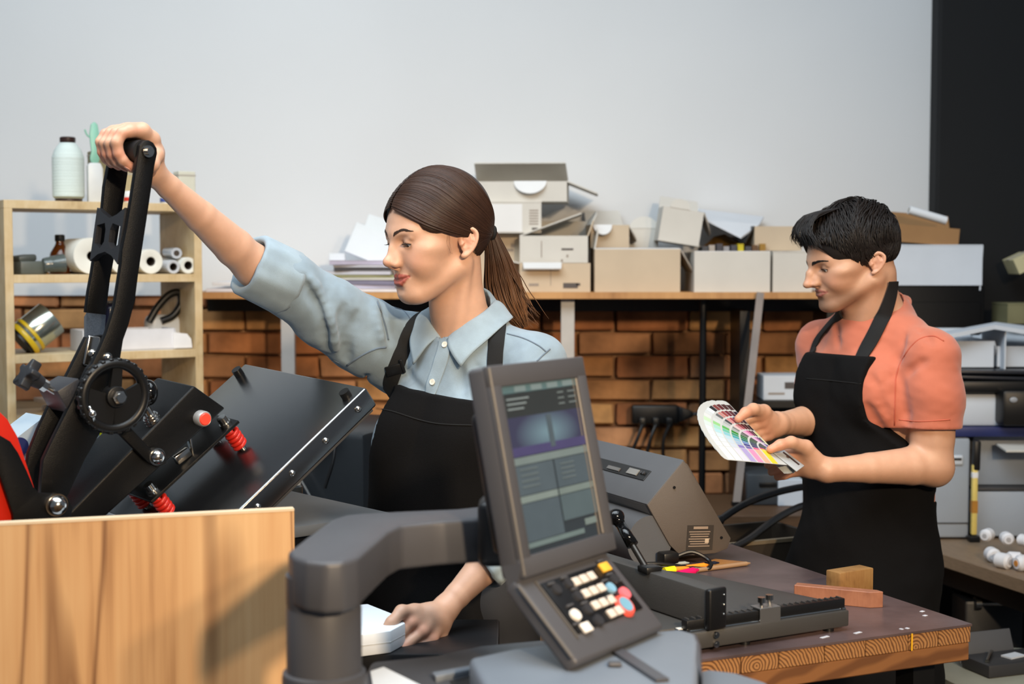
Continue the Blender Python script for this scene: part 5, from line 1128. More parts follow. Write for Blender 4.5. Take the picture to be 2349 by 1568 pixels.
# ---- middle background: power strip, cables, bench behind the man, leaning bars
ps0, ps1 = at(1450, 955, 4.56), at(1560, 950, 4.56); o = thing('power_strip', 'black power strip with three cables on the brick wall', 'power strip', Vector(((ps0.x+ps1.x)/2, 4.60, (ps0.z+ps1.z)/2)))
wl_ = ps1.x-ps0.x; B().box((wl_, 0.045, 0.062), (0, 0, 0), None, 0.008).build('housing', m_blk_plastic, o, 35)
B().prism([(0, -.028), (0.05, -.008), (0.05, .010), (0, .028)], -0.015, 0.015, T(wl_/2-0.005, 0, 0) @ Matrix(((1, 0, 0, 0), (0, 0, 1, 0), (0, 1, 0, 0), (0, 0, 0, 1))), 0.003).build('strain_relief', m_blk_plastic, o, 35)
for i in range(3):
    x_ = -wl_*0.28+wl_*0.28*i; b = B(); b.box((0.022, 0.03, 0.03), (x_, -0.03, -0.022), None, 0.004); b.tube(catmull([(x_, -0.04, -0.03), (x_-0.02, -0.05, -0.08), (x_-0.05+0.015*i, -0.05, -0.16), (x_-0.06+0.02*i, -0.05, -0.30), (x_-0.05, -0.05, -0.6)], 6), 0.006, 8); b.build('cable', m_blk_plastic, o, 40)
b = B(); b.tube(catmull([(wl_/2+0.04, 0, 0.0), (wl_/2+0.12, 0, 0.004), (wl_/2+0.2, -0.01, -0.01), (wl_/2+0.26, 0, -0.3), (wl_/2+0.27, 0, -0.9)], 6), 0.006, 8); b.build('lead', m_blk_plastic, o, 40)
bb = thing('back_bench', 'dark wooden bench behind the man at hip height', 'bench', (0.60, 4.02, 0)); zbk = 0.86
B().box((0.62, 0.36, 0.035), (0, 0, zbk-0.0175), None, 0.002).build('bench_top', M('bench_dark_wood', (92, 66, 44), 0.55, var=0.25, stretch=(2, 20, 20)), bb)
for sx in (-.27, .27):
    for sy in (-.14, .14): B().box((0.06, 0.06, zbk-0.035), (sx, sy, (zbk-0.035)/2)).build('leg', m_blk_plastic, bb)
p = at(1750, 1105, 4.08); o = thing('grey_case', 'dark grey equipment case on the bench behind the man', 'case', (p.x, 4.08, zbk+0.0005)); B().box((0.12, 0.16, 0.09), (0, 0, 0.045), None, 0.006).build('case', M('case_grey', (58, 62, 66), 0.5), o, 35); B().box((0.05, 0.006, 0.012), (0, -0.082, 0.06), None, 0.002).build('handle', m_blk_plastic, o, 35)
p = at(1812, 1140, 4.0); o = thing('white_carton', 'small white carton at the hip of the man', 'box', (p.x, 4.04, zbk+0.0005)); B().box((0.07, 0.1, 0.075), (0, 0, 0.0375), None, 0.002).build('carton', m_cardc, o); B().box((0.071, 0.02, 0.001), (0, 0, 0.0755)).build('tape', m_card_in, o)
p = at(1802, 890, 4.3); o = thing('printed_carton', 'white carton with dark print hanging shelf behind the elbow', 'box', (p.x, 4.40, p.z-0.04)); B().box((0.12, 0.12, 0.075), (0, 0, 0.0375), None, 0.002).build('carton', m_cardc, o); B().box((0.03, 0.001, 0.02), (0.02, -0.0605, 0.045)).build('print_mark', ink, o); B().box((0.05, 0.001, 0.006), (-0.02, -0.0605, 0.02)).build('print_mark', ink_l, o)
sf2 = thing('open_shelf_frame', 'black open shelf frame against the bricks behind the man', 'shelf', (at(1800, 800, 4.4).x, 4.43, 0)); zsh = p.z-0.041
B().box((0.24, 0.22, 0.02), (0, 0, zsh-0.01)).build('shelf_board', m_blk_plastic, sf2)
for x_ in (-0.135, 0.13): B().box((0.03, 0.2, 1.40), (x_, 0, 0.70)).build('side_panel', m_blk_plastic, sf2)
B().box((0.24, 0.01, 0.30), (0, 0.09, zsh-0.18)).build('back_panel', m_blk_plastic, sf2)
p0, p1 = at(1744, 672, 4.26), at(1690, 1000, 4.0); p1.z = 0.861; o = thing('leaning_bar', 'grey metal bar leaning against the shelf edge', 'bar', (p1.x, p1.y, p1.z)); d_ = p0-p1; B().strip([(0, 0, 0), d_*0.5, d_], (1, 0, 0), 0.022, 0.012).build('bar', M('bar_grey', (118, 106, 98), 0.4, 0.5), o); B().box((0.026, 0.018, 0.01), (0, 0, 0.005)).build('end_cap', m_blk_plastic, o)
for i, pts in enumerate(([(1672, 1262, 3.05), (1720, 1235, 3.2), (1780, 1190, 3.4), (1840, 1160, 3.6), (1900, 1150, 3.7)], [(1640, 1200, 3.3), (1700, 1160, 3.4), (1760, 1135, 3.5), (1830, 1118, 3.6), (1900, 1110, 3.7)])):
    P = [at(*q) for q in pts]; o = thing('cable', ['thick black cable rising from the laminator towards the man', 'second black cable running behind the laminator, the upper one'][i], 'cable', P[0]); B().tube([q-P[0] for q in catmull(P, 8)], 0.009, 10).build('cable', M('cable_black', (18, 18, 20), 0.4), o, 40); B().cyl((0, 0, 0), (catmull(P, 8)[1]-P[0])*1.5, 0.012, n=12).build('plug', m_blk_plastic, o, 40)
# crate behind the laminator
p = at(1730, 1260, 3.25); o = thing('open_crate', 'low dark open crate between laminator and the apron', 'crate', T(p.x, p.y+0.08, 0) @ RZ(24)); zk = at(1730, 1238, 3.25).z
b = B()
for c_, s_ in (((0, 0, 0.01), (0.3, 0.24, 0.02)), ((0, -0.115, zk/2), (0.3, 0.012, zk)), ((0, 0.115, zk/2), (0.3, 0.012, zk)), ((-0.145, 0, zk/2), (0.012, 0.24, zk)), ((0.145, 0, zk/2), (0.012, 0.24, zk))): b.box(s_, c_)
b.build('bin', M('crate_dark', (46, 38, 30), 0.6, var=0.2), o); B().box((0.31, 0.014, 0.008), (0, -0.115, zk+0.004)).build('rim', M('crate_rim', (104, 92, 74), 0.5), o)
# ---- dark equipment behind the woman, left of her waist
p = at(740, 1090, 3.45); o = thing('dark_printer', 'black wide-format printer body behind the waist of the woman', 'printer', T(p.x+0.05, 3.62, 0) @ RZ(-20))
zq = at(740, 985, 3.45).z
B().box((0.27, 0.4, zq-0.02), (0, 0, (zq-0.02)/2+0.02), None, 0.02).build('body', M('printer_black', (30, 33, 36), 0.4, var=0.08), o, 35)
q = T(-0.10, -0.205, zq-0.26); B().box((0.30, 0.012, 0.12), (0.05, 0.0, 0.0), q @ RY(24), 0.004).build('front_flap', M('printer_black_flap', (36, 39, 42), 0.35), o, 35)
b = B(); b.cyl((-0.09, -0.22, zq-0.02), (0.03, -0.235, zq-0.19), 0.004, n=10); b.build('support_rod', m_steel, o, 35)
for x_ in (-.18, .18): B().box((0.05, 0.3, 0.025), (x_, 0, 0.0125)).build('foot', m_blk_plastic, o)
p = at(715, 1036, 3.3); o = thing('label_printer', 'small grey gadget with magenta dot beside the press platen', 'gadget', Vector((p.x, 3.40, zq))); B().box((0.09, 0.07, 0.035), (0, 0, 0.0175), None, 0.006).build('body', M('gadget_grey', (130, 134, 142), 0.4), o, 35); B().cyl((0, -0.036, 0.02), (0, -0.034, 0.02), 0.006, n=14).build('magenta_dot', M('magenta', (150, 30, 110), 0.4), o, 35); B().tube(catmull([(0.03, -0.03, 0.03), (0.05, -0.06, 0.02), (0.05, -0.09, -0.05), (0.03, -0.1, -0.12)], 6), 0.004, 8).build('wire', m_blk_plastic, o, 40)
zjar = base_z
for i, (px, py, r_, h_, c) in enumerate(((640, 1150, 0.018, 0.06, (120, 124, 128)), (664, 1148, 0.028, 0.065, (40, 44, 48)), (622, 1150, 0.016, 0.045, (150, 40, 130)))):
    p = at(px, py, 2.95); o = thing('ink_jar', ['clear grey jar on the white table by the press', 'dark jar with bright lid on the white table by the press', 'magenta jar on the white table by the press'][i], 'jar', (p.x, 2.95, zjar)); b = B(); b.lathe([(r_*.95, 0), (r_, 0.003), (r_, h_*0.8), (r_*.8, h_*.88)], 24); b.build('jar', M('jar_%d' % i, c, 0.15), o, 40); b = B(); b.lathe([(r_*.85, h_*.86), (r_*.87, h_), (0, h_)], 24); b.build('lid', M('jar_lid_%d' % i, (190, 196, 202) if i == 1 else (120, 110, 90), 0.3), o, 35)
# ================================================================== heads
class Head:
    """head frame: x her left, y back, z up, origin between the ears; yaw towards the viewer's left, pitch forward"""
    def __init__(s, origin, yaw, pitch, scale=1.0, roll=0.0, male=False):
        th, p = R(yaw), R(pitch)
        f = np.array([-math.sin(th), -math.cos(th), 0]); z = np.array([0, 0, 1.]); lx = np.array([math.cos(th), -math.sin(th), 0])
        f2 = f*math.cos(p)-z*math.sin(p); z2 = z*math.cos(p)+f*math.sin(p)
        c, s_ = math.cos(R(roll)), math.sin(R(roll)); x3 = lx*c+z2*s_; z3 = z2*c-lx*s_
        s.R = np.stack([x3, -f2, z3], 1).astype(f32); s.o = V3(origin); s.sc = scale; s.male = male
        # mouth: points dropped onto the face surface
        s.mz = 0.0065 if not male else 0.003; sm = 0.0042 if not male else 0.0
        def drop(x, z, inset):
            P = np.array([[x, -0.135, z-s.mz]], dtype=f32)
            for _ in range(60): P[:, 1] += s._sdf(P, False)*0.7
            return (x, float(P[0, 1])+inset, z-s.mz)
        fu = 1.0 if not male else 0.72
        s.lipU = ([drop(0, -0.0405, .0008), drop(.006, -0.0392, .0006), drop(.014, -0.0402+sm*.2, .0012), drop(.021, -0.0418+sm*.6, .0012), drop(.0270, -0.0440+sm, .0012)], [.0036*fu, .0040*fu, .0034*fu, .0024*fu, .0012])
        s.lipL = ([drop(0, -0.0520, .0012), drop(.008, -0.0512, .0012), drop(.016, -0.0480+sm*.35, .0014), drop(.0262, -0.0442+sm, .0012)], [.0056*fu, .0052*fu, .0038*fu, .0012])
        g_ = 0.0022 if not male else 0.0012
        s.lipG = ([drop(0, -0.0462, -.0022), drop(.009, -0.0460, -.0020), drop(.018, -0.0444+sm*.45, -.0012), drop(.0265, -0.0441+sm, -.0004)], [g_, g_, .0013, .0007])
        s.lipC = drop(.0285, -0.0440+sm, -.0010)
    CK = 0.82
    def loc(s, p):
        q = ((p-s.o) @ s.R)/s.sc
        if s.male: q[:, 2] = np.where(q[:, 2] < 0.02, 0.02+(q[:, 2]-0.02)/s.CK, q[:, 2])
        return q
    def wor(s, q):
        q = np.array(q, dtype=f32)
        if s.male: q[..., 2] = np.where(q[..., 2] < 0.02, 0.02+(q[..., 2]-0.02)*s.CK, q[..., 2])
        return s.o+(q @ s.R.T)*s.sc
    def wv(s, q): return Vector(s.wor(np.array([q]))[0])
    def eye_c(s, sg): return (sg*0.0315, -0.0785 if not s.male else -0.0770, 0.0135)
    def sdf(s, p): return within(p, s.wor(np.array([[0, -0.01, 0.02]]))[0], 0.175*s.sc, lambda q: s._sdf(s.loc(q))*s.sc*(0.88 if s.male else 1.0))
    def _sdf(s, q, lips=True):
        m = s.male
        q = q.copy(); sx = np.abs(q[:, 0]); qa = q.copy(); qa[:, 0] = sx
        d = s_ell(q, (0, 0.006, 0.046), (0.073, 0.091, 0.084))
        d = smin(d, s_ell(q, (0, -0.043, 0.034), (0.060, 0.053, 0.058)), 0.03)
        d = smin(d, s_ell(q, (0, -0.042, -0.015), (0.058, 0.050, 0.062)), 0.03)
        jw = 0.052 if m else 0.047
        d = smin(d, s_cap(qa, (jw, 0.004, -0.042), (0.020, -0.070, -0.080 if not m else -0.084), 0.019, 0.015), 0.022)
        d = smin(d, s_cap(q, (0, -0.055, -0.066), (0, 0.0, -0.046), 0.030, 0.034), 0.03)
        d = smin(d, s_ell(q, (0, -0.080, -0.080 if not m else -0.088), (0.024 if m else 0.018, 0.0155, 0.0155)), 0.018)
        d = smin(d, s_ell(qa, (0.037, -0.064, -0.024), (0.023, 0.024, 0.025) if not m else (0.020, 0.022, 0.024)), 0.022)
        d = smin(d, s_ell(qa, (0.050, -0.052, 0.001), (0.017, 0.022, 0.012)), 0.02)
        d = smin(d, s_cap(qa, (0.004, -0.0915, 0.030), (0.042, -0.078, 0.033), 0.0065 if not m else 0.0095, 0.006), 0.018)
        d = smin(d, s_ell(q, (0, -0.0775, -0.046-s.mz), (0.0275, 0.0195, 0.027)), 0.014)
        # eye sockets, lids
        for sg in (1, -1):
            e = np.array(s.eye_c(sg))
            d = smax(d, -s_ell(q, (e[0]+sg*0.000, e[1]-0.0205, e[2]+0.001), (0.0165, 0.0165, 0.0105)), 0.009)
        for sg in (1, -1):
            e = np.array(s.eye_c(sg))
            lid = s_ball(q, e, 0.0134)
            op = s_ell(q, (e[0], e[1]-0.0125, e[2]-0.0045), (0.0124, 0.0095, 0.0038))
            lid = smax(lid, -op, 0.0012)
            d = smin(d, lid, 0.0035)
            d = smin(d, s_cap(q, (e[0]-sg*0.010, e[1]-0.010, e[2]+0.0085), (e[0]+sg*0.012, e[1]-0.006, e[2]+0.0085), 0.0022, 0.0022), 0.006)
        # nose
        q0, qa0 = q, qa
        q = q.copy(); q[:, 2] += 0.0045*np.clip((0.015-q[:, 2])/0.02, 0, 1); qa = q.copy(); qa[:, 0] = sx
        if m:
            d = smin(d, chain(q, [(0, -0.093, 0.024), (0, -0.107, 0.008), (0, -0.117, -0.013)], [0.0078, 0.0086, 0.0085], 0.004), 0.008)
            d = smin(d, s_ball(q, (0, -0.1175, -0.0155), 0.0092), 0.006)
        else:
            d = smin(d, chain(q, [(0, -0.0925, 0.022), (0, -0.1015, 0.006), (0, -0.1125, -0.011)], [0.0066, 0.0070, 0.0078], 0.004), 0.008)
            d = smin(d, s_ball(q, (0, -0.1145, -0.0125), 0.0086), 0.006)
        d = smin(d, s_ell(qa, (0.0100, -0.1025, -0.0180), (0.0062, 0.0092, 0.0064)), 0.0065)
        d = smin(d, s_ell(qa, (0.0090, -0.0965, -0.0075), (0.0065, 0.0095, 0.0095)), 0.009)
        d = smin(d, s_cap(q, (0, -0.110, -0.021), (0, -0.098, -0.026), 0.0042, 0.005), 0.004)
        d = smax(d, -s_ell(qa, (0.0055, -0.1075, -0.0262), (0.0030, 0.0050, 0.0030)), 0.002)
        if not lips: return d
        q, qa = q0, qa0
        U, LO, G, C1_ = s.lipU, s.lipL, s.lipG, s.lipC
        d = smin(d, chain(qa, U[0], U[1], 0.002), 0.003)
        d = smin(d, chain(qa, LO[0], LO[1], 0.002), 0.003)
        d = smax(d, -chain(qa, G[0], G[1], 0.001), 0.0018)
        d = smax(d, -s_ell(q, (0, -0.1050, -0.0630-s.mz), (0.016, 0.009, 0.0045)), 0.009)
        d = smax(d, -s_ball(qa, C1_, 0.0016), 0.004)
        # ears
        q, qa = q0, qa0; e = qa.copy()
        ex_ = e[:, 0]-0.0705; ey = e[:, 1]-0.010; ez = e[:, 2]-0.000
        ca, sa = math.cos(R(14)), math.sin(R(14)); yy = ey*ca-ez*sa; zz = ey*sa+ez*ca
        lp_ = (np.stack([ex_-0.42*(yy+0.012), yy, zz], 1)/0.86).astype(f32)
        rim = catmull([(0, -0.012, -0.004), (0, -0.0135, 0.012), (0.001, -0.008, 0.026), (0.002, 0.004, 0.031), (0.002, 0.0145, 0.024), (0.002, 0.0165, 0.010), (0.001, 0.012, -0.008), (0, 0.004, -0.020), (0, -0.004, -0.027)], 3)
        rim = [tuple(v) for v in rim]; nr = len(rim)
        ear = chain(lp_, rim, [0.0034+0.0022*max(0, (i/(nr-1)-0.75)*4)**2 for i in range(nr)], 0.0035)
        ear = smin(ear, s_ell(lp_, (-0.002, 0.001, 0.002), (0.0048, 0.0135, 0.024)), 0.004)
        ear = smin(ear, chain(lp_, [(0.0015, 0.002, 0.021), (0.002, 0.0075, 0.008), (0.0015, 0.003, -0.008)], [0.0026, 0.0030, 0.0026], 0.002), 0.003)
        ear = smax(ear, -s_ell(lp_, (0.006, -0.003, -0.002), (0.006, 0.0068, 0.009)), 0.003)
        ear = smin(ear, s_cap(lp_, (0.002, -0.0115, -0.004), (0.0025, -0.009, 0.0), 0.0034, 0.003), 0.002)
        d = smin(d, ear*0.86, 0.0045)
        return d
    def color(s, p, base, lip, cheek):
        q = s.loc(p); c = np.repeat(base[None], len(p), 0)
        qa = q.copy(); qa[:, 0] = np.abs(q[:, 0]); 
        ck = np.exp(-((qa[:, 0]-0.040)**2+(q[:, 1]+0.075)**2+(q[:, 2]+0.018)**2)/0.022**2)[:, None]*0.5
        c = c*(1-ck)+cheek[None]*ck
        no = np.exp(-((qa[:, 0]-0.004)**2+(q[:, 1]+0.115)**2+(q[:, 2]+0.015)**2)/0.012**2)[:, None]*0.35; c = c*(1-no)+cheek[None]*no
        ea = np.exp(-((qa[:, 0]-0.078)**2+(q[:, 1]-0.012)**2+(q[:, 2]-0.002)**2)/0.022**2)[:, None]*0.45; c = c*(1-ea)+cheek[None]*ea
        dl = np.minimum(chain(qa, s.lipU[0], s.lipU[1], 0.002), chain(qa, s.lipL[0], s.lipL[1], 0.002))
        w_ = ramp(dl-0.0011, 0.0016); c = c*(1-w_)+lip[None]*w_
        if s.male:
            st = np.maximum.reduce([-s_ell(qa, (0.02, -0.06, -0.075), (0.060, 0.065, 0.042))*40, 0*q[:, 0]])[:, None]
            st = np.clip(st, 0, 1)*np.clip((0.028-q[:, 2]*1.0)/0.03, 0, 1)[:, None]*(1-w_)*0.5
            c = c*(1-st)+lin3((92, 66, 50))[None]*st
        return c
    def extras(s, root, browcol, lashes=True):
        """eyeballs, brows and lashes as children"""
        em = M('eye_white', (226, 220, 214), 0.15, var=0.02); im = M('iris_brown', (36, 22, 14), 0.1, var=0.1, scale=300)
        for sg in (1, -1):
            e = np.array(s.eye_c(sg)); b = B(); b.ball((0, 0, 0), 0.0121*s.sc, 24, 18)
            me = b.mesh('eyeball'); me.transform(Matrix.Translation(s.wv(e)-root.location)); eb = link('eyeball', me, em, root, True, label='%s eyeball' % ('left' if sg > 0 else 'right'))
            gz = np.array([sg*-0.05, -0.86, -0.50]); gz /= np.linalg.norm(gz)
            p0, p1 = s.wv(e+gz*0.0110), s.wv(e+gz*0.0124); b = B(); dv = (p1-p0).normalized(); rr_ = 0.01225*s.sc
            b.lathe([(rr_*math.sin(R(a_)), rr_*math.cos(R(a_))) for a_ in (28, 24, 18, 12, 6, 0.5)], 28, m=Matrix.LocRotScale(s.wv(e)-root.location, dv.to_track_quat('Z', 'Y'), None)); b.build('iris', im, eb, True)
            b = B(); rr_ = 0.01232*s.sc; b.lathe([(rr_*math.sin(R(a_)), rr_*math.cos(R(a_))) for a_ in (11, 7, 0.5)], 20, m=Matrix.LocRotScale(s.wv(e)-root.location, dv.to_track_quat('Z', 'Y'), None)); b.build('pupil', M('pupil', (8, 6, 6), 0.05, var=0), eb, True)
            # brow: many short hairs along an arc
            n = 260; paths = []; rad = []; cols = []
            rr = np.random.RandomState(3+sg)
            for i in range(n):
                t = rr.rand(); x_ = sg*(0.011+0.037*t); zc = (0.0290+0.0085*math.sin(min(t*1.25, 1.0)*math.pi*0.62)-0.006*max(0, t-0.62)) if not s.male else (0.0275+0.0055*math.sin(t*math.pi*0.7))
                wd = (0.0042*(1-t)**0.45 if not s.male else 0.0050*(1-0.75*t)); zc += (rr.rand()-0.5)*2*wd*0.62; ln = 0.0050
                a = np.array([x_, -0.120, zc]); dr = np.array([sg*(0.5+0.6*t), 0.25, 0.7*(1-t*1.25)]); dr /= np.linalg.norm(dr)
                paths.append([a+dr*ln*u for u in (0, .33, .66, 1)]); rad.append([0.0004, 0.00045, 0.0004, 0.00015]); cols.append([browcol]*4)
            P = np.array(paths).reshape(-1, 3).astype(f32)
            # drop onto the face surface along +y
            for _ in range(40): P[:, 1] += s._sdf(P)*0.8
            P[:, 1] -= 0.0004
            Wp = s.wor(P).reshape(n, 4, 3); nn = np.repeat((s.wor(np.array([[0, -1, 0.]]))-s.wor(np.array([[0, 0, 0.]]))).astype(float)/s.sc, n*4, 0).reshape(n, 4, 3)
            me = strands(Wp, np.array(rad)*s.sc, np.array(cols), 4, 0.6, nn); link('eyebrow', shift(me, root), M('brow_hair', (255, 255, 255), 0.6, attr=True, var=0), root, label='dark eyebrow')
            if lashes:
                paths = []; rad = []; cols = []; n = 64
                for i in range(n):
                    t = i/(n-1); a_ = (t-0.5)*2.0; base = e+np.array([math.sin(a_)*0.0136, -math.cos(a_)*0.0136, -0.0009-0.0022*(1-math.cos(a_))])
                    out = np.array([math.sin(a_)*0.9+sg*0.15, -0.8, -0.42]); out /= np.linalg.norm(out); ln = 0.0068*(0.6+0.5*(t if sg > 0 else 1-t))*(0.6 if s.male else 1)
                    paths.append([base+out*ln*u+np.array([0, 0, 0.0026*u*u]) for u in (0, .4, .75, 1)]); rad.append([0.00050, 0.00042, 0.0003, 0.0001]); cols.append([lin3((20, 14, 11))]*4)
                me = strands(s.wor(np.array(paths).reshape(-1, 3)).reshape(n, 4, 3), np.array(rad)*s.sc, np.array(cols), 4, 1.0); link('eyelashes', shift(me, root), M('brow_hair'), root)
# ================================================================== bodies, clothes, hair
SKIN = M('skin', (255, 255, 255), 0.46, attr=True, var=0.05, scale=60, bump=0.08, bscale=700, sss=0.12)
def project(p):
    v = Vector(p)-EYE; d = v.dot(FWD); return 1174.5+FPX*v.x/d, 784-FPX*v.dot(UPV)/d
def torso_frame(nb, yaw):
    ps = R(yaw); tf = np.array([-math.sin(ps), -math.cos(ps), 0]); tl = np.array([math.cos(ps), -math.sin(ps), 0])
    return np.stack([tl, -tf, np.array([0, 0, 1.])], 1).astype(f32), V3(nb)
class Body: pass
def tloc(b, p): return (p-b.o) @ b.R
def twor(b, q): return Vector(b.o+(np.array(q, dtype=f32) @ b.R.T))
def mid(a, b, t=0.5): return Vector(a).lerp(Vector(b), t)
def limb(p, a, b, prof, k=0.01, ax=None):
    k = min(k, 0.004)
    """tapered limb: prof list of (t, radius)"""
    pts = [Vector(a).lerp(Vector(b), t) for t, r in prof]; return chain(p, pts, [r for t, r in prof], k)
def box_of(pts, m):
    P = np.array([tuple(p) for p in pts]); return P.min(0)-m, P.max(0)+m
def hand_sdf(p, palm, fingers, k=0.0045):
    """palm: list of chains (pts, radii) blended softly; fingers: chains kept apart"""
    d = None
    for pts, rs in palm:
        c = chain(p, pts, rs, 0.008); d = c if d is None else smin(d, c, 0.013)
    for pts, rs in fingers: d = smin(d, chain(p, pts, rs, 0.003), k)
    return d
def trousers(b, root, col, hipz, w_, feet, zlow=0.04):
    """simple dark trousers and shoes (hidden behind the furniture in the photo)"""
    hips = [twor(b, (sx*w_*0.52, 0.01, hipz-b.o[2])) for sx in (1, -1)]
    def f(p):
        d = None
        for h_, ft_ in zip(hips, feet):
            kn = mid(h_, ft_, 0.5)+Vector((0, -0.02, 0)); an = Vector(ft_)+Vector((0, 0, 0.06))
            c = chain(p, [h_, kn, an], [0.076, 0.060, 0.048], 0.02); d = c if d is None else smin(d, c, 0.03)
        d = smin(d, s_ell((p-b.o) @ b.R, (0, 0.01, hipz-b.o[2]+0.03), (w_*0.85, 0.095, 0.10)), 0.04)
        return d+wrinkle(p, 0.003, 40, 5)
    lo, hi = box_of(hips+list(feet), 0.16); lo[2] = 0.05
    link('trousers', shift(sdf_mesh('trousers', f, lo, hi, 0.009), root), M('dark_trousers', col, 0.8, var=0.1), root)
    for ft_ in feet:
        d_ = Vector((-b.R[0, 1], -b.R[1, 1], 0)).normalized(); d_.z = 0
        B().box((0.09, 0.25, 0.03), (0, 0, 0.015), T(*(Vector(ft_)+d_*0.05-root.location)) @ Matrix.Rotation(math.atan2(d_.y, d_.x)-math.pi/2, 4, 'Z'), 0.012, 3).ball((0, 0, 0.03), 0.05, sc=(0.85, 2.2, 0.9), m=T(*(Vector(ft_)+d_*0.05-root.location)) @ Matrix.Rotation(math.atan2(d_.y, d_.x)-math.pi/2, 4, 'Z')).build('shoe', M('dark_shoe', (24, 24, 26), 0.5), root, 60)
# ------------------------------------------------------------------ WOMAN
wo = Body(); HW = Head(at(1012, 560, 2.62), 57, 8, 1.0)
wo.R, wo.o = torso_frame(at(1062, 748, 2.665), 33)
W_RS = twor(wo, (-0.150, 0.0, -0.028)); W_LS = twor(wo, (0.158, 0.012, -0.066))
GU = Vector((0, 0, 1)); GA = (grip_b-grip_a).normalized(); GU = (GU-GA*GU.dot(GA)).normalized(); GF = GA.cross(GU).normalized()
if GF.dot(PF) < 0: GF = -GF
GLEN = (grip_b-grip_a).length
def gp(s, a_, r): return grip_a+GA*s+(GF*math.cos(R(a_))+GU*math.sin(R(a_)))*r
W_RW = gp(0.060, -33, 0.056)
W_RE = at(586, 612, 2.575)
W_LE = at(1222, 1180, 2.45); W_LW = at(1024, 1392, 2.345)
for nm, a, c in (('upper arm R', W_RS, W_RE), ('forearm R', W_RE, W_RW), ('upper arm L', W_LS, W_LE), ('forearm L', W_LE, W_LW)): print('LEN', nm, round((a-c).length, 3))
print('PROJ wrist', project(W_RW), 'rs', project(W_RS), 'ls', project(W_LS))
w_root = thing('person', 'woman in light denim shirt and black apron holding the raised press lever', 'person', Vector((wo.o[0], wo.o[1], 0)))
sI, sM, sR_, sL = 0.020, 0.041, 0.061, 0.079
rh_palm = []
for s_, sw in ((sI, 0.052), (sM, 0.060), (sR_, 0.070), (sL, 0.078)):
    rh_palm.append(([gp(s_, 112, 0.0345), gp(s_*0.9+0.1*sw, 74, 0.0355), gp(s_*0.6+0.4*sw, 34, 0.037), gp(s_*0.25+0.75*sw, 0, 0.042), W_RW+(gp(sw, -33, 0.056)-W_RW)*0.55], [0.0105, 0.0118, 0.0135, 0.0150, 0.0165]))
rh_f = []
for s_, l_, r0 in ((sI, 0.0, 0.0092), (sM, 1.0, 0.0094), (sR_, 0.6, 0.0090), (sL, -1.2, 0.0080)):
    rh_f.append(([gp(s_, 112, 0.0350), gp(s_+0.001, 134, 0.0385), gp(s_+0.002, 160+2*l_, 0.0375), gp(s_+0.002, 188+3*l_, 0.0320), gp(s_+0.001, 212+4*l_, 0.0290), gp(s_, 240+6*l_, 0.0275)], [r0*1.12, r0*1.0, r0*1.03, r0*0.92, r0*0.9, r0*0.74]))
rh_th = [([gp(0.050, 8, 0.040), gp(0.026, -6, 0.036), gp(0.014, -42, 0.031), gp(0.018, -78, 0.0285), gp(0.024, -105, 0.0275)], [0.0150, 0.0125, 0.0105, 0.0095, 0.0080])]
lk = [at(941, 1428, 2.285), at(968, 1447, 2.292), at(990, 1464, 2.305), at(1006, 1482, 2.325)]
lp1 = [at(903, 1474, 2.264), at(922, 1486, 2.266), at(945, 1495, 2.276), at(972, 1502, 2.294)]
lp2 = [at(889, 1496, 2.272), at(910, 1505, 2.274), at(935, 1512, 2.284), at(964, 1515, 2.300)]
lp3 = [at(891, 1502, 2.290), at(912, 1510, 2.292), at(938, 1516, 2.302), at(967, 1518, 2.316)]
lh_palm = [([W_LW.lerp(lk[i], 0.04), W_LW.lerp(lk[i], 0.5)+Vector((0, 0, .004)), lk[i]], [0.0150, 0.0130, 0.0108]) for i in range(4)]
lh_f = [([lk[i], lp1[i], lp2[i], lp3[i]], [0.0100, 0.0092, 0.0082, 0.0070]) for i in range(4)]
lh_th = [([W_LW.lerp(lk[0], 0.25), at(950, 1403, 2.300), at(921, 1402, 2.280), at(898, 1427, 2.262), at(882, 1446, 2.256)], [0.0150, 0.0130, 0.0105, 0.0092, 0.0076])]
def w_neck(p):
    c0 = HW.wv((0, 0.020, -0.035)); c1 = Vector(wo.o)+Vector((0, 0, -0.05)); c2 = twor(wo, (0, 0.01, -0.14))
    d = chain(p, [c0, c0.lerp(c1, 0.5), c1], [0.052, 0.0485, 0.056], 0.02)
    q = tloc(wo, p)
    qa = q.copy(); qa[:, 0] = np.abs(q[:, 0])
    d = smin(d, s_cap(qa, (0.02, 0.02, -0.01), (0.135, 0.015, -0.050), 0.036, 0.034), 0.03)
    d = smin(d, s_ell(q, (0, 0.012, -0.16), (0.135, 0.085, 0.13)), 0.04)
    # sternomastoids, collar bones
    d = smin(d, s_cap(p, HW.wv((0.052, 0.02, -0.035)), twor(wo, (0.014, -0.048, -0.055)), 0.009, 0.008), 0.012)
    d = smin(d, s_cap(p, HW.wv((-0.052, 0.02, -0.035)), twor(wo, (-0.014, -0.048, -0.055)), 0.009, 0.008), 0.012)
    d = smin(d, s_cap(qa, (0.016, -0.050, -0.064), (0.11, -0.022, -0.050), 0.008, 0.008), 0.012)
    d = smax(d, -s_ell(q, (0, -0.064, -0.054), (0.010, 0.008, 0.011)), 0.01)
    return d
def w_arm_r(p):
    d = limb(p, W_RS, W_RE, [(0, 0.046), (0.3, 0.043), (0.75, 0.037), (1, 0.0345)], 0.02)
    d = smin(d, limb(p, W_RE, W_RW, [(0, 0.0345), (0.22, 0.0345), (0.55, 0.0275), (0.85, 0.0205), (1, 0.0195)], 0.02), 0.02)
    return d
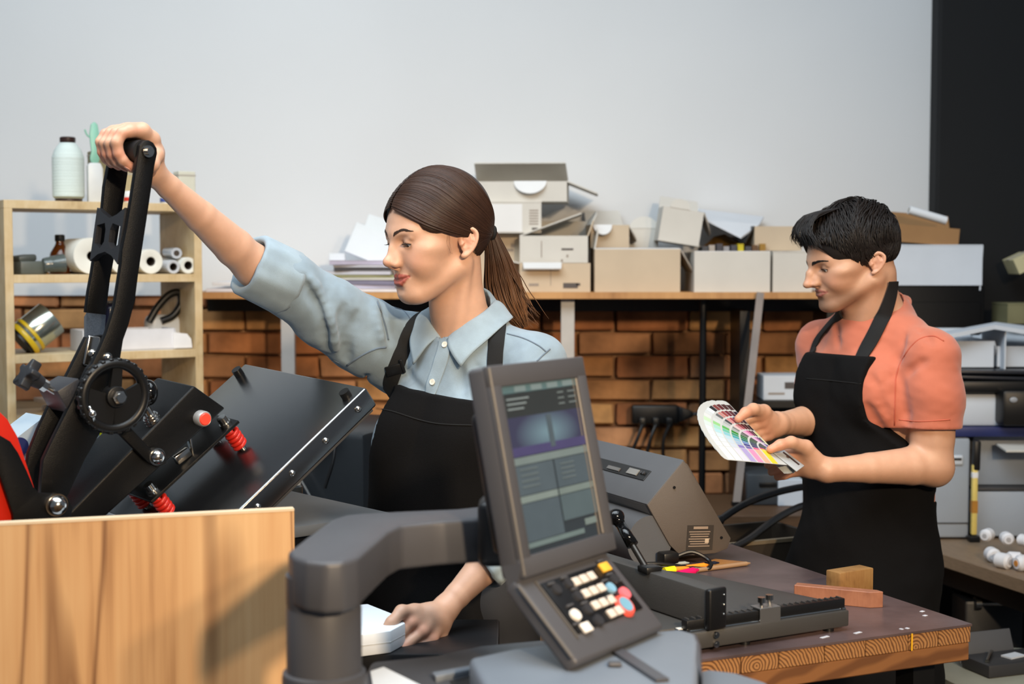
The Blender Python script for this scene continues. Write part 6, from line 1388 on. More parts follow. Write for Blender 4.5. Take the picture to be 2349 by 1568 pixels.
def w_arm_l(p):
    d = limb(p, W_LS, W_LE, [(0, 0.046), (0.4, 0.042), (1, 0.036)], 0.02)
    return smin(d, limb(p, W_LE, W_LW, [(0, 0.035), (0.22, 0.035), (0.6, 0.028), (0.88, 0.0215), (1, 0.0205)], 0.02), 0.02)
def w_rh(p):
    return smin(hand_sdf(p, rh_palm, rh_f), chain(p, *rh_th[0], k=0.006), 0.008)
def w_lh(p): return smin(hand_sdf(p, lh_palm, lh_f), chain(p, *lh_th[0], k=0.006), 0.007)
def w_core(p):
    q = tloc(wo, p); qa = q.copy(); qa[:, 0] = np.abs(q[:, 0])
    d = s_ell(q, (0, 0.012, -0.19), (0.132, 0.092, 0.19)); d = smin(d, s_ell(q, (0, 0.01, -0.40), (0.115, 0.085, 0.16)), 0.05)
    return smin(d, s_ell(q, (0, 0.015, -0.55), (0.150, 0.100, 0.13)), 0.05)
def w_body(p):
    d = HW.sdf(p)
    d = smin(d, within(p, Vector(wo.o)+Vector((0, 0, -0.03)), 0.30, w_neck), 0.012)
    d = smin(d, within(p, mid(W_RS, W_RE), 0.26, w_arm_r) if False else within(p, mid(W_RS, W_RW), 0.38, w_arm_r), 0.015)
    d = smin(d, within(p, mid(W_LS, W_LW), 0.36, w_arm_l), 0.015)
    d = smin(d, within(p, gp(0.05, 60, 0.03), 0.13, w_rh), 0.010)
    d = smin(d, within(p, mid(W_LW, lk[1]), 0.14, w_lh), 0.010)
    return smin(d, within(p, twor(wo, (0, 0, -0.35)), 0.40, w_core), 0.02)
w_skin_c, w_lip_c, w_chk_c = lin3((206, 162, 136)), lin3((168, 92, 80)), lin3((206, 138, 114))
def w_color(p):
    c = HW.color(p, w_skin_c, w_lip_c, w_chk_c)
    far_ = np.linalg.norm(p-HW.o, axis=1) > 0.17
    c[far_] = w_skin_c
    for pts in ([q for f_, _ in rh_f for q in f_[1:4:2]]+[f_[-1] for f_, _ in rh_f]+lk+lp1+[gp(0.02, 100, .04), gp(0.045, 100, .042)]):
        k_ = np.exp(-((p-V3(pts))**2).sum(1)/0.012**2)[:, None]*0.6; c = c*(1-k_)+lin3((222, 132, 108))[None]*k_
    return c
allp = [W_RS, W_RE, W_RW, W_LS, W_LE, W_LW, gp(0.05, 120, .06), gp(0.09, 200, .05)]+lp2+[HW.wv((0, 0, .14)), HW.wv((0, -.13, 0)), HW.wv((0, .1, 0)), twor(wo, (0, 0, -0.66)), at(876, 1450, 2.25)]
lo, hi = box_of(allp, 0.10)
link('body', shift(sdf_mesh('body', w_body, lo, hi, 0.0017, color=w_color), w_root), SKIN, w_root, label='bare face, neck, forearms and hands')
HW.extras(w_root, lin3((52, 36, 27)))
# teeth showing in the smile
gy = HW.lipG[0][0][1]; tp_ = [HW.wv((x_, gy+0.0042+14*x_*x_, HW.lipG[0][0][2]+0.0006+6*x_*x_)) for x_ in np.linspace(-0.017, 0.017, 11)]
B().strip([p-w_root.location for p in tp_], (HW.wv((0, 0, 1))-HW.wv((0, 0, 0))), 0.004, 0.002).build('teeth', M('teeth', (232, 226, 216), 0.2, var=0.02), w_root)
# finger nails
m_nail = M('nail', (226, 168, 150), 0.25, var=0.03)
for f_, _ in rh_f[:2]:
    b = B(); d_ = (Vector(f_[-1])-Vector(f_[-2])).normalized(); o_ = (Vector(f_[-1])-(grip_a+GA*(Vector(f_[-1])-grip_a).dot(GA))).normalized()
    b.ball((0, 0, 0), 0.0052, 12, 8, (1, 1.5, 0.3), Matrix.Translation(Vector(f_[-1])+o_*0.0058-d_*0.001-w_root.location) @ frame((0, 0, 0), GA, z=o_)); b.build('nail', m_nail, w_root, True)
b = B(); b.ball((0, 0, 0), 0.0058, 12, 8, (1, 1.5, 0.3), Matrix.Translation(Vector(lh_th[0][0][-1])+Vector((-0.0005, -0.004, 0.0055))-w_root.location) @ frame((0, 0, 0), (0.8, -0.5, 0.3), z=(-0.2, -0.55, 0.8))); b.build('nail', m_nail, w_root, True)
# ---- shirt
def w_shirt0(p):
    q = tloc(wo, p); qa = q.copy(); qa[:, 0] = np.abs(q[:, 0])
    qs = q.copy(); qs[:, 0] += 0.060*np.clip((-0.12-q[:, 2])/0.30, 0, 1); qsa = qs.copy(); qsa[:, 0] = np.abs(qs[:, 0])
    d = s_ell(qs, (0, 0.010, -0.20), (0.155, 0.112, 0.21))
    d = smin(d, s_ell(qsa, (0.066, -0.066, -0.210), (0.060, 0.052, 0.064)), 0.06)
    d = smin(d, s_ell(qs, (-0.006, 0.02, -0.40), (0.158, 0.108, 0.22)), 0.06)
    d = smin(d, s_ell(qs, (0, 0.015, -0.58), (0.165, 0.118, 0.15)), 0.05)
    d = smin(d, chain(p, [twor(wo, (0, 0.020, 0.012)), twor(wo, (0, -0.005, -0.05))], [0.064, 0.072], 0.01), 0.03)
    d = smin(d, s_cap(q, (0.02, 0.016, -0.018), (0.150, 0.012, -0.060), 0.046, 0.045), 0.03)
    d = smin(d, s_cap(q, (-0.02, 0.016, -0.018), (-0.135, 0.012, -0.030), 0.046, 0.048), 0.03)
    ru = [W_RS.lerp(W_RE, t) for t in (0.0, 0.25, 0.5, 0.8, 0.97)]
    ru[0] = W_RS+Vector((0.0, 0, -0.030)); ru[1] = ru[1]+Vector((0, 0, -0.027)); ru[2] = ru[2]+Vector((0, 0, -0.018))
    d = smin(d, chain(p, ru, [0.080, 0.072, 0.064, 0.055, 0.050], 0.02), 0.030)
    d = smin(d, chain(p, [W_LS, W_LS.lerp(W_LE, 0.5), W_LE, W_LE.lerp(W_LW, 0.42)], [0.056, 0.055, 0.050, 0.046], 0.02), 0.022)
    return d
CR0 = W_RE+(W_RS-W_RE).normalized()*0.012; CRd = (W_RE-W_RS).normalized()
def w_cuff_r(p):
    a, b = W_RE.lerp(W_RS, 0.16), W_RE.lerp(W_RS, -0.03)
    return chain(p, [a, a.lerp(b, .5), b], [0.0565, 0.0585, 0.0555], 0.01)
def w_shirt(p):
    d = w_shirt0(p)
    # creases of the raised sleeve and round the arm hole
    for pts, r_ in w_creases:
        d = smax(d, -chain(p, pts, [r_*0.1]+[r_*0.7]*(len(pts)-2)+[r_*0.1], 0.006), 0.016)
    for pts, r_ in w_ridges: d = smin(d, chain(p, pts, [r_*0.5]+[r_]*(len(pts)-2)+[r_*0.4], 0.004), 0.014)
    d = d+wrinkle(p, 0.0022, 42, 2)+wrinkle(p, 0.0008, 130, 3)
    # open end of the sleeves, neck opening
    e0 = W_RE.lerp(W_RS, 0.05); q = (p-V3(e0)) @ V3(CRd); d = np.maximum(d, q)
    d = smax(d, -chain(p, [HW.wv((0, 0.02, -0.06)), Vector(wo.o)+Vector((0, 0, 0.0)), twor(wo, (0, -0.022, -0.012))], [0.056, 0.0585, 0.046], 0.01), 0.004)
    ql = tloc(wo, p); d = np.maximum(d, -0.62-ql[:, 2])
    e1 = W_LE.lerp(W_LW, 0.40); q = (p-V3(e1)) @ V3((W_LW-W_LE).normalized()); d = np.where(np.linalg.norm(p-V3(e1), axis=1) < 0.16, np.maximum(d, q), d)
    return d
w_creases = []; w_ridges = []
def surf(pix, f, n=5): return hit(dens(pix, n), f)
for pix, r_ in (([(700, 640), (728, 690), (745, 740), (752, 800)], 0.008), ([(792, 705), (782, 760), (786, 820)], 0.009), ([(868, 690), (880, 740), (893, 785)], 0.008), ([(820, 720), (800, 780), (800, 830)], 0.006), ([(905, 745), (925, 780), (940, 815)], 0.006), ([(842, 860), (850, 930), (838, 1000)], 0.006), ([(1040, 820), (1055, 860), (1060, 900)], 0.005), ([(930, 850), (950, 880), (975, 905)], 0.005), ([(1095, 840), (1110, 880), (1112, 915)], 0.004)):
    w_creases.append((surf(pix, w_shirt0, 3), r_))
for pix, r_ in (([(715, 640), (742, 690), (760, 740), (770, 800)], 0.007), ([(860, 690), (868, 740), (880, 790)], 0.007), ([(920, 690), (950, 700), (965, 712)], 0.006)):
    w_ridges.append((surf(pix, w_shirt0, 3), r_))
def denim(name, col):
    m = M(name, col, 0.85, var=0.16, scale=22, bump=0.5, bscale=1400, sheen=0.2); return m
m_den = denim('light_denim', (134, 152, 165)); m_den2 = denim('light_denim_seam', (146, 164, 176)); m_den_d = denim('denim_stitch', (98, 114, 130))
lo, hi = box_of([W_RS, W_RE, W_LS, W_LE, twor(wo, (0.17, -0.13, -0.6)), twor(wo, (-0.17, 0.13, -0.6)), twor(wo, (0.17, 0.13, 0.05)), twor(wo, (-0.17, -0.13, -0.6)), W_LE.lerp(W_LW, .45)], 0.09)
sh_me = sdf_mesh('shirt', w_shirt, lo, hi, 0.0034); shirt = link('shirt', shift(sh_me, w_root), m_den, w_root, label='light denim shirt')
# rolled cuffs: hollow, thick
def cuff(fn_axis, a, b, r_in, r0, r1, name):
    ax = (b-a).normalized(); L_ = (b-a).length; q = ax.to_track_quat('Z', 'Y').to_matrix().to_4x4(); q.translation = a-w_root.location
    prof = [(r_in, 0.0), (r0, -0.001), (r0+0.0015, 0.006), (r1+0.001, L_*0.5), (r1, L_-0.006), (r1-0.004, L_), (r_in+0.001, L_-0.001), (r_in, L_*0.6), (r_in-0.001, 0.004)]
    bm2 = bmesh.new(); n = 64; rings = []
    for i, (r_, z_) in enumerate(prof):
        rings.append([bm2.verts.new(((r_+0.0016*math.sin(5*2*math.pi*k/n+i)+0.001*math.sin(11*2*math.pi*k/n))*math.cos(2*math.pi*k/n), (r_+0.0014*math.sin(4*2*math.pi*k/n+i*.7))*math.sin(2*math.pi*k/n), z_+0.0025*math.sin(3*2*math.pi*k/n+i*.3))) for k in range(n)])
    for a_, c_ in zip(rings, rings[1:]+rings[:1]):
        for k in range(n): bm2.faces.new((a_[k], a_[(k+1) % n], c_[(k+1) % n], c_[k]))
    bmesh.ops.transform(bm2, matrix=q, verts=bm2.verts); bmesh.ops.recalc_face_normals(bm2, faces=bm2.faces)
    me = bpy.data.meshes.new(name); bm2.to_mesh(me); bm2.free(); return link(name, me, m_den2, shirt, True, label='thick rolled-up sleeve cuff')
shirt.location = (0, 0, 0)
cuff(None, W_RE.lerp(W_RS, 0.22), W_RE.lerp(W_RS, -0.045), 0.046, 0.0595, 0.0585, 'cuff')
cuff(None, W_LE.lerp(W_LW, 0.36), W_LE.lerp(W_LW, 0.62), 0.034, 0.048, 0.044, 'cuff')
# seams, placket, buttons
def seam(pix, r_=0.0016, f=None, mat=None, name='seam', n=6, lift=0.0):
    f = f or w_shirt; pts = surf(pix, f, n); ok = np.abs(f(np.array([tuple(p) for p in pts], dtype=f32))) < 0.004; pts = [p for p, o in zip(pts, ok) if o]
    if len(pts) < 3: return None
    nr = normal_of(pts, f); b = B(); b.tube([p+n_*lift-w_root.location for p, n_ in zip(pts, nr)], r_, 6); return b.build(name, mat or m_den_d, shirt, True)
seam([(545, 690), (600, 735), (660, 775), (720, 815), (772, 838)], 0.0022)
seam([(552, 684), (607, 728), (667, 768), (727, 808), (778, 832)], 0.0012)
seam([(796, 838), (830, 815), (862, 800), (886, 796)], 0.0022)
seam([(866, 692), (874, 716), (884, 748), (891, 780)], 0.002)
seam([(905, 705), (925, 712), (940, 730), (950, 750)], 0.0014)
seam([(1163, 765), (1200, 775), (1235, 792), (1255, 808)], 0.0016)
seam([(1262, 800), (1245, 815), (1232, 828)], 0.0016)
pts = surf([(1022, 782), (1015, 815), (1004, 850), (992, 885), (980, 925)], w_shirt, 6); nr = normal_of(pts, w_shirt)
b = band([p-w_root.location for p in pts], nr, 0.027, 0.0022, 0.0005); plk = b.build('placket', m_den2, shirt, 30)
for px, py in ((1022, 791), (994, 876)):
    p, = hit([(px, py)], w_shirt); n_, = normal_of([p], w_shirt); q = Matrix.LocRotScale(p+n_*0.0025-w_root.location, n_.to_track_quat('Z', 'Y'), None)
    b = B(); b.lathe([(0.0052, 0), (0.0058, 0.001), (0.0054, 0.0022), (0.0040, 0.0018), (0.0, 0.0018)], 20, m=q); bt_ = b.build('button', M('pearl_button', (226, 220, 206), 0.25, var=0.03), shirt, 40, label='pearly shirt button')
    for dx, dy in ((.0013, .0013), (-.0013, .0013), (.0013, -.0013), (-.0013, -.0013)): B().cyl((dx, dy, 0.0017), (dx, dy, 0.0021), 0.0005, n=6, m=q).build('button_hole', m_den_d, bt_)
# collar: two leaves and stand
def sheet(rows, t=0.0024):
    """grid of points -> thick sheet"""
    b = B(); n = len(rows); m_ = len(rows[0]); vs = [[b.bm.verts.new(p) for p in r] for r in rows]
    for i in range(n-1):
        for j in range(m_-1): b.bm.faces.new((vs[i][j], vs[i][j+1], vs[i+1][j+1], vs[i+1][j]))
    return b
NCx = lambda a_, r_, z_, fx=0.0: twor(wo, (math.sin(R(a_))*r_, -math.cos(R(a_))*r_*0.96-0.004+fx, z_))
# angle 0 = front of the neck, positive towards her left
def collar_leaf(sg):
    rows = []
    for i in range(13):
        t = i/12; a_ = sg*(8+t*172)
        ztop = -0.020+0.066*min(1, t*1.7)**0.8; r_top = 0.0590+0.003*t
        rows.append([NCx(a_, r_top, ztop, 0.004*t), NCx(a_+sg*1.5*(1-t), r_top+0.006, ztop+0.003, 0.004*t)]+[NCx(a_+sg*(25*(1-t)**3)*u, r_top+0.006+(0.027+0.007*(1-t))*u, ztop+0.003-(0.032+0.020*(1-t)**4)*u, 0.004*t) for u in (0.33, 0.66, 1.0)])
    return rows
for sg in (1, -1):
    rows = collar_leaf(sg); P = [p for r in rows for p in r[2:]]
    # keep the leaves outside the shirt surface
    arr = np.array([tuple(p) for r in rows for p in r], dtype=f32); d0 = w_shirt(arr); N0 = normal_of(arr, w_shirt)
    k = 0
    for r in rows:
        for j in range(len(r)):
            need = 0.0085
            if j >= 2 and d0[k] < need: r[j] = r[j]+N0[k]*(need-d0[k])
            k += 1
    bm_c = sheet([[p-w_root.location for p in r] for r in rows], 0.003); me = bm_c.mesh('collar'); o_ = link('collar', me, m_den2, shirt, True, label='pointed shirt collar leaf'); sub = o_.modifiers.new('s', 'SUBSURF'); sub.levels = 2; sub.render_levels = 2; sub.boundary_smooth = 'PRESERVE_CORNERS'; so = o_.modifiers.new('t', 'SOLIDIFY'); so.thickness = 0.0026; so.offset = 0
# ---- apron: bib with hem, skirt, straps
def w_apr(p):
    q = tloc(wo, p)
    d = w_shirt0(p)-0.009
    z_ = q[:, 2]
    d = smin(d, s_ell(q, (-0.020, -0.015, -0.32), (0.150, 0.112, 0.22))-0.002, 0.04)
    sk = s_ell(q, (-0.060, 0.0, -0.75), (0.205, 0.160, 0.42)); d = smin(d, sk, 0.03)+wrinkle(p, 0.0025, 26, 9)
    hw = 0.092+np.clip((-0.20-z_), 0, 0.30)*0.40
    xx = q[:, 0]+0.012+0.05*np.clip((-0.12-z_)/0.3, 0, 1); side_ = np.where(xx > 0, xx-hw-0.050, -xx-hw)
    top = z_+0.120+0.10*q[:, 0]
    front = q[:, 1]-0.055
    return np.maximum(np.maximum(np.maximum(d, top), np.maximum(side_*0.8, front)), -0.86-z_)
m_apr = M('black_apron_cloth', (10, 9, 10), 0.9, var=0.15, scale=14, bump=0.4, bscale=900, spec=0.2)
lo, hi = box_of([twor(wo, (sx*0.20, sy, z_)) for sx in (1, -1) for sy in (-0.18, 0.07) for z_ in (-0.10, -0.9)], 0.03)
apron = link('apron', shift(sdf_mesh('apron', w_apr, lo, hi, 0.0040), w_root), m_apr, w_root, label='black bib apron')
seamA = surf([(862, 936), (900, 943), (960, 962), (1010, 972), (1085, 975)], w_apr, 6); b = B(); b.tube([p-w_root.location for p in seamA], 0.0016, 6); b.build('hem_seam', M('apron_stitch', (6, 6, 7), 0.9), apron, True)
m_str = M('black_strap', (11, 11, 12), 0.8, var=0.1, bump=0.4, bscale=1500)
def strap(pix, w_, name='strap', lift=0.003):
    pts = surf(pix, w_shirt, 6); nr = normal_of(pts, lambda p: w_shirt0(p), 0.006); return band([p-w_root.location for p in pts], nr, w_, 0.003, lift).build(name, m_str, apron, 40)
strap([(892, 900), (899, 868), (912, 830), (928, 790), (944, 757), (962, 732), (975, 720)], 0.029)
strap([(1134, 925), (1135, 880), (1136, 830), (1140, 780), (1143, 745), (1141, 728)], 0.029)
p, = hit([(906, 845)], w_shirt); n_, = normal_of([p], w_shirt0, 0.006)
bq = frame(p+n_*0.006-w_root.location, (Vector((1, 0, 0.28))-n_*Vector((1, 0, .28)).dot(n_)), z=n_)
b = B(); b.box((0.034, 0.020, 0.004), (0, 0, 0), bq, 0.0012); b.box((0.006, 0.028, 0.006), (0.016, 0.004, 0.001), bq, 0.0015); b.build('buckle', m_blk_plastic, apron, 35, label='black strap buckle')
# back neck strap
b = band([NCx(a_, 0.078, 0.02-0.0004*abs(180-a_), 0.01)-w_root.location for a_ in range(110, 251, 10)], [(NCx(a_, 0.08, 0.0)-NCx(a_, 0.05, 0.0)).normalized() for a_ in range(110, 251, 10)], 0.027, 0.003); b.build('strap', m_str, apron, 40)
trousers(wo, w_root, (28, 30, 36), 0.90, 0.150, [twor(wo, (0.10, 0.02, -wo.o[2])), twor(wo, (-0.10, 0.0, -wo.o[2]))])
# ---- hair
HOFF = 0.0085
def w_hair_surf(q):
    """head-local radius of the combed hair surface"""
    d = s_ell(q, (0, 0.008, 0.046), (0.0730+HOFF, 0.0915+HOFF, 0.0840+HOFF+0.005))
    return smin(d, s_ell(q, (0, -0.043, 0.036), (0.060+HOFF*0.6, 0.053+HOFF*0.4, 0.058+HOFF*0.8)), 0.03)
def w_hair(p):
    q = HW.loc(p); d = w_hair_surf(q)
    qa = q.copy(); qa[:, 0] = np.abs(q[:, 0])
    face = s_ell(q, (0, -0.125, -0.004), (0.088, 0.094, 0.098))
    face = np.minimum(face, s_ell(qa, (0.03, -0.100, -0.026), (0.071, 0.100, 0.073)))
    d = smax(d, -face, 0.003)
    low = -(q[:, 2]-(0.024-1.10*np.clip(q[:, 1]-0.012, 0, 1)))      # lower edge: ear top to nape
    d = smax(d, low, 0.006)
    d = smax(d, -s_ell(qa, (0.080, 0.008, 0.002), (0.020, 0.019, 0.027)), 0.003)
    # tail knot
    d = smin(d, s_ball(q, (0, 0.106, 0.006), 0.014), 0.012)
    d = smax(d, -s_cap(q, (0, -0.095, 0.098), (0, -0.01, 0.150), 0.0035, 0.002), 0.004)
    return d*HW.sc
lo, hi = HW.o-0.16, HW.o+0.16
m_hair = M('dark_brown_hair', (255, 255, 255), 0.42, attr=True, var=0.2, scale=40, spec=0.32)
hairc = lin3((50, 33, 24))
hair = link('hair', shift(sdf_mesh('hair', w_hair, lo, hi, 0.0022, color=lambda p: np.repeat(hairc[None], len(p), 0)), w_root), m_hair, w_root, label='dark brown hair combed back with a centre parting')
rr = np.random.RandomState(11)
def onto(P):   # push head-local points to the hair surface along the outward direction from the head centre
    c = np.array([0, 0.0, 0.035]); D = P-c; D /= np.linalg.norm(D, axis=-1, keepdims=True); sh_ = P.shape; Q = P.reshape(-1, 3).copy(); D = D.reshape(-1, 3)
    for _ in range(14): Q = Q-D*w_hair_surf(Q.astype(f32))[:, None]*0.9
    return Q.reshape(sh_)
def cat_np(ctrl, m):
    return np.array([tuple(v) for v in catmull([tuple(c) for c in ctrl], m)])
def scalp_strands(n, tie=(0, 0.107, 0.006)):
    out = []; rads = []; cols = []
    F0 = [(0.004, -0.098, 0.081), (0.036, -0.087, 0.066), (0.063, -0.055, 0.040), (0.078, -0.014, 0.020), (0.076, 0.030, 0.008), (0.036, 0.095, 0.002), tie]
    F1 = [(0.002, -0.050, 0.125), (0.045, -0.020, 0.118), (0.076, 0.020, 0.075), (0.070, 0.062, 0.040), (0.045, 0.090, 0.018), (0.020, 0.104, 0.008), tie]
    F2 = [(0.002, 0.000, 0.142), (0.035, 0.035, 0.130), (0.056, 0.068, 0.090), (0.045, 0.090, 0.050), (0.028, 0.102, 0.025), (0.012, 0.107, 0.012), tie]
    A0, A1, A2 = (cat_np(F, 5) for F in (F0, F1, F2))
    for i in range(n):
        u = rr.rand(); sg = 1 if rr.rand() < 0.62 else -1
        c = A0*(1-u)*(1-u)+2*A1*u*(1-u)*1.0+A2*u*u if False else (A0*(1-2*u)+A1*2*u if u < 0.5 else A1*(2-2*u)+A2*(2*u-1))
        c = c.copy(); c += rr.normal(size=3)*0.0012; c[:, 0] *= sg
        c[:3] += 0
        P = onto(c); cen = np.array([0, 0, 0.035]); D = (P-cen)/np.linalg.norm(P-cen, axis=1, keepdims=True); P = P+D*(0.0002+0.0013*rr.rand())
        m_ = len(P); r_ = 0.0009+0.0009*rr.rand(); w_ = np.sin(np.linspace(0.25, math.pi-0.3, m_))**0.4
        out.append(P); rads.append(r_*w_); b_ = 0.75+0.75*rr.rand(); cols.append(np.repeat((hairc*b_*np.array([1.0, .96, .92]))[None], m_, 0))
    # nape strands rising to the tie
    for i in range(n//4):
        sg = 1 if rr.rand() < 0.5 else -1; x0 = 0.068*rr.rand()+0.002; y0 = 0.015+0.06*(1-x0/0.07)+0.01*rr.rand(); z0 = 0.012-1.0*(y0-0.01)-0.004*rr.rand()
        c = cat_np([(x0, y0, z0), (x0*0.85, y0+0.02, z0+0.014), (x0*0.5, 0.096, (z0+0.004)*0.4), tie], 6); c[:, 0] *= sg; P = onto(c); D = P-np.array([0, 0, 0.035]); D /= np.linalg.norm(D, axis=1, keepdims=True); P += D*0.0008
        m_ = 37 if False else len(P)
        idx = np.linspace(0, m_-1, len(A0)); P = np.stack([np.interp(idx, np.arange(m_), P[:, k]) for k in range(3)], 1); m_ = len(P)
        out.append(P); rads.append((0.0009+0.0006*rr.rand())*np.sin(np.linspace(0.2, math.pi-0.3, m_))**0.5); cols.append(np.repeat((hairc*(0.7+0.5*rr.rand()))[None], m_, 0))
    P = np.array(out); sh_ = P.shape; nrm = P-np.array([0, 0, 0.035])
    Wp = HW.wor(P.reshape(-1, 3)).reshape(sh_); nn = ((nrm/np.linalg.norm(nrm, axis=2, keepdims=True)).reshape(-1, 3) @ HW.R.T.astype(float)).reshape(sh_)
    return strands(Wp, np.array(rads), np.array(cols), 5, 0.55, nn)
link('hair_strands', shift(scalp_strands(1300), w_root), m_hair, hair, label='fine combed strands')
tie_w = HW.wv((0, 0.110, 0.006))
b = B(); ax_ = (HW.wv((0, 1, -0.35))-HW.wv((0, 0, 0))).normalized(); b.torus(0.0125, 0.0045, 24, 8, m=Matrix.LocRotScale(tie_w-w_root.location, ax_.to_track_quat('Z', 'Y'), None)); b.build('hair_tie', M('hair_tie', (12, 11, 12), 0.8), hair, True, label='black hair tie')
yt = tie_w.y
tail = [tie_w, at(1142, 598, yt+0.01), at(1152, 648, yt+0.02), at(1168, 700, yt+0.02), at(1200, 752, yt+0.01)]
tw_ = [0.011, 0.025, 0.035, 0.034, 0.012]
core = lambda p: chain(p, tail, [0.009, 0.014, 0.018, 0.013, 0.003], 0.01)
lo, hi = box_of(tail, 0.06); link('ponytail_core', shift(sdf_mesh('ponytail_core', core, lo, hi, 0.003, color=lambda p: np.repeat((hairc*1.1)[None], len(p), 0)), w_root), m_hair, hair)
paths = []; rads = []; cols = []; M_ = 22
ctr = cat_np(tail, 7); idx = np.linspace(0, len(ctr)-1, M_); ctr = np.stack([np.interp(idx, np.arange(len(ctr)), ctr[:, k]) for k in range(3)], 1)
wid = np.interp(np.linspace(0, 1, M_), np.linspace(0, 1, 5), tw_)
for i in range(950):
    a_ = rr.rand()*2*math.pi; r_ = math.sqrt(rr.rand()); tl_ = 0.78+0.22*rr.rand()+(0.06 if rr.rand() < .1 else 0)
    ox, oy = math.cos(a_)*r_, math.sin(a_)*r_*0.8; ts = np.linspace(0, 1, M_)*tl_*(M_-1)
    C_ = np.stack([np.interp(ts, np.arange(M_), ctr[:, k]) for k in range(3)], 1); W_ = np.interp(ts, np.arange(M_), wid)
    ph = rr.rand()*6; wob = 0.0016*np.sin(np.linspace(0, 7, M_)+ph)*np.linspace(0, 1, M_)
    P = C_.copy(); P[:, 0] += ox*W_+wob; P[:, 1] += oy*W_; P[:, 2] += 0.25*ox*W_
    if rr.rand() < 0.05: P[:, 0] += 0.045*np.linspace(0, 1, M_)**2*rr.rand()
    paths.append(P); rads.append((0.0010+0.0010*rr.rand())*np.concatenate([np.ones(M_-6), np.linspace(1, .15, 6)]))
    g_ = np.linspace(0, 1, M_)[:, None]; base_ = hairc*(0.8+0.9*rr.rand()); tip_ = lin3((104, 70, 44))*(0.6+0.9*rr.rand()); cols.append(base_[None]*(1-g_**1.3)+tip_[None]*g_**1.3)
link('ponytail', shift(strands(np.array(paths), np.array(rads), np.array(cols), 5, 0.7), w_root), m_hair, hair, label='brown ponytail with lighter ends')
# stray hairs
paths = []; rads = []; cols = []
for i in range(0):
    t = rr.rand(); a = np.array([0.02*(rr.rand()-0.5), -0.09+0.19*t, 0.10+0.045*math.sin(t*2.6)]); P0 = onto(a[None, None])[0, 0]; D = (P0-np.array([0, 0, .035])); D /= np.linalg.norm(D); fl = np.array([0.3*(rr.rand()-.5), 1.0, -0.2]); L_ = 0.02+0.03*rr.rand()
    paths.append(HW.wor(np.array([P0+D*(0.012*math.sin(u*2.4))*rr.rand()+fl*L_*u for u in np.linspace(0, 1, 8)]))); rads.append(np.full(8, 0.00014)); cols.append(np.repeat(hairc[None], 8, 0))
for i in range(5):
    P = [HW.wv((0.070+0.003*rr.rand(), -0.026+0.012*rr.rand(), 0.028)), HW.wv((0.0715, -0.030+0.010*rr.rand(), 0.006)), HW.wv((0.0705, -0.026+0.008*rr.rand(), -0.014-0.008*rr.rand()))]; Q = cat_np(P, 4); ix = np.linspace(0, len(Q)-1, 8); paths.append(np.stack([np.interp(ix, np.arange(len(Q)), Q[:, k]) for k in range(3)], 1)); rads.append(np.full(8, 0.00012)); cols.append(np.repeat(hairc[None]*4, 8, 0))
link('stray_hairs', shift(strands(np.array(paths), np.array(rads), np.array(cols), 4, 1.0), w_root), m_hair, hair)
# ---- paper stack under her left hand
pz = FZ_TOP
q = [on_z(x, y, pz+0.036) for x, y in ((770, 1462), (896, 1446), (930, 1428), (905, 1408), (844, 1384), (760, 1392))]
c0 = sum(q, Vector())/6; c0.z = pz
b = B(); b.prism([(p.x-c0.x, p.y-c0.y) for p in q], 0.0005, 0.036, None, 0.002); o_ = thing('paper_ream', 'thick white folded cloth-like paper stack held by the lower hand of the woman', 'paper', c0)
b.build('sheets', M('white_paper', (226, 230, 234), 0.7, var=0.03), o_, 30); B().prism([((p.x-c0.x)*1.004, (p.y-c0.y)*1.004) for p in q], 0.017, 0.0185).build('fold_line', M('paper_fold', (196, 196, 194), 0.7), o_)
# ------------------------------------------------------------------ MAN
ma = Body(); HM = Head(at(1964, 611, 3.04), 78, 13, 0.99, male=True)
ma.R, ma.o = torso_frame(at(1998, 716, 3.08), 57)
M_LS = twor(ma, (0.170, 0.0, -0.088)); M_RS = twor(ma, (-0.150, 0.005, -0.080))
M_LE = at(2138, 1066, 2.925); M_LW = at(1898, 1078, 2.860)
M_RE = at(1925, 958, 3.20); M_RW = at(1782, 972, 2.985)
for nm, a, c in (('m upper L', M_LS, M_LE), ('m fore L', M_LE, M_LW), ('m upper R', M_RS, M_RE), ('m fore R', M_RE, M_RW)): print('LEN', nm, round((a-c).length, 3))
m_root = thing('person', 'man in salmon t-shirt and black apron looking at a colour fan', 'person', Vector((ma.o[0], ma.o[1], 0)))
mk = [at(1828, 1026, 2.850), at(1818, 1045, 2.860), at(1818, 1062, 2.870), at(1826, 1078, 2.880)]
m1 = [at(1792, 1036, 2.870), at(1782, 1056, 2.875), at(1786, 1074, 2.880), at(1798, 1088, 2.885)]
m2 = [at(1772, 1048, 2.880), at(1762, 1066, 2.880), at(1770, 1082, 2.883), at(1784, 1093, 2.890)]
mlh_palm = [([M_LW.lerp(k_, 0.03), M_LW.lerp(k_, 0.5), k_], [0.0180, 0.0155, 0.0125]) for k_ in mk]
mlh_f = [([mk[i], m1[i], m2[i]], [0.0118, 0.0104, 0.0082]) for i in range(4)]
mlh_t = ([M_LW.lerp(mk[0], 0.35), at(1848, 1026, 2.840), at(1815, 1014, 2.815), at(1790, 1020, 2.801), at(1768, 1030, 2.797)], [0.0180, 0.0150, 0.0118, 0.0105, 0.0085])
rk = [at(1742, 952, 2.935), at(1748, 968, 2.945), at(1754, 984, 2.955), at(1762, 997, 2.965)]
r1 = [at(1714, 962, 2.93), at(1722, 982, 2.935), at(1732, 998, 2.94), at(1746, 1006, 2.95)]
r2 = [at(1698, 978, 2.935), at(1706, 997, 2.935), at(1718, 1008, 2.94), at(1734, 1014, 2.95)]
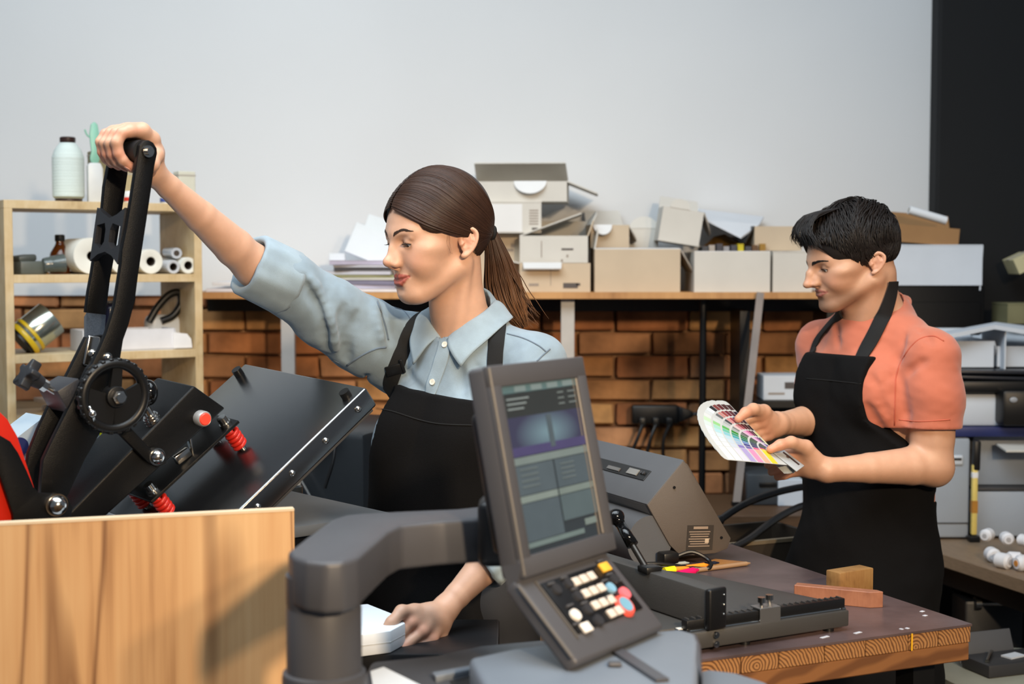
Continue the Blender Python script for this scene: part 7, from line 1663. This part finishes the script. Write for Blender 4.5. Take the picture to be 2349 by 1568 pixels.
mrh_palm = [([M_RW.lerp(k_, 0.03), M_RW.lerp(k_, 0.5), k_], [0.0185, 0.0160, 0.0128]) for k_ in rk]
mrh_f = [([rk[i], r1[i], r2[i]], [0.0115, 0.0102, 0.0082]) for i in range(4)]
mrh_t = ([M_RW.lerp(rk[0], 0.4), at(1752, 944, 2.94), at(1728, 938, 2.905), at(1710, 946, 2.885), at(1694, 960, 2.872)], [0.0180, 0.0150, 0.0118, 0.0105, 0.0085])
def m_neck(p):
    c0 = HM.wv((0, 0.022, -0.035)); c1 = Vector(ma.o)+Vector((0, 0, -0.05))
    d = chain(p, [c0, c0.lerp(c1, 0.5), c1], [0.060, 0.059, 0.068], 0.02)
    q = tloc(ma, p); qa = q.copy(); qa[:, 0] = np.abs(q[:, 0])
    d = smin(d, s_cap(qa, (0.02, 0.02, -0.01), (0.14, 0.012, -0.080), 0.040, 0.034), 0.035)
    d = smin(d, s_cap(p, HM.wv((0.056, 0.02, -0.035)), twor(ma, (0.016, -0.055, -0.050)), 0.010, 0.009), 0.014)
    return smin(d, s_ball(p, HM.wv((0, -0.035, -0.098)), 0.010), 0.02)
def m_arm_l(p):
    d = limb(p, M_LS, M_LE, [(0, 0.050), (0.35, 0.052), (0.75, 0.045), (1, 0.041)], 0.02)
    d = smin(d, limb(p, M_LE, M_LW, [(0, 0.039), (0.2, 0.0395), (0.6, 0.031), (0.9, 0.0245), (1, 0.0235)], 0.02), 0.015)
    return smin(d, s_ball(p, M_LE+Vector((0.012, 0.008, -0.012)), 0.030), 0.02)
def m_arm_r(p):
    d = limb(p, M_RS, M_RE, [(0, 0.056), (0.35, 0.055), (0.75, 0.046), (1, 0.043)], 0.02)
    return smin(d, limb(p, M_RE, M_RW, [(0, 0.041), (0.2, 0.042), (0.6, 0.032), (0.9, 0.0245), (1, 0.0235)], 0.02), 0.015)
def m_core(p):
    q = tloc(ma, p); d = s_ell(q, (0, 0.012, -0.20), (0.150, 0.100, 0.20)); d = smin(d, s_ell(q, (0, 0.01, -0.42), (0.130, 0.095, 0.17)), 0.05)
    return smin(d, s_ell(q, (0, 0.015, -0.57), (0.150, 0.105, 0.12)), 0.05)
def m_body(p):
    d = HM.sdf(p)
    d = smin(d, within(p, Vector(ma.o)+Vector((0, 0, -0.03)), 0.30, m_neck), 0.014)
    d = smin(d, within(p, mid(M_LS, M_LW), 0.38, m_arm_l), 0.015); d = smin(d, within(p, mid(M_RS, M_RW), 0.36, m_arm_r), 0.015)
    d = smin(d, within(p, mid(M_LW, mk[1]), 0.15, lambda q: smin(hand_sdf(q, mlh_palm, mlh_f, 0.005), chain(q, *mlh_t, k=0.006), 0.008)), 0.012)
    d = smin(d, within(p, mid(M_RW, rk[1]), 0.15, lambda q: smin(hand_sdf(q, mrh_palm, mrh_f, 0.005), chain(q, *mrh_t, k=0.006), 0.008)), 0.012)
    return smin(d, within(p, twor(ma, (0, 0, -0.36)), 0.42, m_core), 0.02)
m_skin_c, m_lip_c, m_chk_c = lin3((198, 152, 124)), lin3((162, 100, 88)), lin3((198, 130, 104))
def m_color(p):
    c = HM.color(p, m_skin_c, m_lip_c, m_chk_c); far_ = np.linalg.norm(p-HM.o, axis=1) > 0.185; c[far_] = m_skin_c
    for q in mk+m1+[mlh_t[0][-1], mlh_t[0][-2], mrh_t[0][-1], mrh_t[0][-2], M_LE+Vector((.02, .01, -.02))]+rk:
        k_ = np.exp(-((p-V3(q))**2).sum(1)/0.015**2)[:, None]*0.5; c = c*(1-k_)+lin3((206, 124, 96))[None]*k_
    return c
allp = [M_LS, M_LE, M_LW, M_RS, M_RE, M_RW, HM.wv((0, 0, .14)), HM.wv((0, -.13, 0)), HM.wv((0, .1, 0)), twor(ma, (0, 0, -0.66))]+m2+r2+[mrh_t[0][-1], mlh_t[0][-1]]
lo, hi = box_of(allp, 0.10)
link('body', shift(sdf_mesh('body', m_body, lo, hi, 0.0021, color=m_color), m_root), SKIN, m_root, label='bare face, neck, arms and hands')
HM.extras(m_root, lin3((22, 17, 14)))
# ---- t-shirt
def m_shirt0(p):
    q = tloc(ma, p); qa = q.copy(); qa[:, 0] = np.abs(q[:, 0])
    d = s_ell(q, (0, 0.010, -0.20), (0.162, 0.116, 0.22))
    d = smin(d, s_ell(qa, (0.07, -0.070, -0.165), (0.075, 0.050, 0.065)), 0.05)
    d = smin(d, s_ell(q, (0, 0.012, -0.42), (0.142, 0.108, 0.20)), 0.06)
    d = smin(d, s_ell(q, (0, 0.015, -0.56), (0.152, 0.114, 0.13)), 0.05)
    d = smin(d, s_cap(qa, (0.02, 0.016, -0.022), (0.150, 0.008, -0.085), 0.050, 0.050), 0.035)
    d = smin(d, chain(p, [twor(ma, (0, 0.032, -0.014)), twor(ma, (0, 0.0, -0.05))], [0.068, 0.080], 0.01), 0.035)
    d = smin(d, chain(p, [M_LS, M_LS.lerp(M_LE, 0.35), M_LS.lerp(M_LE, 0.70)], [0.058, 0.061, 0.060], 0.02), 0.025)
    d = smin(d, chain(p, [M_RS, M_RS.lerp(M_RE, 0.35), M_RS.lerp(M_RE, 0.66)], [0.056, 0.059, 0.059], 0.02), 0.025)
    return d
m_creases = []
def m_shirt(p):
    d = m_shirt0(p)
    for pts, r_ in m_creases: d = smax(d, -chain(p, pts, [r_*0.1]+[r_*0.7]*(len(pts)-2)+[r_*0.1], 0.006), 0.016)
    d = d+wrinkle(p, 0.0020, 36, 12)+wrinkle(p, 0.0008, 110, 13)
    for S_, E_, t_ in ((M_LS, M_LE, 0.66), (M_RS, M_RE, 0.60)):
        e0 = S_.lerp(E_, t_); ax_ = V3((E_-S_).normalized()); q = (p-V3(e0)) @ ax_; r_ = p-V3(e0)-q[:, None]*ax_[None]
        d = np.where((np.sqrt((r_**2).sum(1)) < 0.10) & (np.abs(q) < 0.12), np.maximum(d, q), d)
    d = smax(d, -chain(p, [HM.wv((0, 0.02, -0.06)), Vector(ma.o)+Vector((0, 0, 0.0)), twor(ma, (0, -0.016, -0.022))], [0.062, 0.070, 0.052], 0.01), 0.004)
    return np.maximum(d, -0.66-tloc(ma, p)[:, 2])
for pix, r_ in (([(2062, 885), (2068, 920), (2080, 965)], 0.008), ([(2050, 850), (2062, 880), (2062, 920)], 0.007), ([(1998, 860), (2020, 900), (2035, 950)], 0.007), ([(2085, 855), (2100, 840), (2120, 830)], 0.005), ([(2105, 755), (2122, 765), (2135, 785)], 0.005), ([(1990, 930), (2010, 965), (2035, 1000)], 0.007), ([(2030, 860), (2040, 890), (2045, 915)], 0.006), ([(2075, 770), (2068, 800), (2060, 830)], 0.004), ([(1915, 745), (1920, 770), (1925, 790)], 0.004)):
    m_creases.append((surf(pix, m_shirt0, 3), r_))
m_tee = M('salmon_jersey', (190, 106, 80), 0.85, var=0.08, scale=18, bump=0.3, bscale=1500, sheen=0.3)
lo, hi = box_of([M_LS, M_LE, M_RS, M_RE]+[twor(ma, (sx*0.19, sy, z_)) for sx in (1, -1) for sy in (-0.14, 0.15) for z_ in (0.06, -0.68)], 0.08)
tee = link('t_shirt', shift(sdf_mesh('t_shirt', m_shirt, lo, hi, 0.0036), m_root), m_tee, m_root, label='salmon short-sleeved t-shirt')
mNC = lambda a_, r_, z_, fx=0.0: twor(ma, (math.sin(R(a_))*r_, -math.cos(R(a_))*r_*0.98-0.010+fx, z_))
pts = [mNC(a_, 0.0700, -0.050+0.082*(1-math.cos(R(a_)))/2, 0.004+0.012*(1-math.cos(R(a_)))) for a_ in range(0, 360, 10)]
b = B(); b.tube([p-m_root.location for p in pts], 0.0075, 10, closed=True, flat=0.55); b.build('collar_band', m_tee, tee, True)
def mseam(pix, r_, f=m_shirt): pts = surf(pix, f, 6); b = B(); b.tube([p-m_root.location for p in pts], r_, 6); return b.build('seam', M('salmon_seam', (184, 92, 70), 0.9), tee, True)
mseam([(2052, 975), (2053, 905), (2056, 860), (2075, 815), (2105, 780), (2140, 770), (2165, 782)], 0.0016)
mseam([(2062, 962), (2110, 966), (2180, 962)], 0.0012)
# ---- apron
def m_apr_f(p):
    q = tloc(ma, p); d = m_shirt0(p)-0.009; z_ = q[:, 2]
    d = smin(d, s_ell(q, (0, -0.015, -0.36), (0.138, 0.118, 0.24))-0.001, 0.03)
    sk = s_ell(q, (0, -0.030, -0.80), (0.180, 0.190, 0.46)); d = smin(d, sk, 0.03)+wrinkle(p, 0.0035, 22, 21)+wrinkle(p, 0.0012, 70, 22)
    hw = 0.100-0.008*np.sign(q[:, 0])+np.clip((-0.22-z_)*0.9, 0, 0.20)
    back = np.where(z_ < -0.40, q[:, 1]-0.10, q[:, 1]-0.05)
    return np.maximum(np.maximum(np.maximum(d, z_+0.088), np.maximum((np.abs(q[:, 0])-hw)*0.75, back)), -0.90-z_)
lo, hi = box_of([twor(ma, (sx*0.23, sy, z_)) for sx in (1, -1) for sy in (-0.21, 0.12) for z_ in (-0.06, -0.93)], 0.03)
apr2 = link('apron', shift(sdf_mesh('apron', m_apr_f, lo, hi, 0.0045), m_root), m_apr, m_root, label='black bib apron')
def mstrap(pix, w_, lift=0.003):
    pts = surf(pix, m_shirt, 6); nr = normal_of(pts, m_shirt0, 0.006); return band([p-m_root.location for p in pts], nr, w_, 0.003, lift).build('strap', m_str, apr2, 40)
nf = lambda p: np.minimum(m_shirt0(p), m_neck(p)-0.004)
def nstrap(pix, w_):
    pts = surf(pix, nf, 6); nr = normal_of(pts, nf, 0.008); return band([p-m_root.location for p in pts], nr, w_, 0.003, 0.003).build('strap', m_str, apr2, 40)
nstrap([(1970, 836), (1986, 804), (2007, 765), (2028, 720), (2040, 685), (2046, 660), (2048, 645)], 0.030)
nstrap([(1862, 815), (1876, 782), (1898, 752), (1930, 718)], 0.022)
b = B(); pts = surf([(2012, 1050), (2040, 1075), (2075, 1100), (2094, 1112)], m_shirt, 5); b = band([p-m_root.location for p in pts], normal_of(pts, m_shirt0, 0.006), 0.024, 0.003, 0.004); b.build('strap', m_str, apr2, 40)
pts = surf([(1850, 868), (1900, 872), (1975, 880)], m_apr_f, 5); b = B(); b.tube([p-m_root.location for p in pts], 0.0014, 6); b.build('hem_seam', M('apron_stitch', (6, 6, 7), 0.9), apr2, True)
trousers(ma, m_root, (24, 26, 30), 0.90, 0.155, [twor(ma, (0.11, 0.0, -ma.o[2])), twor(ma, (-0.11, 0.03, -ma.o[2]))])
# ---- hair
def m_hair_surf(q):
    d = s_ell(q, (0, 0.010, 0.050), (0.0785, 0.0960, 0.0905))
    return smin(d, s_ell(q, (0, -0.046, 0.052), (0.064, 0.058, 0.058)), 0.03)
def m_hair_f(p):
    q = HM.loc(p); d = m_hair_surf(q); qa = q.copy(); qa[:, 0] = np.abs(q[:, 0])
    face = s_ell(q, (0, -0.130, -0.006), (0.088, 0.088, 0.084)); face = np.minimum(face, s_ell(qa, (0.035, -0.085, -0.035), (0.060, 0.072, 0.072)))
    d = smax(d, -face, 0.003)
    low = -(q[:, 2]-np.where(q[:, 1] > 0.012, 0.012-0.75*np.clip(q[:, 1]-0.012, 0, 0.075), 0.0)); d = smax(d, low, 0.006)
    d = smax(d, -s_ell(qa, (0.078, 0.008, 0.004), (0.020, 0.019, 0.026)), 0.003)
    return d*HM.sc
hc2 = lin3((24, 19, 17)); lo, hi = HM.o-0.18, HM.o+0.18
hair2 = link('hair', shift(sdf_mesh('hair', m_hair_f, lo, hi, 0.0026, color=lambda p: np.repeat(hc2[None], len(p), 0)), m_root), M('black_hair', (255, 255, 255), 0.5, attr=True, var=0.15, scale=40, spec=0.35), m_root, label='short tousled black hair')
r5 = np.random.RandomState(5); paths = []; rads = []; cols = []; nrmL = []
cen = np.array([0, 0.005, 0.04])
nL = 4200; th_ = r5.rand(nL)*2*math.pi; ph_ = np.arccos(1-1.30*r5.rand(nL)); DR = np.stack([np.sin(ph_)*np.cos(th_), np.sin(ph_)*np.sin(th_), np.cos(ph_)], 1); Q = cen+DR*0.09
for _ in range(12): Q = Q-DR*m_hair_surf(Q.astype(f32))[:, None]*0.9
ok = m_hair_f(HM.wor(Q)) < 0.006; Q, DR = Q[ok], DR[ok]; nL = len(Q)
top = np.clip((Q[:, 2]-0.055)/0.06, 0, 1)[:, None]; sg = np.where(Q[:, :1] >= 0, 1.0, -1.0)
sidev = np.concatenate([0.1*sg, np.where(Q[:, 1:2] > -0.02, 0.30, -0.30), -np.ones((nL, 1))], 1); topv = np.concatenate([0.50*sg+0.30, -0.80*np.ones((nL, 1)), -0.05*np.ones((nL, 1))], 1)
clump = np.sin(Q @ np.array([[70., 30, 50], [20, 80, -40], [-50, 40, 60]]).T)*0.35
D_ = top*topv+(1-top)*sidev+clump+r5.normal(size=(nL, 3))*0.10; D_ -= DR*(D_*DR).sum(1, keepdims=True); D_ /= np.linalg.norm(D_, axis=1, keepdims=True)
LL = (0.026+0.040*top[:, 0]*(0.5+0.7*r5.rand(nL))); lift = (0.3+0.9*r5.rand(nL)); P = [Q+0.001*DR]; stop = np.full(nL, 99)
for k in range(8):
    x_ = P[-1]+D_*(LL/8)[:, None]; Dn = x_-cen; Dn /= np.linalg.norm(Dn, axis=1, keepdims=True)
    want = 0.0012+0.008*top[:, 0]*math.sin(min(1, k/5)*math.pi*0.75)*lift; x_ = x_-Dn*((m_hair_surf(x_.astype(f32))-want)*0.7)[:, None]
    bad = (x_[:, 1] < -0.030) & (x_[:, 2] < 0.068-0.95*np.maximum(0, x_[:, 1]+0.085)); stop = np.where(bad, np.minimum(stop, k), stop)
    D_ = D_+np.array([0, 0, -0.09])+0.16*np.sin(k*1.1+3*clump); D_ -= Dn*(D_*Dn).sum(1, keepdims=True)*0.8; D_ /= np.linalg.norm(D_, axis=1, keepdims=True); P.append(np.where((stop <= k)[:, None], P[-1]+0.0004*D_, x_))
P = np.stack(P, 1); keep = stop > 3; P = P[keep]
for i in range(len(P)):
    paths.append(P[i]); rads.append((0.0008+0.0009*r5.rand())*np.array([.6, 1, 1.1, 1.1, 1, .9, .7, .45, .1])); cols.append(np.repeat((hc2*(0.7+1.0*r5.rand()))[None], 9, 0)); nn = P[i]-cen; nrmL.append(nn/np.linalg.norm(nn, axis=1, keepdims=True))
# forelock falling over the forehead
for i in range(200):
    x0 = -0.040+0.090*r5.rand(); jl = r5.rand(); P = [np.array([x0*0.6, -0.045+0.03*r5.rand(), 0.134]), np.array([x0*0.85+0.01*r5.rand(), -0.080-0.006*r5.rand(), 0.126+0.006*jl]), np.array([x0+0.012*(r5.rand()-.5), -0.101-0.005*r5.rand(), 0.110]), np.array([x0*1.15+0.016*(jl-.3), -0.106-0.009*r5.rand(), 0.093]), np.array([x0*1.3+0.040*(jl-0.4), -0.100-0.012*r5.rand(), 0.082-0.022*jl])]
    Q = cat_np(P, 3); ix = np.linspace(0, len(Q)-1, 9); Q = np.stack([np.interp(ix, np.arange(len(Q)), Q[:, k]) for k in range(3)], 1); Q[:, 0] += 0.003*np.sin(np.linspace(0, 5, 9)+i)
    paths.append(Q); rads.append((0.0008+0.0008*r5.rand())*np.array([.8, 1, 1, 1, 1, .9, .7, .45, .1])); cols.append(np.repeat((hc2*(0.7+0.8*r5.rand()))[None], 9, 0)); nn = Q-cen; nrmL.append(nn/np.linalg.norm(nn, axis=1, keepdims=True))
P = np.array(paths); N_ = (np.array(nrmL).reshape(-1, 3) @ HM.R.T.astype(float)).reshape(P.shape)
link('hair_locks', shift(strands(HM.wor(P.reshape(-1, 3)).reshape(P.shape), np.array(rads)*HM.sc, np.array(cols), 5, 0.6, N_), m_root), M('black_hair'), hair2, label='loose tousled locks')
# ------------------------------------------------------------------ COLOUR FAN in his hands
FP = at(1798, 1060, 2.820)
vt = (at(1668, 925, 2.930)-FP).normalized(); vl = (at(1634, 1044, 2.690)-FP).normalized()
fn_ = vt.cross(vl).normalized()
if fn_.dot(EYE-FP) < 0: fn_ = -fn_
fu = (vt+vl).normalized(); fv = fn_.cross(fu).normalized()
FM = Matrix((fu, fv, fn_)).transposed().to_4x4(); FM.translation = FP
fan = thing('colour_fan', 'white colour swatch fan deck spread open in the hands of the man', 'swatch book', FM)
half = math.degrees(math.acos(max(-1, min(1, vt.dot(vl)))))/2
m_fan = M('fan_white', (184, 186, 184), 0.5, var=0.02)
pal = [[(226, 226, 200), (214, 220, 180), (206, 212, 160), (40, 40, 60), (60, 34, 70), (70, 36, 60), (84, 54, 54)],
       [(50, 44, 84), (66, 40, 96), (84, 36, 80), (92, 34, 66), (104, 54, 74), (110, 64, 70), (96, 62, 60)],
       [(66, 50, 120), (90, 40, 110), (124, 30, 84), (122, 34, 70), (148, 92, 110), (130, 60, 76), (112, 56, 60)],
       [(150, 130, 196), (190, 120, 176), (198, 110, 160), (180, 94, 110), (176, 90, 96), (164, 92, 92), (140, 80, 76)],
       [(206, 190, 214), (210, 176, 206), (214, 160, 196), (196, 140, 150), (202, 150, 150), (196, 150, 144), (60, 60, 64)],
       [(222, 206, 218), (216, 190, 208), (210, 180, 200), (214, 190, 190), (90, 92, 96), (120, 122, 124), (214, 232, 232)],
       [(40, 44, 46), (70, 72, 74), (100, 104, 104), (140, 144, 144), (176, 180, 180), (196, 200, 200), (206, 210, 212)],
       [(24, 50, 40), (30, 60, 50), (120, 126, 122), (170, 176, 174), (190, 196, 194), (204, 208, 208), (212, 214, 214)],
       [(30, 70, 60), (34, 100, 50), (40, 120, 60), (60, 150, 70), (110, 180, 110), (160, 204, 150), (196, 220, 190)],
       [(24, 44, 70), (20, 80, 80), (30, 130, 90), (70, 160, 130), (120, 190, 170), (170, 210, 196), (206, 222, 214)],
       [(26, 36, 66), (30, 60, 100), (20, 120, 120), (90, 170, 176), (150, 196, 204), (180, 210, 216), (212, 224, 226)],
       [(40, 40, 90), (60, 60, 110), (120, 150, 190), (160, 190, 206), (186, 206, 216), (204, 216, 222), (216, 224, 228)],
       [(200, 60, 110), (76, 62, 116), (90, 90, 150), (170, 186, 206), (196, 206, 216), (210, 216, 222), (222, 226, 228)],
       [(222, 200, 60), (214, 110, 150), (130, 120, 170), (150, 140, 190), (200, 206, 216), (214, 218, 222), (222, 226, 228)],
       [(226, 206, 80), (224, 180, 160), (214, 160, 190), (180, 170, 206), (210, 210, 220), (222, 222, 226), (226, 226, 226)]]
NB_ = len(pal); LB = 0.200
fmats = {}
for i, colrow in enumerate(pal):
    a_ = half-2*half*i/(NB_-1); zoff = -0.0010*i if False else 0.0011*(NB_-1-i)*-1+0.008
    m_ = RZ(a_ if (FM.to_3x3() @ Vector((0, 1, 0))).dot(vt) > 0 else -a_) @ T(0, 0, 0.0012*i-0.008)
    Lr = LB-(0.012 if i in (1,) else 0.0)
    poly = [(-0.024, -0.018), (0.03, -0.020)]+[(Lr-0.010, -0.0215), (Lr-0.003, -0.018), (Lr, -0.010), (Lr, 0.010), (Lr-0.003, 0.018), (Lr-0.010, 0.0215)]+[(0.03, 0.020), (-0.024, 0.018)]
    bl_ = B().prism(poly, 0, 0.0007, m_).build('swatch_card', m_fan, fan)
    b = B(); mats = []
    for k, c in enumerate(colrow):
        x0 = 0.042+0.0212*k; f0 = len(b.bm.faces); b.box((0.0165, 0.0385, 0.0003), (x0+0.008, 0, 0.0008), m_)
        b.bm.faces.ensure_lookup_table()
        c = tuple(int(255*(v/255)**1.35) for v in c); mats.append(M('swatch_%02x%02x%02x' % c, c, 0.5, var=0.0))
        for fc in b.bm.faces[f0:]: fc.material_index = k
    b.build('colour_patches', mats, bl_)
b = B(); b.prism([(-0.034, -0.023), (0.032, -0.021), (0.034, 0.021), (-0.034, 0.023)], 0.010, 0.0130, RZ(-half*0.55), 0.002); cv = b.build('cover', M('fan_cover', (176, 182, 186), 0.4), fan, 30, label='grey cover card at the pivot')
b = B(); b.box((0.040, 0.007, 0.0006), (-0.006, -0.008, 0.0133), RZ(-half*0.55)); b.build('print_stripe', M('fan_stripe', (58, 44, 44), 0.5), cv)
b = B(); b.cyl((0.0, 0, -0.014), (0.0, 0, 0.0145), 0.0035, n=14); b.build('pivot_pin', m_steel, fan, 30)
